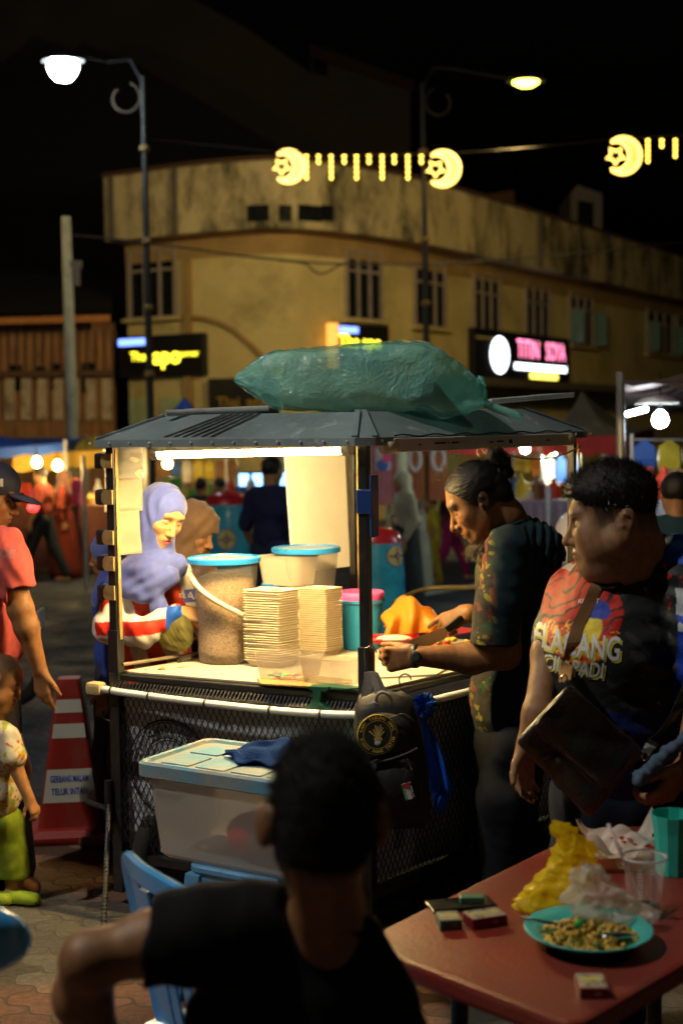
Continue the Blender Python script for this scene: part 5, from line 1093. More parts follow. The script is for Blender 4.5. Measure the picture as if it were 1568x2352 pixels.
# paper wrapped food tray
pt = onT(1418, 1990); t = thing('food_tray', 'open cream foam tray with crumpled sauce stained paper, behind the clear cup', 'food tray', pt)
MB().loft([[pt+V((x*s, y*s, z)) for x, y in rrect(.15,.11,.02)] for s, z in ((.8,0),(1.0,.04),(1.05,.04),(1.0,.044),(.78,.006))]).build('tray', m_tray, t)
MB().grid(lambda u, v: pt+V(((u-.5)*.19+.01*math.sin(v*9), (v-.5)*.12, .04+.045*(2*u-1)**2*(.6+.4*v)+.022*math.sin(u*9+v*4)+.012*math.sin(v*14-u*6)+.03*v)), 24, 16).build('greasy_paper', translucent('waxed_paper', (.8,.72,.66), .35, .3, .4, 20, .12), t, smooth=True)
sb = MB()
for i in range(14): sb.ball(pt+V((r3.uniform(-.02,.07), r3.uniform(-.05,.02), .065+r3.uniform(-.01,.02))), r3.uniform(.003,.007), 8, 5, (1.6,1,.5))
sb.build('sauce_spots', M('chilli_sauce', (.45,.05,.01), .25), t)
# cups
cp_ = onT(1478, 2100); hC = P(1466, 1965, cp_.y).z-TZ; r0 = 52*cp_.y/F
t = thing('clear_cup', 'clear plastic cup with a straw and a little dark drink', 'cup', cp_)
m_cup = translucent('cup_plastic', (.8,.76,.78), .3, .08, .02, 5, .8, (.97,.95,.97))
MB().lathe([(.001,0),(r0*.68,0),(r0*.72,.01),(r0*.76,hC*.3),(r0*.84,hC*.6),(r0*.97,hC*.97),(r0*1.03,hC*.98),(r0*1.03,hC)], cp_, 36).build('cup_wall', m_cup, t, smooth=True)
MB().lathe([(r0*.97,hC*.965),(r0*1.035,hC*.975),(r0*1.035,hC),(r0*.97,hC*1.0)], cp_, 36).build('rim', M('cup_rim', (.7,.68,.65), .2), t, smooth=True)
MB().lathe([(.001,.003),(r0*.68,.003),(r0*.7,hC*.16),(.001,hC*.16)], cp_, 30).build('drink', M('dark_cola', (.03,.012,.008), .05, bump=0), t, smooth=True)
rb_ = MB()
for i in range(9):
    for a in (-2.0,-1.3): rb_.box(cp_+V((r0*(.76+.012*i)*math.cos(a), r0*(.76+.012*i)*math.sin(a), hC*(.36+.06*i))), (.012,.002,.0025), (V((-math.sin(a),math.cos(a),0)), V((math.cos(a),math.sin(a),0)), UP))
rb_.build('cup_ribs', M('cup_rim'), t)
o = MB().tube([P(1468,2068,cp_.y), P(1425,1960,cp_.y-.01), P(1395,1892,cp_.y+.02)], .0045, 10).build('drinking_straw', translucent('straw_plastic', (.75,.6,.62), .5, .3, .02, 5), None, smooth=True); tag(o, 'pale straw leaning in the clear cup', 'straw')
ct = onT(1545, 2005); t = thing('turquoise_cup', 'turquoise plastic tumbler at the right edge of the table', 'cup', ct); hT = P(1545,1868,ct.y).z-TZ; r1 = 52*ct.y/F
MB().lathe([(.001,0),(r1*.78,0),(r1*.8,.006),(r1*.82,hT*.3),(r1*.88,hT*.7),(r1*1.0,hT),(r1*.96,hT),(r1*.84,hT*.7),(r1*.75,.01),(.001,.01)], ct, 12).build('tumbler', M('turquoise_plastic', (.03,.5,.42), .3, bump=.02), t, bevel=.002)
# phone and cigarette boxes
def flatbox(name, label, cat, x, y, w, l, h, ang, mat, grp=None, z=0):
    c = onT(x, y); c.z = TZ+z; t = thing(name, label, cat, c, grp); u = V((math.cos(ang), math.sin(ang), 0)); v = V((-u.y, u.x, 0)); c2 = c+UP*h/2
    MB().box(c2, (w,l,h), (u,v,UP)).build('case', mat, t, bevel=.0025); return t, c, u, v
t, c, u, v = flatbox('phone', 'black phone lying face up at the far left of the table', 'phone', 1058, 2082, .155, .074, .009, .22, M('black_glass_case', (.01,.01,.01), .25))
MB().box(c+UP*.0095, (.148,.067,.001), (u,v,UP)).build('screen', M('phone_screen', (.008,.009,.01), .05, bump=0), t)
pk = [(1030,2128,.05,.056,.024,.12,0,(.5,.52,.42),(.03,.16,.1),'small pale and green cardboard packet left of the dark one'),(1113,2122,.085,.056,.024,.35,0,(.12,.1,.08),(.16,.01,.02),'dark red cardboard packet on the table'),(1083,2100,.055,.03,.018,.0,.026,(.03,.25,.16),(.03,.2,.12),'small green box lying on top of the dark packet'),(1357,2278,.056,.075,.022,-.04,0,(.2,.22,.2),(.12,.015,.03),'cardboard packet lying alone in front of the plate')]
for x, y, w_, l_, h_, an, z_, c1, c2, lb in pk:
    t, c, u, v = flatbox('card_packet', lb, 'packet', x, y, w_, l_, h_, an, M('packet_side_%d'%0 if 0 else 'packet_maroon' if c2[0] > .1 else 'packet_green', c2, .35), 'card packets on the table', z_)
    if h_ > .02:
        MB().box(c+UP*(h_+.0006), (w_*.96,l_*.94,.001), (u,v,UP)).build('printed_face', M('packet_print', (.25,.24,.2), .3, var=.5, scale=50, dirt=(.55,.3,.2), dirts=40), t)
        MB().box(c+UP*(h_+.0014)+v*l_*.1, (w_*.8,l_*.1,.0008), (u,v,UP)).build('yellow_band', M('packet_yellow', (.6,.55,.05), .4), t)
        text('small_print', 'AMARAN', c+UP*(h_+.0018)-v*l_*.2, u, v, .01, M('packet_yellow'), t, off=.0004)
        text('side_print', 'L.A.', c-v*(l_/2+.0006)+UP*h_*.55+u*w_*.15, u, UP, .009, M('tag_white'), t, off=.0006)
# glossy blue chair back at the bottom left corner
q0 = P(-60,2150,2.35); 
t = thing('plastic_chair', 'rounded blue chair back cut off by the left edge of the picture', 'chair', (q0.x, q0.y, 0))
MB().loft([[P(-75+(70-0)*sx_*1.0+0, y, 2.35)*1.0 if 0 else P(-80+k*math.cos(a), 2157+88*math.sin(a)*kk, 2.35+dd) for a in [2*math.pi*i/32 for i in range(32)]] for k, kk, dd in ((60,.45,-.05),(120,.8,-.045),(148,.96,-.02),(154,1,0),(148,.96,.02),(110,.8,.01))]).build('chair_back', m_chb, t, smooth=True)
for s_ in (-.22,.0): MB().tube([(q0.x+s_,q0.y,P(0,2200,2.35).z),(q0.x+s_,q0.y+.05,0)], .02, 8).build('leg', m_chb, t)
# ================================================================ people
SK_D, SK_M, SK_L = (.19,.085,.035), (.30,.15,.07), (.42,.24,.13)
m_skin = MV('skin', .5, .28, 260, sss=.1, spec=.35); m_cloth = MV('cotton_cloth', .9, .25, 500, sheen=.02, spec=.2); m_jer = MV('jersey_cloth', .55, .12, 500, spec=.25); m_hair = MV('hair', .42, .5, 420, spec=.3)
m_scarf = MV('scarf_cloth', .8, .2, 400, sheen=.3)
class Head:
    def __init__(s, O, f, u, sc=1.0):
        s.O = V(O); s.f = V(f).normalized(); s.u = (V(u)-s.f*V(u).dot(s.f)).normalized(); s.s = s.u.cross(s.f); s.sc = sc
        s.R = A3([s.f, s.s, s.u]).T
    def __call__(s, a, b, c): return s.O+(s.f*a+s.s*b+s.u*c)*s.sc
    def loc(s, p): return ((p-A3(s.O))@s.R)/s.sc
    def add(s, S, fat=0, neck=None, nose=1.0, beard=0, small=False, earf=-.005, mouth_open=0, child=0):
        k = s.sc; r = lambda *a: tuple(x*k for x in a)
        S.ell(s(-.008,0,.035), r(.098,.077+.004*fat,.09), .02, s.R)
        S.ell(s(.03,0,-.03), r(.062,.062+.008*fat,.085), .03*k, s.R)
        for m in (1,-1):
            S.rc(s(-.0,m*(.052+.012*fat),-.045), s(.062,m*.02,-.096), (.022+.014*fat)*k, (.018+.006*fat)*k, .03*k)
            S.ball(s(.058,m*.04,-.02), (.027+.01*fat)*k, .025*k)
            if fat: S.ball(s(.045,m*.052,-.055), .036*k, .03*k)
        S.ball(s(.076,0,-.098), .019*k, .02*k)
        if fat: S.ell(s(.022,0,-.112), r(.056,.066,.036), .035*k, s.R)
        S.rc(s(.081,-.038,.034), s(.081,.038,.034), .012*k, .012*k, .02*k)
        S.ell(s(.083,0,-.064), r(.02,.032,.024), .015*k, s.R)
        for m in (1,-1):
            S.ell(s(.1,m*.033,.01), r(.022,.021,.013), .014*k, s.R, cut=True)
        S.rc(s(.088,0,.014), s(.111,0,-.028), .0075*k, .0105*k*nose, .012*k); S.ball(s(.113,0,-.033), .0118*k*nose, .008*k)
        for m in (1,-1):
            S.ball(s(.100,m*.0135,-.037), .0088*k*nose, .007*k); S.ball(s(.107,m*.007,-.0465), .004*k, .003*k, cut=True)
            S.ball(s(.0735,m*.032,.008), .0148*k, .003*k)
        S.ell(s(.097,0,-.0605), r(.009,.023,.0055), .004*k, s.R); S.ell(s(.094,0,-.0735), r(.0105,.019,.0068), .005*k, s.R)
        S.ell(s(.108,0,-.0668), r(.016,.021,.0012+.005*mouth_open), .003*k, s.R, cut=True)
        for m in (1,-1):
            a = R(18); e = s.R@A3([[math.cos(a),0,-math.sin(a)],[0,1,0],[math.sin(a),0,math.cos(a)]])
            S.ell(s(earf-.008,m*(.079+.006*fat),.0), r(.019,.0085,.033), .008*k, e)
            S.ell(s(earf-.006,m*(.089+.006*fat),.004), r(.011,.006,.021), .004*k, e, cut=True)
            S.ball(s(earf+.004,m*(.084+.006*fat),-.008), .0055*k, .004*k)
            S.rc(s(earf-.012,m*(.086+.006*fat),.012), s(earf-.004,m*(.086+.006*fat),.02), .003*k, .003*k, .003*k)
    def tint(s, p, base, stub=None, brow=(.02,.015,.012), lip=None, lash=True):
        q = s.loc(p); f, b, u = q[:,0], np.abs(q[:,1]), q[:,2]; c = np.tile(A3(base), (len(p),1))
        m = wob(p, 60, 3)*.12+wob(p, 18, 4)*.10; c = c*(1+m[:,None])
        inside = (np.abs(q).max(1) < .16)
        red = np.exp(-((f-.07)**2+(b-.04)**2+(u+.025)**2)/.0006)*inside; c = mixc(c, A3(base)*A3([1.15,.85,.8]), red*.5)
        lipc = lip or tuple(A3(base)*A3([.85,.45,.45])); lm = np.exp(-((b/.021)**4+((u+.067)/.0125)**4))*(f > .085)*inside; c = mixc(c, lipc, lm)
        mo = ((np.abs(u+.0668) < .0022) & (b < .02) & (f > .08) & inside); c[mo] = A3(base)*.18
        bm = np.exp(-(((b-.032)/.02)**4+((u-.032-.12*(.03-np.abs(b-.035)))/.0055)**4))*(f > .06)*inside; c = mixc(c, brow, bm*.85)
        if lash:
            lz = ((np.abs(u-.003-.06*(b-.032)) < .0022) & (np.abs(b-.033) < .0155) & (f > .07) & inside); c[lz] = (.008,.006,.005)
        nz = ((np.hypot(b-.007, (u+.0475)) < .0035) & (f > .09) & inside); c[nz] = A3(base)*.15
        er = (b > .083) & (np.abs(u) < .02) & (f < .012) & inside; c[er] *= .8
        if stub is not None: c = stub(c, q, inside)
        return np.clip(c, 0, 1)
def hand(S, W, X, Y, Zd, sc=1.0, curl=(.5,.6,.4), thumb=(.6,.6,-.3), spread=.0, tap=1.0, k=.006):
    X = V(X).normalized(); Y = (V(Y)-X*V(Y).dot(X)).normalized(); Zd = X.cross(Y) if X.cross(Y).dot(V(Zd)) > 0 else -X.cross(Y); W = V(W)
    L = [(.070,.026,.084),(.078,.008,.088),(.072,-.010,.084),(.056,-.027,.076)]
    for i, (ln, y, kx) in enumerate(L):
        kn = W+(X*kx+Y*y)*sc; S.rc(W+Y*y*.55*sc, kn, .0155*sc, .0118*sc, .012); a = 0; p = kn; d0 = (X+Y*spread*(1.5-i)*.3).normalized()
        cc = curl[i] if hasattr(curl[0], '__len__') else curl
        for j, fr in enumerate((.45,.3,.25)):
            a += cc[j]; d = d0*math.cos(a)-Zd*math.sin(a); q = p+d*ln*fr*sc
            S.rc(p, q, (.0098-.0010*j)*sc*tap, (.0088-.0011*j)*sc*tap, k*.7); p = q
    b = W+(X*.018+Y*.022)*sc; d1 = (X*thumb[0]+Y*thumb[1]+Zd*thumb[2]).normalized(); m = b+d1*.042*sc; S.rc(b, m, .0155*sc, .0115*sc, .012)
    d2 = (d1*.75+X*.45-Zd*.15).normalized(); e = m+d2*.03*sc; S.rc(m, e, .0108*sc, .0095*sc, .004); d3 = (d2+X*.3-Zd*.3).normalized(); S.rc(e, e+d3*.024*sc, .0095*sc, .0078*sc, .004)
    return W
def fuzz(name, src, n, ln, parent, mat, keep=None, jit=.5, w=.0007, seed=1, grav=0, flow=None, col=(.01,.009,.009)):
    q = random.Random(seed); me = src.data; nv = len(me.vertices); mb = MB(); tries = 0; cnt = 0
    while cnt < n and tries < n*12:
        tries += 1; v = me.vertices[q.randrange(nv)]
        if keep and not keep(v.co): continue
        nm = v.normal; d = (nm+V((q.gauss(0,1), q.gauss(0,1), q.gauss(0,1)))*jit*.5)
        if flow: d = d*.35+flow(v.co)
        d.normalize(); l = ln*q.uniform(.5,1.3); e = d.cross(V((q.gauss(0,1), q.gauss(0,1), q.gauss(0,1)))).normalized()*w
        p = v.co-nm*.002; m = p+d*l*.5; t = p+d*l+V((0,0,-grav*l))+nm*.1*l
        mb.add([p-e, p+e, m+e*.7, t, m-e*.7], [(0,1,2,4),(4,2,3)]); cnt += 1
    return obj(name, mb.v, mb.f, mat, parent, cols=np.tile(A3([*col,1]), (len(mb.v),1)))
m_strand = M('dark_strands', (.008,.007,.006), .35, bump=0, spec=.5)
# ---------------------------------------------------------------- man with the hair bun
d0 = 4.9
def b(x, y, dd=0): return P(x, y, d0+dd)
man = thing('person', 'man with a hair bun and goatee in a floral t-shirt, chopping food', 'person', V((b(1185,1200).x, d0+.1, 0)))
hd = Head(b(1098,1152,.03), (-.85,.02,-.52), (-.52,0,.84), 1.125)
def fist_near(S):
    W = P(955,1507,4.80); X = V((-1,.12,-.12)); hand(S, W, X, (0.1,.15,1), (0,-1,.3), 1.22, [(1.0,1.25,.6),(1.05,1.25,.6),(1.15,1.2,.6),(1.25,1.2,.6)], (.85,.35,-.55), k=.008)
def hand_far(S):
    W = P(1075,1408,5.12); hand(S, W, (-1,.05,-.42), (.0,.5,.8), (-.3,-.4,.9), 1.12, [(.35,.25,.1),(.9,1.0,.5),(1.0,1.1,.5),(1.1,1.1,.5)], (.75,.2,-.8), k=.007)
S1 = Sdf(); hd.add(S1, nose=1.15); Sdf.RS = 1.06
S1.chain([hd(-.035,0,-.02), b(1160,1190,.04), b(1178,1225,.08)], [.066,.066,.075], .03)
S1.ell(b(1185,1330,.12), (.13,.19,.2), .05); S1.ell(b(1180,1480,.12), (.13,.17,.2), .05)
S1.chain([b(1165,1262,-.1), b(1158,1500,-.12), P(1080,1512,4.82), P(962,1507,4.79)], [.055,.052,.052,.033], .03)
S1.chain([b(1190,1265,.38), b(1150,1440,.55), P(1078,1408,5.12)], [.055,.048,.033], .03)
fist_near(S1); hand_far(S1)
for x_, y_ in ((1160,-.02),(1200,.22)): S1.chain([b(1185,1640,.1+y_*.5), V((b(x_,1640).x+.0, d0+y_+.05, .5)), V((b(x_,1640).x, d0+y_+.08, .07))], [.1,.07,.045], .05); S1.rc(V((b(x_,1640).x+.02, d0+y_+.08, .045)), V((b(x_,1640).x-.16, d0+y_+.06, .03)), .045, .035, .03)
def stub1(c, q, ins):
    f, bb, u = q[:,0], np.abs(q[:,1]), q[:,2]
    hair = np.clip(((-(f-.048)*.83+(u-.03)*.35)*50)+.5*wob(q, 90, 3), 0, 1)*(u > -.03); c = mixc(c, (.015,.012,.01), hair*ins*.75*(f < .05))
    bd = np.exp(-((f-.075)/.03)**2-((u+.095)/.02)**2-(bb/.03)**2); return mixc(c, (.10,.075,.05), bd*.6*ins)
man_b = S1.build('body', m_skin, man, .0042, lambda p: hd.tint(p, (.235,.11,.045), stub1))
# shirt
T1 = Sdf(); T1.ell(b(1188,1320,.12), (.146,.215,.21), .05); T1.ell(b(1180,1450,.12), (.15,.2,.22), .05); T1.ell(b(1175,1600,.12), (.15,.2,.22), .05)
T1.rc(b(1185,1232,.0), b(1195,1232,.26), .055, .055, .06); T1.rc(b(1240,1260,.02), b(1245,1260,.24), .075, .075, .06)
T1.chain([b(1168,1262,-.09), b(1150,1380,-.13), b(1133,1485,-.14)], [.084,.078,.08], .03); T1.chain([b(1190,1268,.36), b(1150,1400,.5)], [.07,.07], .03)
ha = V(b(1133,1478,-.14)); T1.fn(lambda p, dd: np.where((np.abs(p[:,1]-ha.y) < .09) & (p[:,0] < ha.x+.11), np.maximum(dd, (ha.z+.0-p[:,2])*.9-np.maximum(0, (p[:,1]-ha.y-.055))*3), dd))
T1.ell(hd(-.07,0,-.115), (.085,.085,.05), .01, cut=True) if 0 else T1.ball(b(1146,1180,.05), .068, .02, cut=True)
T1.cut(b(1180,1712,.1), (0,0,-1))
def fold1(p, d):
    q = (p[:,0]*.8+p[:,2]*.25); bk = np.clip((p[:,0]-b(1180,1300).x)*9, 0, 1)
    w_ = .0065*np.sin((p[:,0]*1.0-.15*p[:,2])*190+3*np.sin(p[:,2]*7+p[:,0]*9)+2*np.sin(p[:,1]*8))*bk+.003*wob(p, 22, 5)
    sl = .0045*np.sin(p[:,2]*85+p[:,0]*60+2*np.sin(p[:,0]*25))*np.exp(-((p[:,1]-(d0-.13))/.1)**2)*(p[:,2] > 1.2)
    return d+w_+sl*.6
T1.fn(fold1)
def shirt1(p):
    c = np.tile(A3((.010,.027,.037)), (len(p),1)); fr = np.clip((b(1128,1300).x-p[:,0])*40, 0, 1)*np.clip((p[:,1]-(d0-.15))*0+1,0,1)
    n1, n2, n3 = wob(p, 30, 11), wob(p, 42, 12), wob(p, 36, 13)
    g = mixc((.05,.045,.035), (.02,.02,.02), (wob(p,25,9)+1)/2); g = mixc(g, (.16,.045,.03), (n1 > .55)*.9); g = mixc(g, (.2,.19,.02), (n2 > .62)*.95); g = mixc(g, (.02,.06,.03), (n3 > .6)*.9)
    edge = np.clip(fr+.3*wob(p, 12, 8)*fr, 0, 1); c = c*(1-edge[:,None])+g*edge[:,None]
    return np.clip(c*(1+.12*wob(p, 80, 2)[:,None]), 0, 1)
sh1 = T1.build('t_shirt', m_cloth, man, .006, shirt1)
Cc = Sdf(); cpt = [b(1130,1232,-.02), b(1160,1214,-.06), b(1195,1200,-.03), b(1212,1198,.06), b(1205,1202,.16)]
Cc.chain(cr([V(x) for x in cpt], 3), [.009]*13, .004); Cc.build('collar', m_cloth, man, .005, (.010,.025,.034))
Pn = Sdf(); Pn.ell(b(1180,1700,.1), (.14,.18,.14), .04)
for x_, y_ in ((1160,-.02),(1200,.22)): Pn.chain([b(1180,1720,.1+y_*.5), V((b(x_,1640).x, d0+y_+.05, .5)), V((b(x_,1640).x, d0+y_+.08, .1))], [.125,.095,.075], .04)
Pn.fn(lambda p, d: d+.004*wob(p, 20, 7)); Pn.build('trousers', m_cloth, man, .009, lambda p: np.tile(A3((.006,.008,.013)), (len(p),1)))
# hair
Sdf.RS = 1.0
H1 = Sdf(); k = hd.sc; H1.ell(hd(-.012,0,.038), (.103*k,.084*k,.096*k), .01, hd.R); H1.ell(hd(-.07,0,-.01), (.045*k,.06*k,.06*k), .03, hd.R)
pn = A3((hd.f*.83-hd.u*.56).normalized()); H1.fn(lambda p, d: np.maximum(d, (p-A3(hd(.052,0,.055)))@pn+.005*wob(p, 55, 77)+.003*wob(p, 140, 78))); H1.cut(hd(0,0,-.055), -hd.u)
bunc = b(1141,1052,.03)
def strandw(p, d):
    v = p-A3(bunc); ax = A3(hd.s); a = np.arctan2(v@A3(hd.u), v@A3(hd.f)); lat = (p-A3(hd.O))@ax
    return d+.0006*np.sin(a*95+lat*160+5*wob(p,14,3))+.0005*np.sin(a*210+lat*90+3*wob(p,30,8))+.0022*wob(p, 34, 4)
def hair1(p):
    v = p-A3(bunc); a = np.arctan2(v@A3(hd.u), v@A3(hd.f)); lat = (p-A3(hd.O))@A3(hd.s); s_ = np.sin(a*120+lat*200+5*wob(p,14,3))*.5+np.sin(a*260+lat*110+3*wob(p,30,8))*.5
    return mixc((.007,.006,.005), (.05,.048,.042), np.clip(s_-.25+.5*wob(p, 20, 9), 0, 1))
H1.fn(strandw); mh = H1.build('hair', m_hair, man, .0028, hair1)
B1 = Sdf(); B1.ell(bunc, (.043,.042,.036), .01); B1.ball(b(1160,1062,.02), .022, .015); B1.ball(b(1135,1043,.0), .02, .015); B1.rc(b(1158,1085,.03), b(1150,1065,.03), .032, .03, .02)
B1.fn(lambda p, d: d+.004*wob(p, 55, 21)+.002*wob(p, 150, 22)); bn = B1.build('hair_bun', m_hair, man, .003, (.013,.011,.01))
fuzz('bun_strands', bn, 700, .016, man, m_strand, jit=1.6, w=.0005, seed=3)
fl = lambda co: (bunc-co).normalized()
fuzz('hair_strands', mh, 2600, .035, man, m_strand, flow=fl, jit=.35, w=.0004, seed=4)
m_fly = M('lit_strand', (.16,.1,.04), .35, bump=0)
def wisps(name, pts, n, ln, mat, curlr, seed, w=.0005, base=None):
    q = random.Random(seed); mb = MB()
    for i in range(n):
        p0, dr = q.choice(pts); p = V(p0)+V((q.gauss(0,.006), q.gauss(0,.012), q.gauss(0,.006))); d = V(dr).normalized()+V((q.gauss(0,.35), q.gauss(0,.4), q.gauss(0,.35))); d.normalize(); e1 = d.cross(V((0,1,.2))).normalized(); l = ln*q.uniform(.5,1.2); ph = q.uniform(0,6)
        mb.tube([p+d*l*t/8+e1*(curlr*math.sin(ph+t*1.1)-curlr*math.sin(ph))*(t/8)**.5+V((0,curlr*math.cos(ph+t),0))*.5*(t/8)+V((0,0,-.15*l*(t/8)**2)) for t in range(9)], [w*1.2]*5+[w]*4, 4)
    return mb.build(name, mat, man)
wisps('forehead_wisps', [(b(1018,1092,.0), (-1,-.2,.6)), (b(1014,1100,.0), (-1,-.3,.1)), (b(1024,1078,.0), (-.7,-.1,1)), (b(1045,1050,0), (-.3,0,1)), (b(1172,1100,0), (1,0,.3)), (b(1160,1040,0), (.5,0,1))], 70, .035, m_fly, .006, 5)
bdp = [(hd(.086,y,-.112), (-.25,-.1,-1)) for y in (-.02,-.01,0,.01,.02)]+[(hd(.072,y,-.116), (.0,-.1,-1)) for y in (-.02,0,.02)]+[(hd(.06,y,-.118), (.15,-.1,-1)) for y in (-.03,0,.03)]
wisps('goatee', bdp, 230, .05, M('grey_beard', (.13,.1,.065), .5, bump=0), .007, 6, .0006)
# watch and ring
wc = P(952,1507,4.80); wx = V((-1,.15,-.04)).normalized(); w_ = thing('wrist_watch', 'black sports watch on the wrist of the man with the bun', 'watch', wc)
v1 = wx.cross(V((0,0,1))).normalized(); v2 = wx.cross(v1)
MB().lathe([(.037,-.013),(.0405,-.013),(.0415,0),(.0405,.013),(.037,.013)], wc, 28, ax=(v1, v2, wx), sx=.92, sy=1.05).build('watch_strap', M('black_rubber', (.012,.012,.012), .45), w_, smooth=True)
wn = (V((0,-1,.1))).normalized(); wf = wc+wn*.041; MB().lathe([(.001,.012),(.0145,.012),(.0205,.009),(.022,.0),(.018,-.008)], wf, 24, ax=(v1.cross(wn).normalized() if 0 else wx, wn.cross(wx).normalized(), wn)).build('watch_case', M('black_rubber'), w_, bevel=0)
MB().lathe([(.001,.0128),(.0135,.0128),(.014,.012)], wf, 24, ax=(wx, wn.cross(wx).normalized(), wn)).build('watch_face', M('watch_face', (.05,.06,.05), .12, bump=0), w_)
rg = P(893,1529,4.745); tag(MB().lathe([(.0095,-.003),(.012,-.003),(.0125,0),(.012,.003),(.0095,.003)], rg, 18, ax=(V((0,1,0)), V((.4,0,.9)), V((.9,0,-.4)))).ball(rg+V((-.002,-.013,.001)), .0055, 10, 6).build('finger_ring', M('gold', (.6,.35,.12), .25, metal=1, bump=0), None, smooth=True), 'chunky ring on the clenched hand beside the post', 'ring')
# knife
kf = thing('knife', 'broad bladed kitchen knife in the far hand of the man with the bun', 'knife', P(1000,1460,5.08))
kp = [P(x, y, 5.06) for x, y in ((912,1484),(960,1462),(1013,1443),(1031,1437),(1027,1452),(1021,1467),(990,1482),(950,1490))]
MB().prism(kp, (0,.0025,0)).build('blade', M('dull_steel', (.5,.42,.26), .3, metal=.9, dirt=(.4,.1,.03), dirts=30, dirtlo=.62), kf)
MB().beam(P(1024,1447,5.062), P(1062,1418,5.075), .02, .026).build('knife_handle', M('black_plastic'), kf, bevel=.005)
# ---------------------------------------------------------------- heavy set man
d1 = 3.78
def h_(x, y, dd=0): return P(x, y, d1+dd)
fat = thing('person', 'heavy set man with short black hair in a black flame print jersey, looking down', 'person', V((h_(1420,1400).x, d1+.1, 0)))
hf = Head(h_(1402,1196,.03), (-.985,.10,-.17), (-.17,0,.98), 1.16)
S2 = Sdf(); hf.add(S2, fat=1.25, nose=1.0, earf=-.022)
S2.chain([hf(-.03,0,-.03), h_(1440,1270,.06), h_(1450,1330,.1)], [.088,.1,.12], .04); S2.ell(hf(.005,0,-.105), (.085,.085,.05), .04)
S2.ell(h_(1440,1430,.14), (.18,.17,.2), .05); S2.ell(h_(1415,1580,.14), (.2,.19,.2), .05)
S2.chain([h_(1310,1370,.28), h_(1262,1500,.12), h_(1236,1640,-.0), h_(1210,1712,-.02)], [.07,.05,.042,.032], .03)
hand(S2, h_(1210,1712,-.02), (-.15,-.1,-1), (-.7,-.6,0), (-.5,.6,.1) if 0 else (-.8,.5,0), 1.05, (.4,.5,.4), (.7,.6,-.2))
S2.chain([h_(1565,1380,.0), h_(1640,1560,-.1), h_(1590,1735,-.22)], [.085,.065,.045], .03); hand(S2, h_(1572,1760,-.22), (-.75,-.1,-1), (-.5,-.6,.5), (-.5,-.8,.3), 1.15, (.6,.7,.5), (.7,.6,-.3))
for x_, y_ in ((1340,.05),(1470,.25)): S2.chain([h_(1410,1700,.14), V((h_(x_,1700).x, d1+y_, .5)), V((h_(x_,1700).x, d1+y_+.03, .07))], [.15,.09,.055], .06); S2.rc(V((h_(x_,1700).x, d1+y_+.04, .045)), V((h_(x_,1700).x-.12, d1+y_-.12, .035)), .05, .04, .03)
def stub2(c, q, ins):
    f, bb, u = q[:,0], np.abs(q[:,1]), q[:,2]
    side = np.clip((.052-f)*45+.25*wob(q*1.0, 300, 1), 0, 1)*np.clip((u+.028-.25*np.clip(-f,0,.1)*0+.35*np.clip(-f-.03,0,.2))*40, 0, 1)
    ear = (bb > .085) | ((f > -.05) & (f < -.002) & (u < .034) & (u > -.04) & (bb > .078)); side = side*(~ear)
    dens = np.clip(.62+u*8, .5, 1); return mixc(c, (.02,.016,.013), side*dens*ins)
fat_b = S2.build('body', m_skin, fat, .0042, lambda p: hf.tint(p, (.285,.145,.068), stub2))
# jersey
T2 = Sdf(); T2.ell(h_(1445,1400,.14), (.205,.2,.2), .05); T2.ell(h_(1412,1492,.10), (.215,.215,.17), .06); T2.ell(h_(1418,1610,.12), (.215,.21,.2), .06); T2.ell(h_(1420,1740,.12), (.21,.2,.19), .06)
T2.rc(h_(1350,1352,.28), h_(1540,1300,.06), .075, .085, .07); T2.rc(h_(1480,1262,.16), h_(1560,1290,.1), .05, .07, .05)
T2.chain([h_(1318,1358,.26), h_(1285,1470,.16)], [.085,.085], .03); T2.chain([h_(1578,1345,.0), h_(1622,1470,-.06), h_(1632,1530,-.08)], [.095,.095,.1], .03)
T2.ell(h_(1440,1262,.08), (.125,.125,.075), .015, rot=A3([[.92,0,.39],[0,1,0],[-.39,0,.92]]).T, cut=True)
T2.cut(h_(1420,1850,.1), (0,0,-1))
def fold2(p, d):
    fr = .0035*np.sin(p[:,2]*95+1.6*np.sin(p[:,0]*13)+p[:,0]*20)*np.clip((p[:,0]-h_(1400,1500).x)*10, 0, 1)*np.clip((1.62-p[:,2])*8, 0, 1)
    return d+fr+.0035*wob(p, 16, 31)+.0015*wob(p, 45, 32)
T2.fn(fold2)
def px_of(p):                                   # picture column and row of points, to lay the print out on the chest
    q = (p-A3([0,0,CH]))@A3(CR); return 784+F*q[:,0]/-q[:,2], 1176-F*q[:,1]/-q[:,2]
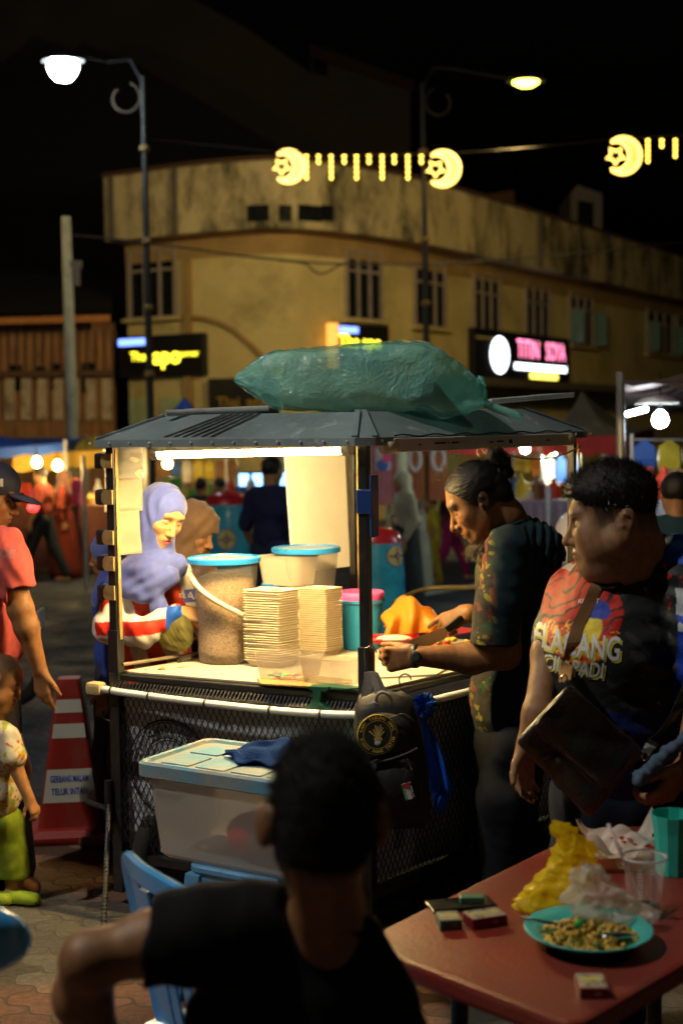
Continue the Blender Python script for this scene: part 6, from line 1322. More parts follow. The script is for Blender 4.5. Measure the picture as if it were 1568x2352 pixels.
def jersey2(p):
    org = A3(h_(1320,1430,-.05)); rx = A3(V((.97,-.22,0))); X_ = (p-org)@rx/.00122; Z_ = -(p[:,2]-org[2])/.00122   # print coordinates on the chest, y down
    c = np.tile(A3((.014,.018,.02)), (len(p),1)); c = mixc(c, (.05,.05,.05), (wob(p, 26, 41) > .55)*.6)
    n = wob(p, 34, 42); rd = np.clip(1.15-((X_-8)/98)**2-((Z_+22)/112)**2, 0, 1)*(p[:,1] < d1+.35)
    red = (.5,.012,.006); c = mixc(c, red, (rd > .12+.1*n)*1.0)
    str_ = (np.sin(X_*.16+Z_*.25+6*wob(p, 16, 43)) > .72) & (Z_ < 20); c[str_ & (rd > .1)] = A3((.02,.01,.01))
    fl = (Z_ > 12+16*np.sin(X_*.13)+20*wob(p, 22, 44)) & (rd > .1); c = mixc(c, (.75,.2,.02), fl*np.clip(.25+wob(p, 46, 45), 0, 1)); c = mixc(c, (.85,.55,.06), fl*(np.abs(wob(p, 38, 46)) < .13)*1.0)
    em = ((X_-44)/34)**2+((Z_+26)/24)**2 < 1; c[em] = A3((.02,.05,.4)); ye = ((X_-34)/26)**2+((Z_-8)/36)**2 < 1; c[ye & (Z_ > -8)] = A3((.85,.65,.03))
    bl = (p[:,2] < h_(1400,1620).z) & (wob(p, 14, 47) > -.1); c = mixc(c, (.01,.03,.2), bl*.7)
    sh = (p[:,0] > h_(1508,1200).x) & (p[:,2] > h_(1500,1292).z); c = mixc(c, (.01,.08,.55), sh*1.0); c = mixc(c, (.05,.2,.7), (sh & (wob(p, 30, 48) > .4))*.8)
    fs = (p[:,1] > d1+.16) & (p[:,0] < h_(1345,1300).x) & (p[:,2] > h_(1340,1325).z); c = mixc(c, (.45,.45,.38), fs*.9)
    slv = (p[:,0] > h_(1534,1400).x) & (p[:,2] < h_(1560,1345).z) & (p[:,2] > h_(1560,1625).z); wt = p[:,2] > h_(1550,1438).z
    c[slv & wt] = A3((.5,.56,.62)); c[slv & ~wt] = A3((.01,.04,.35)); st = np.abs(np.sin((p[:,2]*22+p[:,0]*9))) < .22; c[slv & wt & st] = A3((.02,.06,.5))
    return c
jr = T2.build('jersey', m_jer, fat, .0048, jersey2)
m_wl = M('white_print', (.62,.62,.64), .5, bump=0); m_yl = M('yellow_print', (.6,.6,.05), .5, bump=0); jb = bvh_of(jr)
pr = V((.985,-.17,-.05))
for mat_, of, dx, dz in ((m_yl,.002,.006,-.007),(m_wl,.0035,0,0)):
    decal('jersey_letters', text_mesh('BELACANG', .09, bold=.03, shear=.15, xscale=.60), h_(1305+dx*800,1502-dz*800,-.2), pr, (.0,0,1), jb, mat_, fat, of)
    decal('jersey_letters', text_mesh('CILI PADI', .062, bold=.03, shear=.2, xscale=.66), h_(1312+dx*800,1556-dz*800,-.2), pr, (.0,0,1), jb, mat_, fat, of)
decal('jersey_badge_word', text_mesh('KENYET', .016, bold=.02, shear=.2), h_(1352,1402,-.2), (1,-.17,.1), (0,0,1), jb, m_wl, fat, .003)
Pf = Sdf(); Pf.ell(h_(1420,1830,.12), (.2,.19,.16), .05)
for x_, y_ in ((1340,.05),(1470,.25)): Pf.chain([h_(1410,1850,.14+y_*.3), V((h_(x_,1700).x, d1+y_, .5)), V((h_(x_,1700).x, d1+y_+.03, .1))], [.17,.12,.09], .05)
Pf.fn(lambda p, d: d+.005*wob(p, 18, 7)); Pf.build('jeans', m_cloth, fat, .01, lambda p: np.tile(A3((.006,.01,.024)), (len(p),1)))
# hair
H2 = Sdf(); k = hf.sc; H2.ell(hf(-.012,0,.066), (.110*k,.0885*k,.084*k), .01, hf.R); H2.ell(hf(-.05,0,.045), (.068*k,.08*k,.075*k), .03, hf.R); H2.ell(hf(.06,0,.09), (.036*k,.058*k,.026*k), .03, hf.R)
pn2 = A3((hf.f*.5-hf.u*.87).normalized()); H2.fn(lambda p, d: np.maximum(np.maximum(d, (p-A3(hf(.078,0,.068)))@pn2+.007*wob(p, 60, 79)+.004*wob(p, 150, 80)), (p-A3(hf(.1,0,.06)))@A3(hf.f)+.004*wob(p, 90, 81))); H2.fn(lambda p, d: d+.0018*wob(p, 45, 51)+.001*wob(p, 140, 52)+.003)
mh2 = H2.build('hair', m_hair, fat, .0035, (.012,.010,.010)); fuzz('edge_strands', mh2, 2500, .016, fat, m_strand, keep=lambda co: (co-hf.O).dot(hf.u)/hf.sc < .065, jit=.8, w=.0005, seed=18, flow=lambda co: -hf.u*.8+hf.f*.1)
fuzz('hair_strands', mh2, 6500, .02, fat, m_strand, jit=1.1, w=.0006, seed=8, flow=lambda co: hf.f*.25+hf.u*.35)
fuzz('stubble_hair', fat_b, 9000, .007, fat, m_strand, keep=lambda co: (lambda q: -.10 < q.dot(hf.f)/hf.sc < .045 and q.dot(hf.u)/hf.sc > -.01 and abs(q.dot(hf.s))/hf.sc < .083)(co-hf.O), jit=.5, w=.0004, seed=9)
# shoulder bag
bag = thing('shoulder_bag', 'dark leather shoulder bag with a flap hanging across the heavy set man', 'bag', h_(1340,1720,-.22))
def G(x, y, dd=0): return P(x, y, 3.56+dd+(x-1330)*.0003)
def pad(poly, t_, dd, mat, name, par, lip=.012, seed=0):
    n = len(poly); cx_ = sum(p[0] for p in poly)/n; cy_ = sum(p[1] for p in poly)/n
    pl = cr([V((x, y)) for x, y in poly+[poly[0]]], 5)[:-1] if 0 else []
    pts = []
    for i in range(n):
        a, b2, c2 = V(poly[i-1]), V(poly[i]), V(poly[(i+1)%n]); r = 14
        d1_, d2_ = (a-b2).normalized()*min(r,(a-b2).length*.4), (c2-b2).normalized()*min(r,(c2-b2).length*.4)
        for q in range(5): t = q/4; pts.append((1-t)**2*(b2+d1_)+2*t*(1-t)*b2+t*t*(b2+d2_))
        for q in range(1,6): t = q/6; pts.append((b2+d2_).lerp(c2+(b2-c2).normalized()*min(r,(c2-b2).length*.4), t))
    def rg(k, d_): return [(lambda X_, Y_: G(X_, Y_, dd+d_+.003*math.sin(X_*.05+Y_*.03+seed)+.002*math.sin(X_*.02-Y_*.08)))(cx_+(p.x-cx_)*k, cy_+(p.y-cy_)*k) for p in pts]
    return MB().loft([rg(.9,t_*.55), rg(.985,t_*.5), rg(1,t_*.3), rg(1,-t_*.25), rg(.975,-t_*.42), rg(.93,-t_*.5), rg(.8,-t_*.52), rg(.6,-t_*.53), rg(.4,-t_*.54), rg(.2,-t_*.54), rg(.02,-t_*.54)]).build(name, mat, par, smooth=True)
m_lea = M('brown_black_leather', (.035,.024,.016), .3, var=.3, scale=12, bump=.35, bscale=110, spec=.6, coat=.25)
pad([(1300,1575),(1480,1732),(1352,1882),(1182,1702)], .08, .03, m_lea, 'bag_body', bag)
fp = pad([(1306,1569),(1474,1719),(1386,1815),(1222,1670)], .035, -.02, m_lea, 'flap', bag, seed=2)
edge_ = [G(x, y, -.033) for x, y in ((1312,1584),(1232,1668),(1300,1738),(1384,1806),(1462,1722))]; MB().tube(cr(edge_, 6), .0018, 6).build('stitching', M('bag_stitch', (.12,.09,.06), .5), fp)
MB().lathe([(.001,.004),(.006,.004),(.008,0)], G(1280,1747,-.03), 16, ax=(V((1,0,0)), V((0,.1,1)), V((0,-1,0)))).build('snap_button', M('chrome'), bag)
def ribbon(pts, wdir, wd, th, name, mat, par):
    rg = []
    pl = cr([V(p) for p in pts], 5)
    for i, p in enumerate(pl):
        d = (pl[min(i+1,len(pl)-1)]-pl[max(i-1,0)]).normalized(); w2 = (V(wdir)-d*V(wdir).dot(d)).normalized(); n = d.cross(w2); rg.append([p+w2*a*wd/2+n*c*th/2 for a, c in ((-1,-1),(1,-1),(1,1),(-1,1))])
    return MB().loft(rg).build(name, mat, par)
def on_j(x, y, off=.012):
    r_ = ray(x, y).normalized(); hit = jb.ray_cast(V((0,0,CH)), r_); return (hit[0]-r_*off) if hit[0] is not None else h_(x, y, -.15)
cl = Sdf(); cl.chain(cr([on_j(x, y, .002) for x, y in ((1362,1342),(1392,1350),(1425,1340),(1470,1300),(1500,1258),(1518,1232))], 5), [.008]*26, .004); cl.build('jersey_collar', m_jer, fat, .0045, (.012,.014,.015))
m_st = M('brown_strap', (.2,.1,.035), .5, bump=.3, bscale=200)
ribbon([on_j(1374,1338,.006), on_j(1366,1352), on_j(1352,1385), on_j(1330,1430), on_j(1314,1480), on_j(1300,1530), G(1296,1565,-.01)], (1,0,.25), .034, .003, 'bag_strap', m_st, bag)
ribbon([G(1478,1736,-.01), G(1510,1690,.0), h_(1560,1620,-.28), h_(1620,1500,-.25)], (1,0,.6), .034, .003, 'bag_strap', M('black_strap', (.015,.014,.013), .5), bag)
for x, y in ((1295,1558),(1479,1738)): MB().tube([G(x+7*math.cos(a), y+9*math.sin(a), -.03) for a in [i*.7 for i in range(10)]], .002, 6).build('strap_ring', M('chrome'), bag)
DB = Sdf()
for q_ in range(3): DB.chain([h_(1575-11*i, 1695+9.5*i+7*math.sin(i*1.1+q_*2.1), -.27+.014*math.cos(i*1.1+q_*2.1)) for i in range(11)], [.014+.003*math.sin(i*2+q_) for i in range(11)], .004)
DB.fn(lambda p, d: d+.002*wob(p, 60, 3)); tag(DB.build('denim_braid', m_cloth, None, .004, (.07,.11,.17)), 'twisted pale denim cloth below the shoulder bag strap', 'cloth')
# ================================================================ market stalls, goods and bulbs
m_can_b = M('blue_canopy_cloth', (.02,.08,.42), .7, bump=.3, bscale=5); m_can_y = M('yellow_canopy_cloth', (.6,.35,.04), .7, bump=.2, bscale=5)
m_can_r = M('red_valance', (.5,.04,.04), .7, bump=.2, bscale=5); m_can_g = M('grey_canopy_cloth', (.03,.03,.038), .8, bump=.3, bscale=4); m_steel = M('pale_steel_pole', (.45,.43,.4), .4, metal=.4)
m_bulb_w = glow('warm_bulb', (1,.78,.25), 42); m_bulb_c = glow('green_white_bulb', (.75,1,.65), 38); m_bulb_d = glow('cold_bulb', (.75,.92,1), 55)
bn_ = 0
def bulb(label, x, y, d, r, mat, grp, power, col):
    c = P(x, y, d); o = thing('light_bulb', label, 'bulb', c, grp)
    MB().lathe([(.001,-r),(r*.7,-r*.75),(r,-.1*r),(r*.8,r*.6),(r*.35,r*1.1),(.001,r*1.1)], c, 14).build('glass', mat, o, smooth=True)
    MB().lathe([(.001,r*1.8),(r*.34,r*1.8),(r*.34,r*1.05)], c, 10).tube([c+UP*r*1.7, c+UP*(r*1.7+.25)], .006, 5).build('socket', m_blk, o)
    if power: light('bulb_light', 'POINT', c-UP*r*1.4, power, col, o, r)
W_ = (1,.66,.24)
for i, (x, y, d, pw) in enumerate(((85,1062,19,40),(133,1069,19.5,40),(160,1053,22,0),(200,1057,21,40),(385,1065,20.5,30))):
    bulb(['hanging warm bulb nearest the pink man','warm bulb above the pair in rust red','small warm bulb further back between two bigger ones','warm bulb just left of the cart post','warm bulb seen under the left end of the tube lamp'][i], x, y, d, .07 if d < 22 else .06, m_bulb_w, 'warm bulbs of the left stalls', pw, W_)
for i, (x, y, d, pw) in enumerate(((1205,1030,16,22),(1268,1035,15,26),(1355,1031,15,24))):
    bulb(['greenish bulb behind the hair bun','greenish bulb right of the hair bun','greenish bulb right of the far cart post'][i], x, y, d, .058, m_bulb_c, 'greenish bulbs of the right stalls', pw, (.85,1,.75))
bulb('large dazzling cold bulb under the canopy at the right', 1515, 964, 10, .062, m_bulb_d, None, 14, (.75,.9,1))
def canopy(label, corners, peak, mat, val=None, vmat=None, poles=(), d=None):
    """corners: (x, y, depth) of the eave; peak (x, y, depth)"""
    c = [P(*q) for q in corners]; pk = P(*peak); t = thing('market_canopy', label, 'canopy', V((pk.x, pk.y, gz(pk.y)))); mb = MB(); n = len(c)
    for i in range(n):
        a, b_ = c[i], c[(i+1)%n]
        def f(u, v, a=a, b_=b_): q = a.lerp(b_, u).lerp(pk, v); q.z -= .12*math.sin(math.pi*v)+.05*math.sin(math.pi*u)*(1-v)*0; return q
        mb.grid(f, 8, 8)
    o = mb.build('canopy_cloth', mat, t, smooth=True); o.modifiers.new('t', 'SOLIDIFY').thickness = .01
    if val:
        for i in range(n):
            a, b_ = c[i], c[(i+1)%n]; MB().grid(lambda u, v, a=a, b_=b_: a.lerp(b_, u)-UP*(val*v+.02*math.sin(u*25)*v)+V((0,-.01,0)), 16, 3).build('valance', vmat or mat, t)
    for i in poles: q = c[i]; MB().tube([q+UP*.05, V((q.x, q.y, gz(q.y)))], .03, 8).build('canopy_pole', m_steel, t)
    return t
canopy('blue canopy over the stalls at the far left', [(-160,1040,19),(150,1018,20),(200,1006,24),(-160,1006,24)], (-20,996,21.5), m_can_b, .14, m_can_b, (1,2))
canopy('yellow canopy glowing from the bulbs beneath it, behind the left cart post', [(30,1045,20),(330,1028,21),(420,1012,25),(60,1014,25)], (215,1000,22.5), m_can_y, .25, m_can_y, (1,2))
canopy('small blue peaked canopy showing over the cart roof at the left', [(330,985,21),(520,985,21),(520,975,24),(330,975,24)], (424,912,22.5), m_can_b, .3, m_can_b, (0,1))
canopy('dark grey peaked canopy with a red valance, right of the cart roof', [(1240,1003,15),(1440,1000,14),(1500,985,18),(1270,985,18)], (1335,898,16), m_can_g, .2, m_can_r, (0,3))
canopy('red fronted canopy behind the man with the hair bun', [(890,1008,18),(1240,1000,17),(1290,990,21),(920,995,21)], (1080,950,19), m_can_r, .22, m_can_r, (0,1))
t = canopy('brownish canopy with steel legs and cold lamps, nearest one at the right edge', [(1424,872,9.0),(1900,905,8.6),(1860,930,12),(1430,935,12)], (1690,775,10.4), M('brown_canopy', (.16,.10,.09), .7, bump=.3, bscale=4), .02, None, (0,3))
a_, b_ = P(1440,951,9.6), P(1482,940,9.9); o = MB().tube([a_, b_], .018, 10).build('lamp_tube', m_bulb_d, None, smooth=True); tag(o, 'short slanting cold tube lamp under the nearest canopy at the right', 'lamp')
o = MB().lathe([(.001,.05),(.12,.03),(.17,-.02)], P(1508,921,10.1), 24).build('lamp_shade', M('white_enamel'), None, smooth=True); o.name = 'dish_reflector'; tag(o, 'pale dish shaped reflector above the large cold bulb', 'reflector')
# tables and goods
def table(label, x0, x1, yt, d, dep, mat, skirt=True):
    a, b_ = P(x0, yt, d), P(x1, yt, d); z = a.z; g0 = gz(d); t = thing('market_table', label, 'table', V(((a.x+b_.x)/2, d, g0)))
    MB().box(((a.x+b_.x)/2, d+dep/2, z-.02), (b_.x-a.x, dep, .04)).build('tabletop', mat, t, bevel=.01)
    if skirt: MB().grid(lambda u, v: V((a.x+(b_.x-a.x)*u, d-.01+.03*math.sin(u*40)*(1-v), g0+.12+(z-.03-g0-.12)*v)), 60, 2).build('table_skirt', mat, t, smooth=True)
    for s in (.06,.94): MB().box((a.x+(b_.x-a.x)*s, d+dep*.5, (g0+z)/2-.03), (.05,.05,z-g0-.06)).build('leg', m_steel, t)
    return t, V(((a.x+b_.x)/2, d+dep/2, z)), b_.x-a.x
goods_cols = [('red_pack',(.6,.05,.02)),('orange_pack',(.7,.25,.02)),('white_pack',(.65,.62,.55)),('yellow_pack',(.65,.5,.04)),('pink_pack',(.6,.1,.2)),('green_pack',(.08,.35,.06)),('blue_pack',(.04,.12,.45)),('brown_pack',(.25,.12,.05))]
rg_ = random.Random(21)
def goods(c, w, dep, n, lab, grp, hmin=.08, hmax=.25, pick=None):
    for i in range(n):
        k, col = goods_cols[rg_.choice(pick or range(8))]; h = rg_.uniform(hmin, hmax); q = c+V((w*(-.46+.92*(i+.5)/n), rg_.uniform(-dep*.3, dep*.3), 0)); wd = rg_.uniform(.05,.09)
        if rg_.random() < .5: o = MB().lathe([(.001,0),(wd,0),(wd,h*.62),(wd*.5,h*.78),(wd*.4,h*.8),(wd*.4,h),(.001,h)], q, 12).build('bottle', M(k, col, .35), None, smooth=False); nm = 'bottle'
        else: o = MB().box(q+UP*h/2, (wd*2,wd*1.4,h)).build('goods_packet', M(k, col, .45), None, bevel=.01); nm = 'packet'
        tag(o, lab, 'goods', grp)
t, c, w = table('long stall table with an orange cloth at the left, under the warm bulbs', -60, 260, 1165, 20.3, .8, M('orange_table_cloth', (.12,.035,.02), .8)); goods(c, w, .7, 14, 'one of the brightly lit packets on the orange stall table', 'goods on the orange stall table', .12,.4,[0,1,2,3,4,0,1])
t, c, w = table('stall table with dark goods behind the women in headscarves', 330, 660, 1150, 19, .8, M('dark_table_cloth', (.12,.07,.05), .8)); goods(c, w, .7, 14, 'one of the small goods on the dark stall table', 'goods on the dark stall table', .1,.35)
t, c, w = table('stall table with a lilac cloth behind the hair bun', 1180, 1330, 1150, 14, .8, M('lilac_table_cloth', (.4,.34,.5), .7)); goods(c, w, .7, 9, 'one of the packets on the lilac stall table', 'goods on the lilac stall table', .08,.3)
t, c, w = table('cluttered stall table under the nearest canopy at the right', 1445, 1800, 1150, 10.5, .8, M('grey_table_cloth', (.25,.24,.26), .7)); goods(c, w, .7, 14, 'one of the shiny goods on the table under the nearest canopy', 'goods on the right hand table', .1,.3,[7,6,3,2,0])
# racks with hanging goods
def rack(label, x0, x1, y0, d, cols, lab, grp, rows=2, hh=.4):
    a, b_ = P(x0, y0, d), P(x1, y0, d); t = thing('hanging_rack', label, 'rack', V(((a.x+b_.x)/2, d, gz(d))))
    for r in range(rows): MB().tube([a-UP*hh*1.15*r, b_-UP*hh*1.15*r], .012, 6).build('rail', m_steel, t)
    for e in (a, b_): MB().tube([e+UP*.05, V((e.x, d, gz(d)))], .02, 8).build('upright', m_steel, t)
    n = max(3, int((b_.x-a.x)/.17))
    for r in range(rows):
        for i in range(n):
            k, col = goods_cols[rg_.choice(cols)]; q = a.lerp(b_, (i+.5)/n)-UP*hh*1.15*r; wd = (b_.x-a.x)/n*.42; hg_ = hh*rg_.uniform(.6,1)
            o = MB().loft([[q+V((x*s, y*s2, z)) for x, y in ((-wd,-.02),(wd,-.02),(wd,.02),(-wd,.02))] for s, s2, z in ((.2,.5,0),(1,1,-.06),(1.05,2,-hg_*.6),(.9,1,-hg_))]).build('hanging_packet', M(k, col, .3, bump=.4, bscale=15), None, bevel=.006); tag(o, lab, 'goods', grp)
rack('rack of yellow snack packets behind the hair bun', 1178, 1240, 1046, 14.8, [3,3,7,1], 'one of the yellow snack packets hanging behind the hair bun', 'packets hanging behind the hair bun', 4, .26)
rack('rack of blue and white clothes right of the hair bun', 1245, 1330, 1046, 15.5, [2,6,2,0], 'one of the blue and white garments hanging right of the hair bun', 'garments hanging right of the hair bun', 1, .9)
rack('rack of pale goods under the nearest canopy', 1450, 1620, 1010, 11.4, [7,3,6,7,2], 'one of the pale goods hanging under the nearest canopy', 'goods hanging under the nearest canopy', 2, .3)
rack('rack of mixed goods at the shop front behind the white board', 340, 545, 1055, 22, [7,7,6,3,2], 'one of the goods hanging at the far shop front', 'goods hanging at the far shop front', 2, .45)
# lit screens
for x0, x1, y0, y1, lb in ((550,602,1088,1116,'left glowing blue screen beside the man in navy'),(618,668,1086,1114,'right glowing blue screen, partly behind the white board')):
    a, b_ = P(x0, y1, 20), P(x1, y0, 20); cx_ = (a+b_)/2; t = thing('screen', lb, 'screen', cx_)
    MB().box(cx_, (b_.x-a.x+.06, .06, b_.z-a.z+.06)).build('screen_frame', m_blk, t, bevel=.01); MB().box(cx_-V((0,.034,0)), (b_.x-a.x, .004, b_.z-a.z)).build('lit_panel', glow('blue_screen_light', (.2,.5,1), 5), t)
    MB().box(V((cx_.x, 20.05, (gz(20)+a.z)/2)), (.1,.1,a.z-gz(20))).build('screen_stand', m_steel, t)
# banners at the right
def panel(name, label, x0, x1, y0, y1, d, mat, th=.04):
    a, b_ = P(x0, y1, d), P(x1, y0, d); c_ = (a+b_)/2; t = thing(name, label, 'banner', c_); MB().box(c_, (b_.x-a.x, th, b_.z-a.z)).build('sheet', mat, t, bevel=.008); return t, c_, b_.x-a.x, b_.z-a.z
t, c_, w, h = panel('pink_banner', 'dusty pink banner right of the corner post of the cart', 852, 912, 1018, 1160, 17.6, M('pink_banner_cloth', (.45,.16,.22), .7))
MB().box(c_+V((-.02,-.025,h*.25)), (w*.6,.01,h*.36)).build('poster', M('poster_white', (.6,.55,.65), .5), t); MB().box(c_+V((.03,-.032,h*.3)), (w*.3,.01,h*.2)).build('pink_print', M('pink_print', (.75,.08,.3), .5), t); MB().ball(c_+V((-.02,-.03,h*.15)), .08, 12, 8, (1,.1,1)).build('blue_print', M('blue_print', (.05,.15,.6), .5), t)
for i, (x0, x1) in enumerate(((932,972),(984,1028))):
    t, c_, w, h = panel('orange_banner', ['orange brown banner with a pale oval ring, left one of two','orange brown banner with a pale oval ring, right one of two'][i], x0, x1, 1016, 1150, 17.4, M('orange_banner_cloth', (.22,.055,.02), .7))
    MB().tube([c_+V((w*.3*math.cos(a), -.03, h*.22+h*.2*math.sin(a))) for a in [2*math.pi*j/24 for j in range(25)]], .028, 8).build('oval_ring', M('pale_ring', (.45,.42,.5), .6), t)
t, c_, w, h = panel('lit_shutter', 'pale roller shutter lit by the bulbs behind the right stalls', 1380, 1425, 1020, 1180, 19, M('pale_shutter', (.4,.42,.45), .5, stretch=(1,1,20)))
# stall pole seen through the cart
o = MB().tube([P(192,1046,18.5), V((P(192,1046,18.5).x, 18.5, gz(18.5)))], .03, 8).build('stall_pole', m_steel, None); tag(o, 'slim pale pole standing between the left stalls', 'pole')
o = MB().tube([P(922,1012,17.2), V((P(925,1012,17.2).x, 17.2, gz(17)))], .07, 10).build('stall_pole', M('pale_post', (.5,.52,.4), .6), None); tag(o, 'thick pale post between the pink and orange banners', 'pole')
o = MB().tube([P(1258,1120,12.5), V((P(1262,1120,12.5).x, 12.5, gz(12.5)))], .03, 10).build('stall_pole', M('lit_post', (.5,.55,.7), .4, metal=.3), None); tag(o, 'bluish steel post right of the hair bun', 'pole')
# inflatable bollards with a target
def bollard(label, x, ytop, d, w, off, rz):
    tp = P(x, ytop, d); g0 = gz(d); h = tp.z-g0; t = thing('inflatable_bollard', label, 'inflatable', V((tp.x, d, g0))); r = w/2; B0 = V((tp.x, d, g0))
    side = [(r*.9,0),(r*1.0,.1),(r*1.03,h*.45),(r*.98,h*.7),(r*.88,h*.9)]; topp = [(r*.87,h*.905),(r*.78,h*.96),(r*.5,h*.99),(.001,h)]
    MB().lathe([(.001,0)]+side, B0, 40, sy=.8).build('blue_body', M('inflated_blue', (.04,.42,.62), .3, bump=.1, bscale=4, coat=.2), t, smooth=True); MB().lathe([(r*.885,h*.895)]+topp, B0, 40, sy=.8).build('red_cap', M('inflated_red', (.5,.02,.03), .3, bump=.05, coat=.2), t, smooth=True)
    zc = h*off; cN = V((math.sin(rz), -math.cos(rz), 0)); ex = V((math.cos(rz), math.sin(rz), 0)); cc = B0+UP*zc; bv = bvh_of(t.children[0])
    for rr0, rr1, mm in ((0,.115,'target_maroon'),(0,.105,'target_white'),(0,.085,'target_yellow'),(0,.055,'target_white'),(0,.04,'target_maroon')):
        col = {'target_maroon':(.3,.06,.04),'target_white':(.6,.6,.6),'target_yellow':(.65,.65,.03)}[mm]; k = w/.58
        vs_ = [(0,0,0)]+[(rr1*k*math.cos(a), rr1*k*1.05*math.sin(a), 0) for a in [2*math.pi*j/28 for j in range(28)]]; decal('target_ring', (vs_, [(0,1+j,1+(j+1)%28) for j in range(28)]), cc+cN*.0, ex, UP, bv, M(mm, col, .5), t, .004+.002*(.12-rr1)/.02)
    cr_ = ([(-.1*k,-.006,0),(.1*k,-.006,0),(.1*k,.006,0),(-.1*k,.006,0),(-.006,-.1*k,0),(.006,-.1*k,0),(.006,.1*k,0),(-.006,.1*k,0)], [(0,1,2,3),(4,5,6,7)]); decal('target_cross', cr_, cc, ex, UP, bv, M('target_maroon'), t, .016)
    decal('target_letter', text_mesh('A', .06*k, bold=.03), cc, ex, UP, bv, M('target_white'), t, .02)
bollard('sky blue inflatable bollard with a red top and a target, behind the brown headscarf', 522, 1127, 15.0, .56, .64, 0)
bollard('narrower blue inflatable bollard with a red top, right of the cart corner post', 868, 1209, 10.2, .40, .82, .9)
# balloons
c_ = P(1322,1240,7.4); t = thing('white_balloon', 'shiny white balloon half hidden behind the heavy set man', 'balloon', c_); MB().ball(c_, .125, 28, 18, (1,1,1.35)).build('balloon_skin', M('white_balloon_skin', (.6,.58,.62), .15, bump=.02, coat=.5), t, smooth=True); MB().ball(c_+V((-.06,-.11,.04)), .012, 10, 8, (.8,.4,1.4)).build('dark_dot', m_blk, t)
c_ = P(1335,1318,7.2); t = thing('pink_balloon', 'magenta balloon below the white one', 'balloon', c_); MB().ball(c_, .09, 24, 16).build('balloon_skin', M('magenta_balloon_skin', (.6,.02,.3), .2, bump=.02, coat=.5), t, smooth=True)
# parked motorcycle beyond the man in pink
mc = P(20, 1170, 9.2); zg = gz(9.2); t = thing('motorcycle', 'parked motorcycle with a red tail lamp beyond the man in pink', 'motorcycle', V((mc.x, 9.2, zg)))
X0 = mc.x
for s_ in (-1.25, -.05): MB().lathe([(.2,-.03),(.27,-.045),(.29,0),(.27,.045),(.2,.03)], V((X0+s_, 9.2, zg+.29)), 28, ax=(V((1,0,0)), UP, V((0,1,0)))).build('wheel', M('rubber'), t, smooth=True)
MB().loft([[V((X0+x, 9.2+w_*math.cos(a), z+h_2*math.sin(a))) for a in [2*math.pi*j/14 for j in range(14)]] for x, z, w_, h_2 in ((-1.2,zg+.8,.06,.1),(-.95,zg+.65,.12,.22),(-.6,zg+.55,.14,.2),(-.2,zg+.72,.13,.16),(.12,zg+.85,.07,.07))]).build('fairing', M('dark_red_paint', (.12,.01,.015), .25, coat=.5), t, smooth=True)
MB().box((X0-.3, 9.2, zg+.9), (.6,.24,.09)).build('seat', m_blk, t, bevel=.03); MB().ball((X0+.17, 9.2, P(20,1166,9.2).z), .05, 14, 8, (.8,1.4,.7)).build('tail_lamp', glow('red_tail_light', (1,.02,.02), 3.5), t, smooth=True)
MB().box((X0+.2, 9.2, zg+.62), (.01,.2,.13)).build('number_plate', M('plate_white', (.5,.5,.5), .5), t); MB().tube([(X0-1.05,8.9,zg+1.05),(X0-1.02,9.2,zg+1.0),(X0-1.05,9.5,zg+1.05)], .015, 8).build('handlebar', m_steel, t, smooth=True)
# ---------------------------------------------------------------- young woman in the blue headscarf
d2 = 5.62
def g_(x, y, dd=0): return P(x, y, d2+dd)
gl = thing('person', 'young woman in a periwinkle headscarf and red and white jersey', 'person', V((g_(345,1300).x, d2+.05, 0)))
hg = Head(g_(370,1184,.02), (.60,-.66,-.44), (.26,0,1), 1.02)
S3 = Sdf(); hg.add(S3, nose=1.0, mouth_open=.6)
S3.chain([hg(-.02,0,-.05), g_(345,1300,.06)], [.052,.06], .03); S3.ell(g_(345,1400,.08), (.15,.12,.2), .05); S3.ell(g_(345,1500,.08), (.15,.13,.2), .05)
S3.chain([g_(290,1340,.0), g_(250,1440,-.02), g_(340,1440,-.16), g_(412,1408,-.14)], [.05,.042,.038,.028], .02); hand(S3, g_(414,1408,-.14), (1,.1,-.15), (.1,.6,.7), (0,-.8,.6), .95, (.5,.6,.4), (.8,.4,-.4))
S3.chain([g_(405,1330,.1), g_(440,1420,.1), g_(470,1440,-.02)], [.05,.042,.028], .02)
for m in (-.09,.09): S3.chain([g_(345,1600,.08), V((g_(345,1600).x+m, d2+.08, .5)), V((g_(345,1600).x+m, d2+.08, .06))], [.12,.07,.04], .05)
S3.build('body', m_skin, gl, .0036, lambda p: hg.tint(p, (.5,.28,.13), None, (.10,.05,.025), (.5,.12,.1)))
J3 = Sdf(); J3.ell(g_(345,1380,.08), (.165,.14,.17), .05); J3.ell(g_(350,1490,.08), (.165,.15,.2), .05); J3.ell(g_(348,1620,.08), (.17,.15,.2), .05); J3.rc(g_(290,1322,.06), g_(405,1312,.12), .06, .06, .05)
J3.chain([g_(285,1345,.0), g_(252,1440,-.03), g_(330,1452,-.16), g_(402,1409,-.145)], [.07,.066,.060,.038], .03); J3.chain([g_(412,1335,.1), g_(445,1430,.08)], [.062,.06], .03)
J3.cut(g_(418,1405,-.14), (1,.1,-.1)) if 0 else None
J3.fn(lambda p, d: d+.005*np.sin((p[:,0]*85)+2.5*np.sin(p[:,2]*30))*np.exp(-((p[:,1]-(d2-.14))/.08)**2)+.004*wob(p, 20, 61))
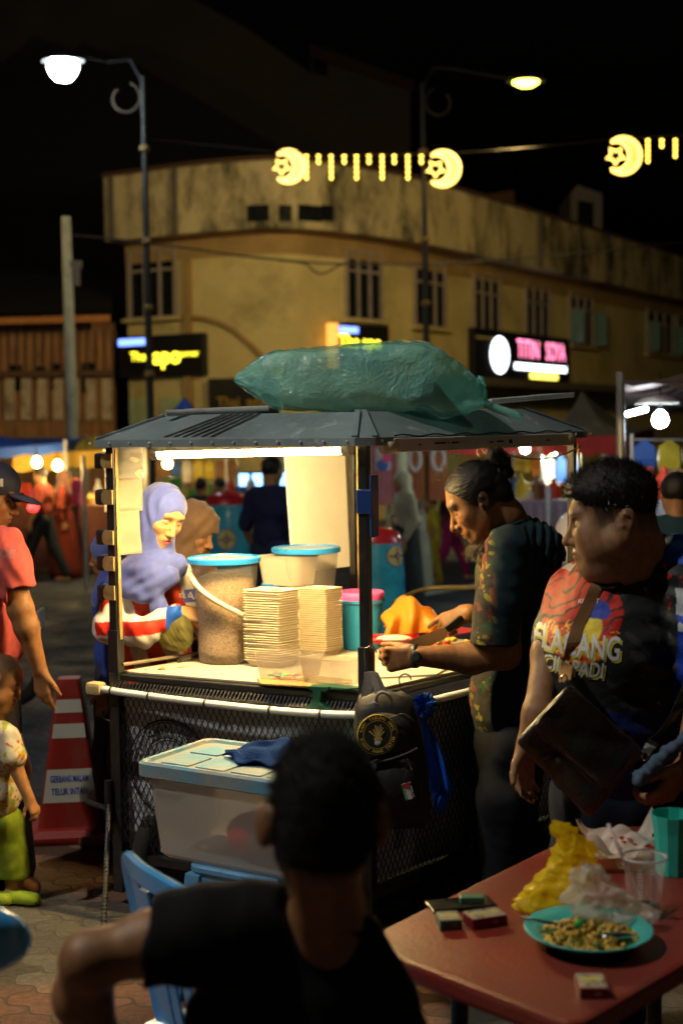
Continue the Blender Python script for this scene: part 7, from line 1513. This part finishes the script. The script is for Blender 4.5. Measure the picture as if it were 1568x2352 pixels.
def jer3(p):
    X_ = (p[:,0]-g_(345,1400).x); Z_ = p[:,2]-g_(345,1440).z; arm = (p[:,1] < d2-.075) & (p[:,2] < g_(0,1385).z) & (p[:,2] > g_(0,1492).z)
    c = np.tile(A3((.72,.68,.60)), (len(p),1)); t = (X_*.9+.25*Z_)/.062; red = (np.floor(t+.5).astype(int)%2) == 0; c[red & ~arm] = A3((.65,.06,.02))
    ax = g_(250,1440).z; u = (Z_-.02*np.sin(X_*20)); c[arm] = A3((.72,.7,.64)); mid_ = g_(0,1432).z+.09*np.clip(X_+.02, -1, .2); c[arm & (np.abs(p[:,2]-mid_) < .028)] = A3((.6,.03,.015))
    c[arm & (p[:,0] > g_(401,1400).x-.012)] = A3((.01,.08,.5)); bl = (p[:,0] > g_(395,0).x) & (np.abs(p[:,2]-g_(0,1376).z) < .028) & ~arm; c[bl] = A3((.12,.12,.5))
    return c
j3 = J3.build('jersey', m_jer, gl, .0045, jer3); j3b = bvh_of(j3)
decal('jersey_word', text_mesh('BANK', .045, bold=.03), g_(432,1378,-.1), (1,-.1,.05), (0,0,1), j3b, M('white_print'), gl, .003)
for r_, mm, n_ in ((1.0,'badge_yellow',0),(.72,'badge_blue',.0012)):
    decal('club_badge', ([(x*r_,y*r_,0) for x, y in ((-.022,.028),(.022,.028),(.022,0),(0,-.034),(-.022,0))], [(0,4,3,2,1)]), g_(425,1312,-.1), (1,-.1,.1), (0,0,1), j3b, M(mm, (.7,.6,.05) if not n_ else (.05,.1,.5), .5), gl, .002+n_)
K = Sdf(); k = hg.sc
K.ell(hg(-.012,0,.030), (.108*k,.093*k,.102*k), .02, hg.R); K.ell(hg(.0,0,-.04), (.088*k,.088*k,.1*k), .03, hg.R)
K.chain([hg(-.03,0,-.08), g_(350,1300,.04)], [.085,.11], .04)
K.chain([g_(290,1330,.02), g_(350,1320,-.05), g_(402,1300,-.02)], [.075,.07,.055], .04)
K.chain([g_(262,1370,.02), g_(250,1400,.06)], [.06,.05], .04); K.chain([g_(270,1345,-.02), g_(330,1365,-.09), g_(395,1330,-.10)], [.05,.035,.03], .03)
K.chain([g_(392,1318,-.1), g_(352,1345,-.1), g_(368,1400,-.1), g_(385,1420,-.10)], [.028,.03,.035,.03], .02)
K.ell(hg(.118,0,-.018), (.082*k,.060*k,.088*k), .012, hg.R, cut=True)
def fold3(p, d):
    q = hg.loc(p); a = np.arctan2(q[:,2]+.03, q[:,0]+.02); w1 = .0035*np.sin(q[:,0]*110+q[:,2]*45+2.5*np.sin(q[:,2]*18))*(q[:,0] < .055)
    w2 = .0016*np.sin((p[:,0]*.45-p[:,2]*.9)*150+1.2*wob(p, 6, 71))*(p[:,2] < g_(0,1270).z); return d+np.where(p[:,2] < g_(0,1270).z, w2, w1)+.0012*wob(p, 20, 72)
K.fn(fold3); K.build('headscarf', m_scarf, gl, .0042, lambda p: np.clip(A3((.06,.09,.38))*(1+.12*wob(p, 12, 73)[:,None]), 0, 1))
tk = Sdf(); 
for m in (-.09,.09): tk.chain([g_(345,1640,.08), V((g_(345,1600).x+m, d2+.08, .5)), V((g_(345,1600).x+m, d2+.08, .1))], [.16,.1,.09], .05)
tk.build('trousers', m_cloth, gl, .014, (.02,.02,.03))
ol = Sdf(); ol.ell(g_(400,1462,-.17), (.075,.02,.06), .02, rot=A3([[.85,0,.5],[0,1,0],[-.5,0,.85]])); ol.ell(g_(418,1440,-.16), (.045,.025,.05), .03); ol.fn(lambda p, d: d+.004*wob(p, 35, 74))
tag(ol.build('olive_cloth', m_cloth, None, .004, (.10,.095,.03)), 'olive green pouch held by the woman in the blue headscarf', 'pouch')
# ---------------------------------------------------------------- simple full figures, used further away
def figure(label, x, y, h=1.62, face=0, top=(.1,.1,.1), bot=(.03,.03,.04), hair=(.012,.01,.01), skin=SK_M, scarf=None, stride=.12, dress=False, group=None, cap=None, res=.012, arms=(.05,-.05), lean=0):
    z0 = gz(y); k = h/1.68; fx, fy = math.cos(face), math.sin(face); f = V((fx, fy, 0)); s = V((-fy, fx, 0)); O = V((x, y, z0)); T = lambda a, b_, c: O+(f*(a+lean*max(0,c-.9))+s*b_+UP*c)*k
    t = thing('person', label, 'person', O, group); hd_ = Head(T(.03,0,1.56), f-UP*.15, UP, k)
    B_ = Sdf(); hd_.add(B_); B_.chain([hd_(-.02,0,-.05), T(0,0,1.4)], [.05*k,.055*k], .03); B_.ell(T(0,0,1.25), (.1*k,.14*k,.2*k), .04, A3([f,s,UP]).T); B_.ell(T(0,0,1.0), (.1*k,.14*k,.16*k), .04, A3([f,s,UP]).T)
    for i, m in enumerate((1,-1)):
        B_.chain([T(0,m*.08,.92), T(m*stride*.5+.03,m*.09,.5), T(m*stride,m*.09,.09)], [.085*k,.058*k,.04*k], .03); B_.rc(T(m*stride-.02,m*.09,.035), T(m*stride+.15,m*.1,.03), .038*k, .03*k, .02)
        B_.chain([T(0,m*.18,1.36), T(-.03,m*.23,1.1), T(.06+arms[i],m*.22,.88)], [.045*k,.038*k,.026*k], .02); hand(B_, T(.06+arms[i],m*.22,.87), -UP*1.0+f*.15, f, s*m, k, (.3,.3,.2), k=.008)
    B_.build('body', m_skin, t, res*.6, lambda p: hd_.tint(p, skin))
    C_ = Sdf(); C_.ell(T(0,0,1.27), (.125*k,.18*k,.19*k), .05, A3([f,s,UP]).T); C_.ell(T(0,0,1.03), (.125*k,.165*k,.17*k), .05, A3([f,s,UP]).T); C_.rc(T(0,.14,1.38), T(0,-.14,1.38), .06*k, .06*k, .05)
    for i, m in enumerate((1,-1)): C_.chain([T(0,m*.18,1.36), T(-.03,m*.23,1.12)]+([T(.04+arms[i],m*.22,.93)] if scarf else []), [.065*k,.062*k]+([.045*k] if scarf else []), .03)
    C_.fn(lambda p, d: d+.006*wob(p, 14, 5)); C_.build('shirt', m_cloth, t, res, top)
    D_ = Sdf()
    if dress: D_.chain([T(0,0,.95), T(stride*.2,0,.12)], [.17*k,.27*k], .05)
    else:
        for m in (1,-1): D_.chain([T(0,m*.07,.92), T(m*stride*.5+.03,m*.09,.5), T(m*stride,m*.09,.12)], [.12*k,.085*k,.065*k], .04)
    D_.fn(lambda p, d: d+.006*wob(p, 14, 6)); D_.build('skirt' if dress else 'trousers', m_cloth, t, res, bot)
    E_ = Sdf()
    if scarf: E_.ell(hd_(-.01,0,.03), (.115*k,.095*k,.11*k), .02, hd_.R); E_.chain([hd_(-.02,0,-.06), T(0,0,1.34)], [.08*k,.14*k], .04); E_.ell(hd_(.12,0,-.02), (.07*k,.055*k,.075*k), .01, hd_.R, cut=True); E_.build('headscarf', m_scarf, t, res*.8, scarf)
    else:
        E_.ell(hd_(-.012,0,.04), (.104*k,.085*k,.095*k), .01, hd_.R); E_.cut(hd_(.06,0,.055), hd_.f*.8-hd_.u*.6); E_.cut(hd_(0,0,-.04), -hd_.u); E_.fn(lambda p, d: d+.003*wob(p, 50, 9)); E_.build('hair', m_hair, t, res*.7, hair)
    return t
def fx_(px, y): return P(px, 1200, y).x
# woman in brown headscarf just behind, and the person whose hand hangs by the left post
bw = thing('person', 'woman in a brown headscarf looking down, behind the woman in the blue headscarf', 'person', V((P(440,1200,6.35).x, 6.35, 0)))
hb = Head(P(443,1218,6.35), (.86,-.25,-.42), (.4,0,1), 1.0); S4 = Sdf(); hb.add(S4)
S4.chain([hb(-.02,0,-.05), P(420,1330,6.4)], [.05,.06], .03); S4.ell(P(418,1420,6.45), (.13,.12,.22), .05); S4.ell(P(418,1520,6.45), (.13,.12,.22), .05)
for m in (-.08,.08): S4.chain([P(418,1600,6.45), V((P(418,1600,6.45).x+m, 6.45, .06))], [.1,.045], .05)
for m in (-1,1): S4.chain([P(418,1370,6.45)+V((0,m*.15,0)), P(430,1450,6.35)+V((0,m*.12,0)), P(455,1440,6.25)+V((0,m*.08,0))], [.05,.04,.03], .03); hand(S4, P(455,1440,6.25)+V((0,m*.08,0)), (1,0,-.2), (0,-m,.3), (0,0,1), .95, (.4,.5,.3))
S4.build('body', m_skin, bw, .0048, lambda p: hb.tint(p, (.36,.19,.10)))
E4 = Sdf(); E4.ell(hb(-.014,0,.03), (.118,.1,.113), .02, hb.R); E4.rc(hb(.06,0,.075), hb(.085,0,.055), .045, .03, .03); E4.chain([hb(-.03,0,-.06), P(425,1310,6.38), P(418,1370,6.4)], [.095,.14,.19], .04); E4.ell(hb(.128,0,-.035), (.075,.06,.07), .01, hb.R, cut=True)
E4.fn(lambda p, d: d+.003*np.sin((p[:,0]*.7-p[:,2]*.7)*120)+.002*wob(p, 25, 3)); E4.build('headscarf', m_scarf, bw, .006, (.15,.085,.045))
F4 = Sdf(); F4.ell(P(418,1430,6.45), (.17,.16,.24), .05); F4.ell(P(418,1560,6.45), (.18,.17,.3), .05); F4.chain([P(418,1600,6.45), V((P(418,1600,6.45).x, 6.45, .15))], [.2,.26], .05); F4.build('tunic', m_cloth, bw, .014, (.08,.05,.035))
ph = figure('person behind the menu papers with one hand hanging by the post', P(268,1300,6.1).x, 6.1, 1.42, R(180), (.03,.06,.3), (.03,.03,.05), scarf=(.06,.1,.4), arms=(-.02,-.06), stride=.04, res=.01)
# ---------------------------------------------------------------- man in pink at the left edge
d5 = 5.4
def p_(x, y, dd=0): return P(x, y, d5+dd)
pk_ = thing('person', 'man in a pink t-shirt and navy cap cut off by the left edge', 'person', V((p_(-30,1300).x, d5, 0)))
hp = Head(p_(-18,1138,.0), (.93,-.1,-.33), (.3,0,1), 1.02); S5 = Sdf(); hp.add(S5)
S5.chain([hp(-.03,0,-.04), p_(-40,1215,.02)], [.058,.07], .03); S5.ell(p_(-50,1330,.05), (.15,.2,.2), .05); S5.ell(p_(-45,1460,.05), (.14,.17,.2), .05)
S5.chain([p_(12,1258,-.14), p_(48,1400,-.16), p_(62,1440,-.16), p_(92,1540,-.14)], [.058,.048,.046,.029], .025)
hand(S5, p_(93,1542,-.14), (.12,-.05,-1), (.9,-.4,0), (-.5,-.9,0), 1.0, [(.15,.2,.15),(.3,.35,.25),(.4,.45,.3),(.5,.5,.3)], (.75,.5,-.15), spread=.1)
S5.chain([p_(-90,1260,.2), p_(-80,1400,.25), p_(-60,1540,.2)], [.055,.045,.03], .025); hand(S5, p_(-60,1542,.2), (.1,0,-1), (1,.3,0), (0,1,0), 1.0, (.3,.4,.3))
for m in (-.09,.09): S5.chain([p_(-45,1560,.05), V((p_(-45,1500).x+m, d5+.05, .5)), V((p_(-45,1500).x+m, d5+.05, .06))], [.13,.08,.05], .05); S5.rc(V((p_(-45,1500).x+m, d5+.05, .04)), V((p_(-45,1500).x+m+.1, d5-.02, .035)), .045, .035, .03)
S5.build('body', m_skin, pk_, .0045, lambda p: hp.tint(p, (.33,.155,.065)))
T5 = Sdf(); T5.ell(p_(-45,1320,.05), (.17,.22,.2), .05); T5.ell(p_(-42,1420,.05), (.17,.2,.2), .05); T5.ell(p_(-42,1480,.05), (.165,.2,.18), .05); T5.rc(p_(-40,1225,-.03), p_(-45,1225,.15), .072, .072, .06); T5.chain([p_(6,1258,-.13), p_(26,1300,-.15), p_(42,1352,-.16)], [.088,.08,.07], .03)
hc5 = p_(42,1344,-.16); T5.fn(lambda p, d: np.where((p[:,0] > p_(12,0).x) & (p[:,1] < d5-.05), np.maximum(d, (hc5.z-p[:,2])*.95), d)+.004*wob(p, 18, 81)+.003*np.sin((p[:,0]+p[:,2]*.6)*90)*(p[:,0] > p_(0,0).x))
ts5 = T5.build('t_shirt', m_cloth, pk_, .006, (.55,.10,.10)); decal('shirt_letters', text_mesh('DE', .045, bold=.02), p_(6,1277,-.3), (1,0,-.1), (.1,0,1), ts5, M('grey_print', (.3,.16,.17), .8), pk_, .002)
G5 = Sdf(); G5.ell(p_(-42,1540,.05), (.15,.18,.16), .05)
for m in (-.09,.09): G5.chain([p_(-45,1580,.05), V((p_(-45,1500).x+m, d5+.05, .1))], [.15,.1], .05)
G5.build('trousers', m_cloth, pk_, .014, (.03,.03,.04))
Cp = Sdf(); Cp.ell(hp(-.01,0,.055), (.11,.093,.085), .01, hp.R); Cp.cut(hp(0,0,.022), -hp.u*.98-hp.f*.1); Cp.ell(hp(.125,0,.03), (.075,.07,.012), .01, hp.R)
cpo = Cp.build('cap', M('navy_cap_cloth', (.025,.03,.07), .7, bump=.3, bscale=300), pk_, .004)
cb_ = bvh_of(cpo); lg = MB()
for sgn in (1,-1): lg.add([V((sgn*(.012*math.cos(a)+.006)*1.0, .017*math.sin(a), 0)) if i%2 == 0 else V((sgn*(.005*math.cos(a)+.004), .012*math.sin(a), 0)) for a in [R(-75+150*j/8) for j in range(9)] for i in (0,1)], [(2*j, 2*j+2, 2*j+3, 2*j+1)[::sgn] for j in range(8)])
vs_ = [(v.x*1.0+(-.010 if v.x < 0 else .010)*-1.2, v.y, 0) for v in lg.v]; decal('cap_emblem', (vs_, lg.f), hp(.05,-.1,.07)-V((0,.1,0)), (1,0,0), (0,0,1), cb_, M('white_print'), pk_, .004)
# ---------------------------------------------------------------- toddler
d6 = 5.3
def t_(x, y, dd=0): return P(x, y, d6+dd)
td = thing('person', 'toddler in a fruit print shirt and green trousers at the left edge', 'person', V((t_(0,1800).x, d6, 0)))
ht = Head(t_(2,1572,0), (.9,-.25,-.3), (.25,0,1), .80); S6 = Sdf(); ht.add(S6, fat=.8, nose=.8)
S6.ell(ht(-.012,0,.05), (.088,.074,.082), .02, ht.R)
S6.chain([ht(-.02,0,-.05), t_(-12,1665,.0)], [.04,.045], .03); S6.ell(t_(-12,1740,.02), (.085,.08,.12), .04); S6.ell(t_(-10,1840,.02), (.09,.085,.12), .04)
S6.chain([t_(18,1690,-.06), t_(30,1745,-.08), t_(66,1832,-.1)], [.034,.031,.022], .02); hand(S6, t_(68,1836,-.1), (.45,-.1,-.9), (-.5,-.6,-.2), (.5,-.7,.3), .62, (.5,.7,.5), (.6,.6,-.4), tap=1.15)
S6.chain([t_(-40,1690,.09), t_(-60,1800,.1)], [.034,.024], .02); hand(S6, t_(-60,1802,.1), (0,0,-1), (1,0,0), (0,1,0), .6, (.5,.6,.4), tap=1.15)
for m in (-.055,.055): S6.chain([t_(-8,1900,.02), V((t_(-4,1900).x+m, d6+.02, .2)), V((t_(-4,1900).x+m, d6+.02, .05))], [.07,.05,.035], .03); S6.rc(V((t_(-4,1900).x+m, d6+.02, .03)), V((t_(-4,1900).x+m+.06, d6-.02, .025)), .03, .026, .02)
def stub6(c, q, ins): return mixc(c, (.05,.03,.018), np.clip((.055-q[:,0]+.35*q[:,2])*28, 0, 1)*np.clip((q[:,2]+.02)*30, 0, 1)*ins*.8*(np.abs(q[:,1]) < .086))
S6.build('body', m_skin, td, .0038, lambda p: ht.tint(p, (.42,.20,.085), stub6))
T6 = Sdf(); T6.ell(t_(-12,1735,.02), (.1,.1,.11), .04); T6.ell(t_(-10,1820,.02), (.105,.1,.12), .04); T6.rc(t_(8,1678,-.04), t_(-30,1678,.09), .04, .04, .04); T6.chain([t_(18,1690,-.06), t_(32,1738,-.08)], [.045,.05], .02); T6.cut(t_(0,1876,.02), (0,0,-1))
hz6 = t_(32,1738,-.08); T6.fn(lambda p, d: d+.003*wob(p, 30, 91))
def sh6(p):
    c = np.tile(A3((.6,.55,.42)), (len(p),1)); c = mixc(c, (.35,.4,.04), (wob(p, 45, 92) > .5)*1.); c = mixc(c, (.5,.12,.06), (wob(p, 50, 93) > .62)*1.); c = mixc(c, (.6,.4,.05), (wob(p, 48, 94) > .6)*1.); return c
T6.build('t_shirt', m_cloth, td, .005, sh6)
G6 = Sdf(); G6.ell(t_(-8,1885,.02), (.1,.095,.07), .03)
for m in (-.055,.055): G6.chain([t_(-8,1900,.02)+V((m*.6,0,0)), V((t_(-4,1900).x+m, d6+.02, .12))], [.075,.062], .03)
G6.cut(V((0,d6,.1)), (0,0,-1)); G6.fn(lambda p, d: d+.004*wob(p, 28, 95)); G6.build('trousers', m_cloth, td, .006, (.20,.28,.02))
for m in (-.055,.055):
    c_ = V((t_(-4,1900).x+m, d6+.0, 0)); SS = Sdf(); SS.rc(c_+V((-.01,.0,.025)), c_+V((.085,-.03,.022)), .034, .03, .02); SS.cut(c_+V((0,0,.006)), (0,0,-1)); SS.build('clog', m_cloth, td, .004, lambda p: mixc((.3,.42,.03), (.02,.02,.02), (wob(p, 110, 96) > .75)*1.))
# ---------------------------------------------------------------- seated boy in the foreground
d7 = 2.15
def y_(x, y, dd=0): return P(x, y, d7+dd)
by = thing('person', 'boy in a black t-shirt seated in front with his back to the camera', 'person', V((y_(740,2000).x, d7+.1, 0)))
hy = Head(y_(740,1892,.0), (-.12,1,-.14), (0.03,.12,1), 1.03); S7 = Sdf(); hy.add(S7)
for m in (1,-1): S7.ell(hy(-.012,m*.092,.0), (.02,.012,.036), .008, hy.R@A3([[.8,-.6*m,0],[.6*m,.8,0],[0,0,1]]))
S7.chain([hy(-.025,0,-.05), y_(752,2080,.03), y_(745,2140,.06)], [.058,.056,.062], .02)
S7.ell(y_(690,2350,.1), (.17,.1,.22), .05)
S7.chain([y_(545,2130,.06), y_(355,2165,.04), y_(205,2205,.02), y_(190,2290,.06), y_(250,2440,.12)], [.055,.05,.043,.045,.032], .03); hand(S7, y_(255,2445,.12), (.3,.5,-1), (0,1,.3), (-1,0,0), 1.0, (.5,.6,.4))
S7.chain([y_(875,2335,.06), y_(960,2480,.12), y_(900,2560,.3)], [.055,.045,.032], .03); hand(S7, y_(895,2562,.32), (-.2,1,-.2), (-1,0,0), (0,0,1), 1.0, (.4,.5,.4))
for m in (-.1,.1): S7.chain([V((y_(690,0).x+m, d7+.12, .52)), V((y_(690,0).x+m*1.5, d7+.52, .52)), V((y_(690,0).x+m*1.5, d7+.5, .08))], [.1,.065,.045], .05); S7.rc(V((y_(690,0).x+m*1.5, d7+.5, .045)), V((y_(690,0).x+m*1.5, d7+.64, .035)), .045, .035, .03)
S7.build('body', m_skin, by, .0042, lambda p: hy.tint(p, (.2,.095,.04), lambda c, q, i: mixc(c, (.012,.01,.009), np.clip((q[:,2]+.075-.6*np.clip(q[:,0]-.0,0,1))*40, 0, 1)*(q[:,0] < .05)*(np.abs(q[:,1]) < .080)*i)))
T7 = Sdf(); T7.ell(y_(680,2350,.1), (.19,.125,.16), .05); T7.ell(y_(690,2480,.1), (.195,.13,.2), .05); T7.rc(y_(560,2160,.08), y_(845,2262,.09), .07, .064, .06); T7.rc(y_(640,2108,.07), y_(800,2158,.08), .055, .055, .05)
T7.chain([y_(545,2130,.06), y_(440,2150,.05), y_(340,2165,.04)], [.078,.074,.072], .03); T7.chain([y_(872,2335,.07), y_(945,2470,.1)], [.066,.066], .03)
T7.ell(y_(748,2055,.03), (.075,.075,.06), .015, cut=True); cc7 = A3(y_(340,2165,.04)); nn7 = A3(V((-1,0,.12)).normalized())
T7.fn(lambda p, d: np.maximum(d, np.where(p[:,2] > y_(0,2300).z-.05, (p-cc7)@nn7, -1))+.004*wob(p, 16, 101)+.003*np.sin((p[:,0]+p[:,2])*70)*(p[:,0] < y_(520,0).x))
T7.build('t_shirt', MV('black_cotton', .95, .3, 500, spec=.15), by, .0055, lambda p: np.tile(A3((.007,.007,.008)), (len(p),1)))
C7 = Sdf(); C7.chain(cr([y_(668,2050,.05), y_(690,2064,.005), y_(735,2094,-.025), y_(790,2130,-.01), y_(832,2148,.05)], 4), [.008]*17, .004); C7.build('collar', MV('black_cotton'), by, .004, (.010,.010,.011))
G7 = Sdf(); G7.ell(V((y_(690,0).x, d7+.12, .52)), (.18,.16,.12), .05)
for m in (-.1,.1): G7.chain([V((y_(690,0).x+m, d7+.12, .52)), V((y_(690,0).x+m*1.5, d7+.52, .53)), V((y_(690,0).x+m*1.5, d7+.5, .12))], [.12,.09,.075], .05)
G7.build('trousers', m_cloth, by, .012, (.015,.015,.02))
H7 = Sdf(); k = hy.sc; H7.ell(hy(-.010,0,.042), (.108*k,.081*k,.104*k), .01, hy.R); H7.ell(hy(-.04,0,-.015), (.062*k,.068*k,.06*k), .03, hy.R); H7.cut(hy(.05,0,.04), hy.f*.8-hy.u*.6); H7.cut(hy(0,0,-.068), -hy.u*.95-hy.f*-.3); H7.fn(lambda p, d: d+.0016*wob(p, 70, 103)+.001*wob(p, 160, 104))
h7 = H7.build('hair', MV('boy_hair', .8, .6, 500, spec=.15), by, .0032, (.010,.009,.008)); fuzz('hair_strands', h7, 9000, .016, by, M('boy_strands', (.009,.008,.007), .7, bump=0, spec=.2), jit=.8, w=.0005, seed=12)
plastic_chair('plastic_chair', 'blue plastic chair the boy sits on, its back just above the lower edge', V((y_(300,0).x+.05, d7-.10)), V((y_(860,0).x, d7-.12)), (.05,1), .745) if 0 else None
# ---------------------------------------------------------------- people in the background
GB = 'people walking through the night market'
figure('man in a dark navy shirt standing with his back half turned, behind the jars', fx_(622,12.2), 12.2, 1.86, R(60), (.012,.018,.06), (.02,.03,.08), res=.014, stride=.05)
figure('walker in a rust red tunic and black trousers by the left stalls', fx_(100,19.5), 19.5, 1.66, R(170), (.13,.017,.008), (.012,.014,.02), res=.022, stride=.3, group=GB)
figure('walker in a long rust red dress by the left stalls', fx_(147,20), 20, 1.6, R(10), (.13,.018,.008), (.12,.016,.007), scarf=(.1,.035,.02), dress=True, res=.022, group=GB)
figure('woman in a long cream headscarf and dark dress, right of the cart corner post', fx_(930,15.5), 15.5, 1.64, R(200), (.3,.28,.22), (.015,.02,.025), scarf=(.34,.33,.26), dress=True, res=.02, group=GB)
figure('child in pale clothes between the cream scarf woman and the yellow child', fx_(965,18), 18, 1.2, R(180), (.45,.43,.38), (.35,.35,.33), res=.02, scarf=(.45,.42,.36), dress=True, group=GB)
figure('child in mustard yellow clothes walking left', fx_(995,18.5), 18.5, 1.2, R(180), (.35,.27,.02), (.33,.24,.02), res=.02, group=GB)
figure('person in magenta trousers striding behind the yellow child', fx_(1033,19), 19, 1.45, R(20), (.1,.02,.04), (.22,.01,.08), res=.02, stride=.35, group=GB)
figure('person with bushy black hair in a dark teal t-shirt at the right edge', fx_(1552,7.2), 7.2, 1.62, R(80), (.012,.035,.05), (.02,.02,.03), res=.012, group=GB)
figure('dark haired person seen above the heavy set man, under the red stall roof', fx_(1391,11.5), 11.5, 1.78, R(250), (.03,.03,.035), (.02,.02,.03), res=.02, group=GB)
figure('distant person in dark clothes left of the navy shirt man', fx_(462,17), 17, 1.55, R(90), (.04,.03,.03), (.03,.03,.04), res=.022, group=GB)
figure('distant person in a white top behind the toy targets', fx_(508,18.5), 18.5, 1.5, R(160), (.25,.22,.2), (.03,.03,.04), res=.022, group=GB)
figure('small child in red near the fish shaped stall goods', fx_(905,17), 17, 1.05, R(270), (.4,.04,.06), (.1,.02,.04), res=.02, group=GB)
fill_lamp(-4.5, 2.6, 7.6, 4300, (1,.93,.80), 'added white fill lamp on a plain pole, out of frame at the left')  # unseen lamp added as front fill for the cart and foreground
fill_lamp(4.6, 2.5, 5.0, 130, (1,.72,.42), 'added warm fill lamp on a plain pole, out of frame at the right')  # second unseen lamp, put in for warm fill
fill_lamp(-9.0, 22, 7.4, 2400, (1,.68,.22), 'added amber fill lamp across the road, out of frame at the left', aim=(-3,34,5))  # this and the next are added to brighten the shophouse facade
fill_lamp(9.5, 27, 8.6, 1700, (1,.68,.22), 'added amber fill lamp across the road, out of frame at the right', aim=(6,44,5))
S.render.engine = 'CYCLES'
S.cycles.use_denoising = True
S.cycles.max_bounces = 8; S.cycles.transparent_max_bounces = 12; S.cycles.caustics_reflective = False; S.cycles.caustics_refractive = False
S.cycles.sample_clamp_indirect = 6; S.cycles.sample_clamp_direct = 60
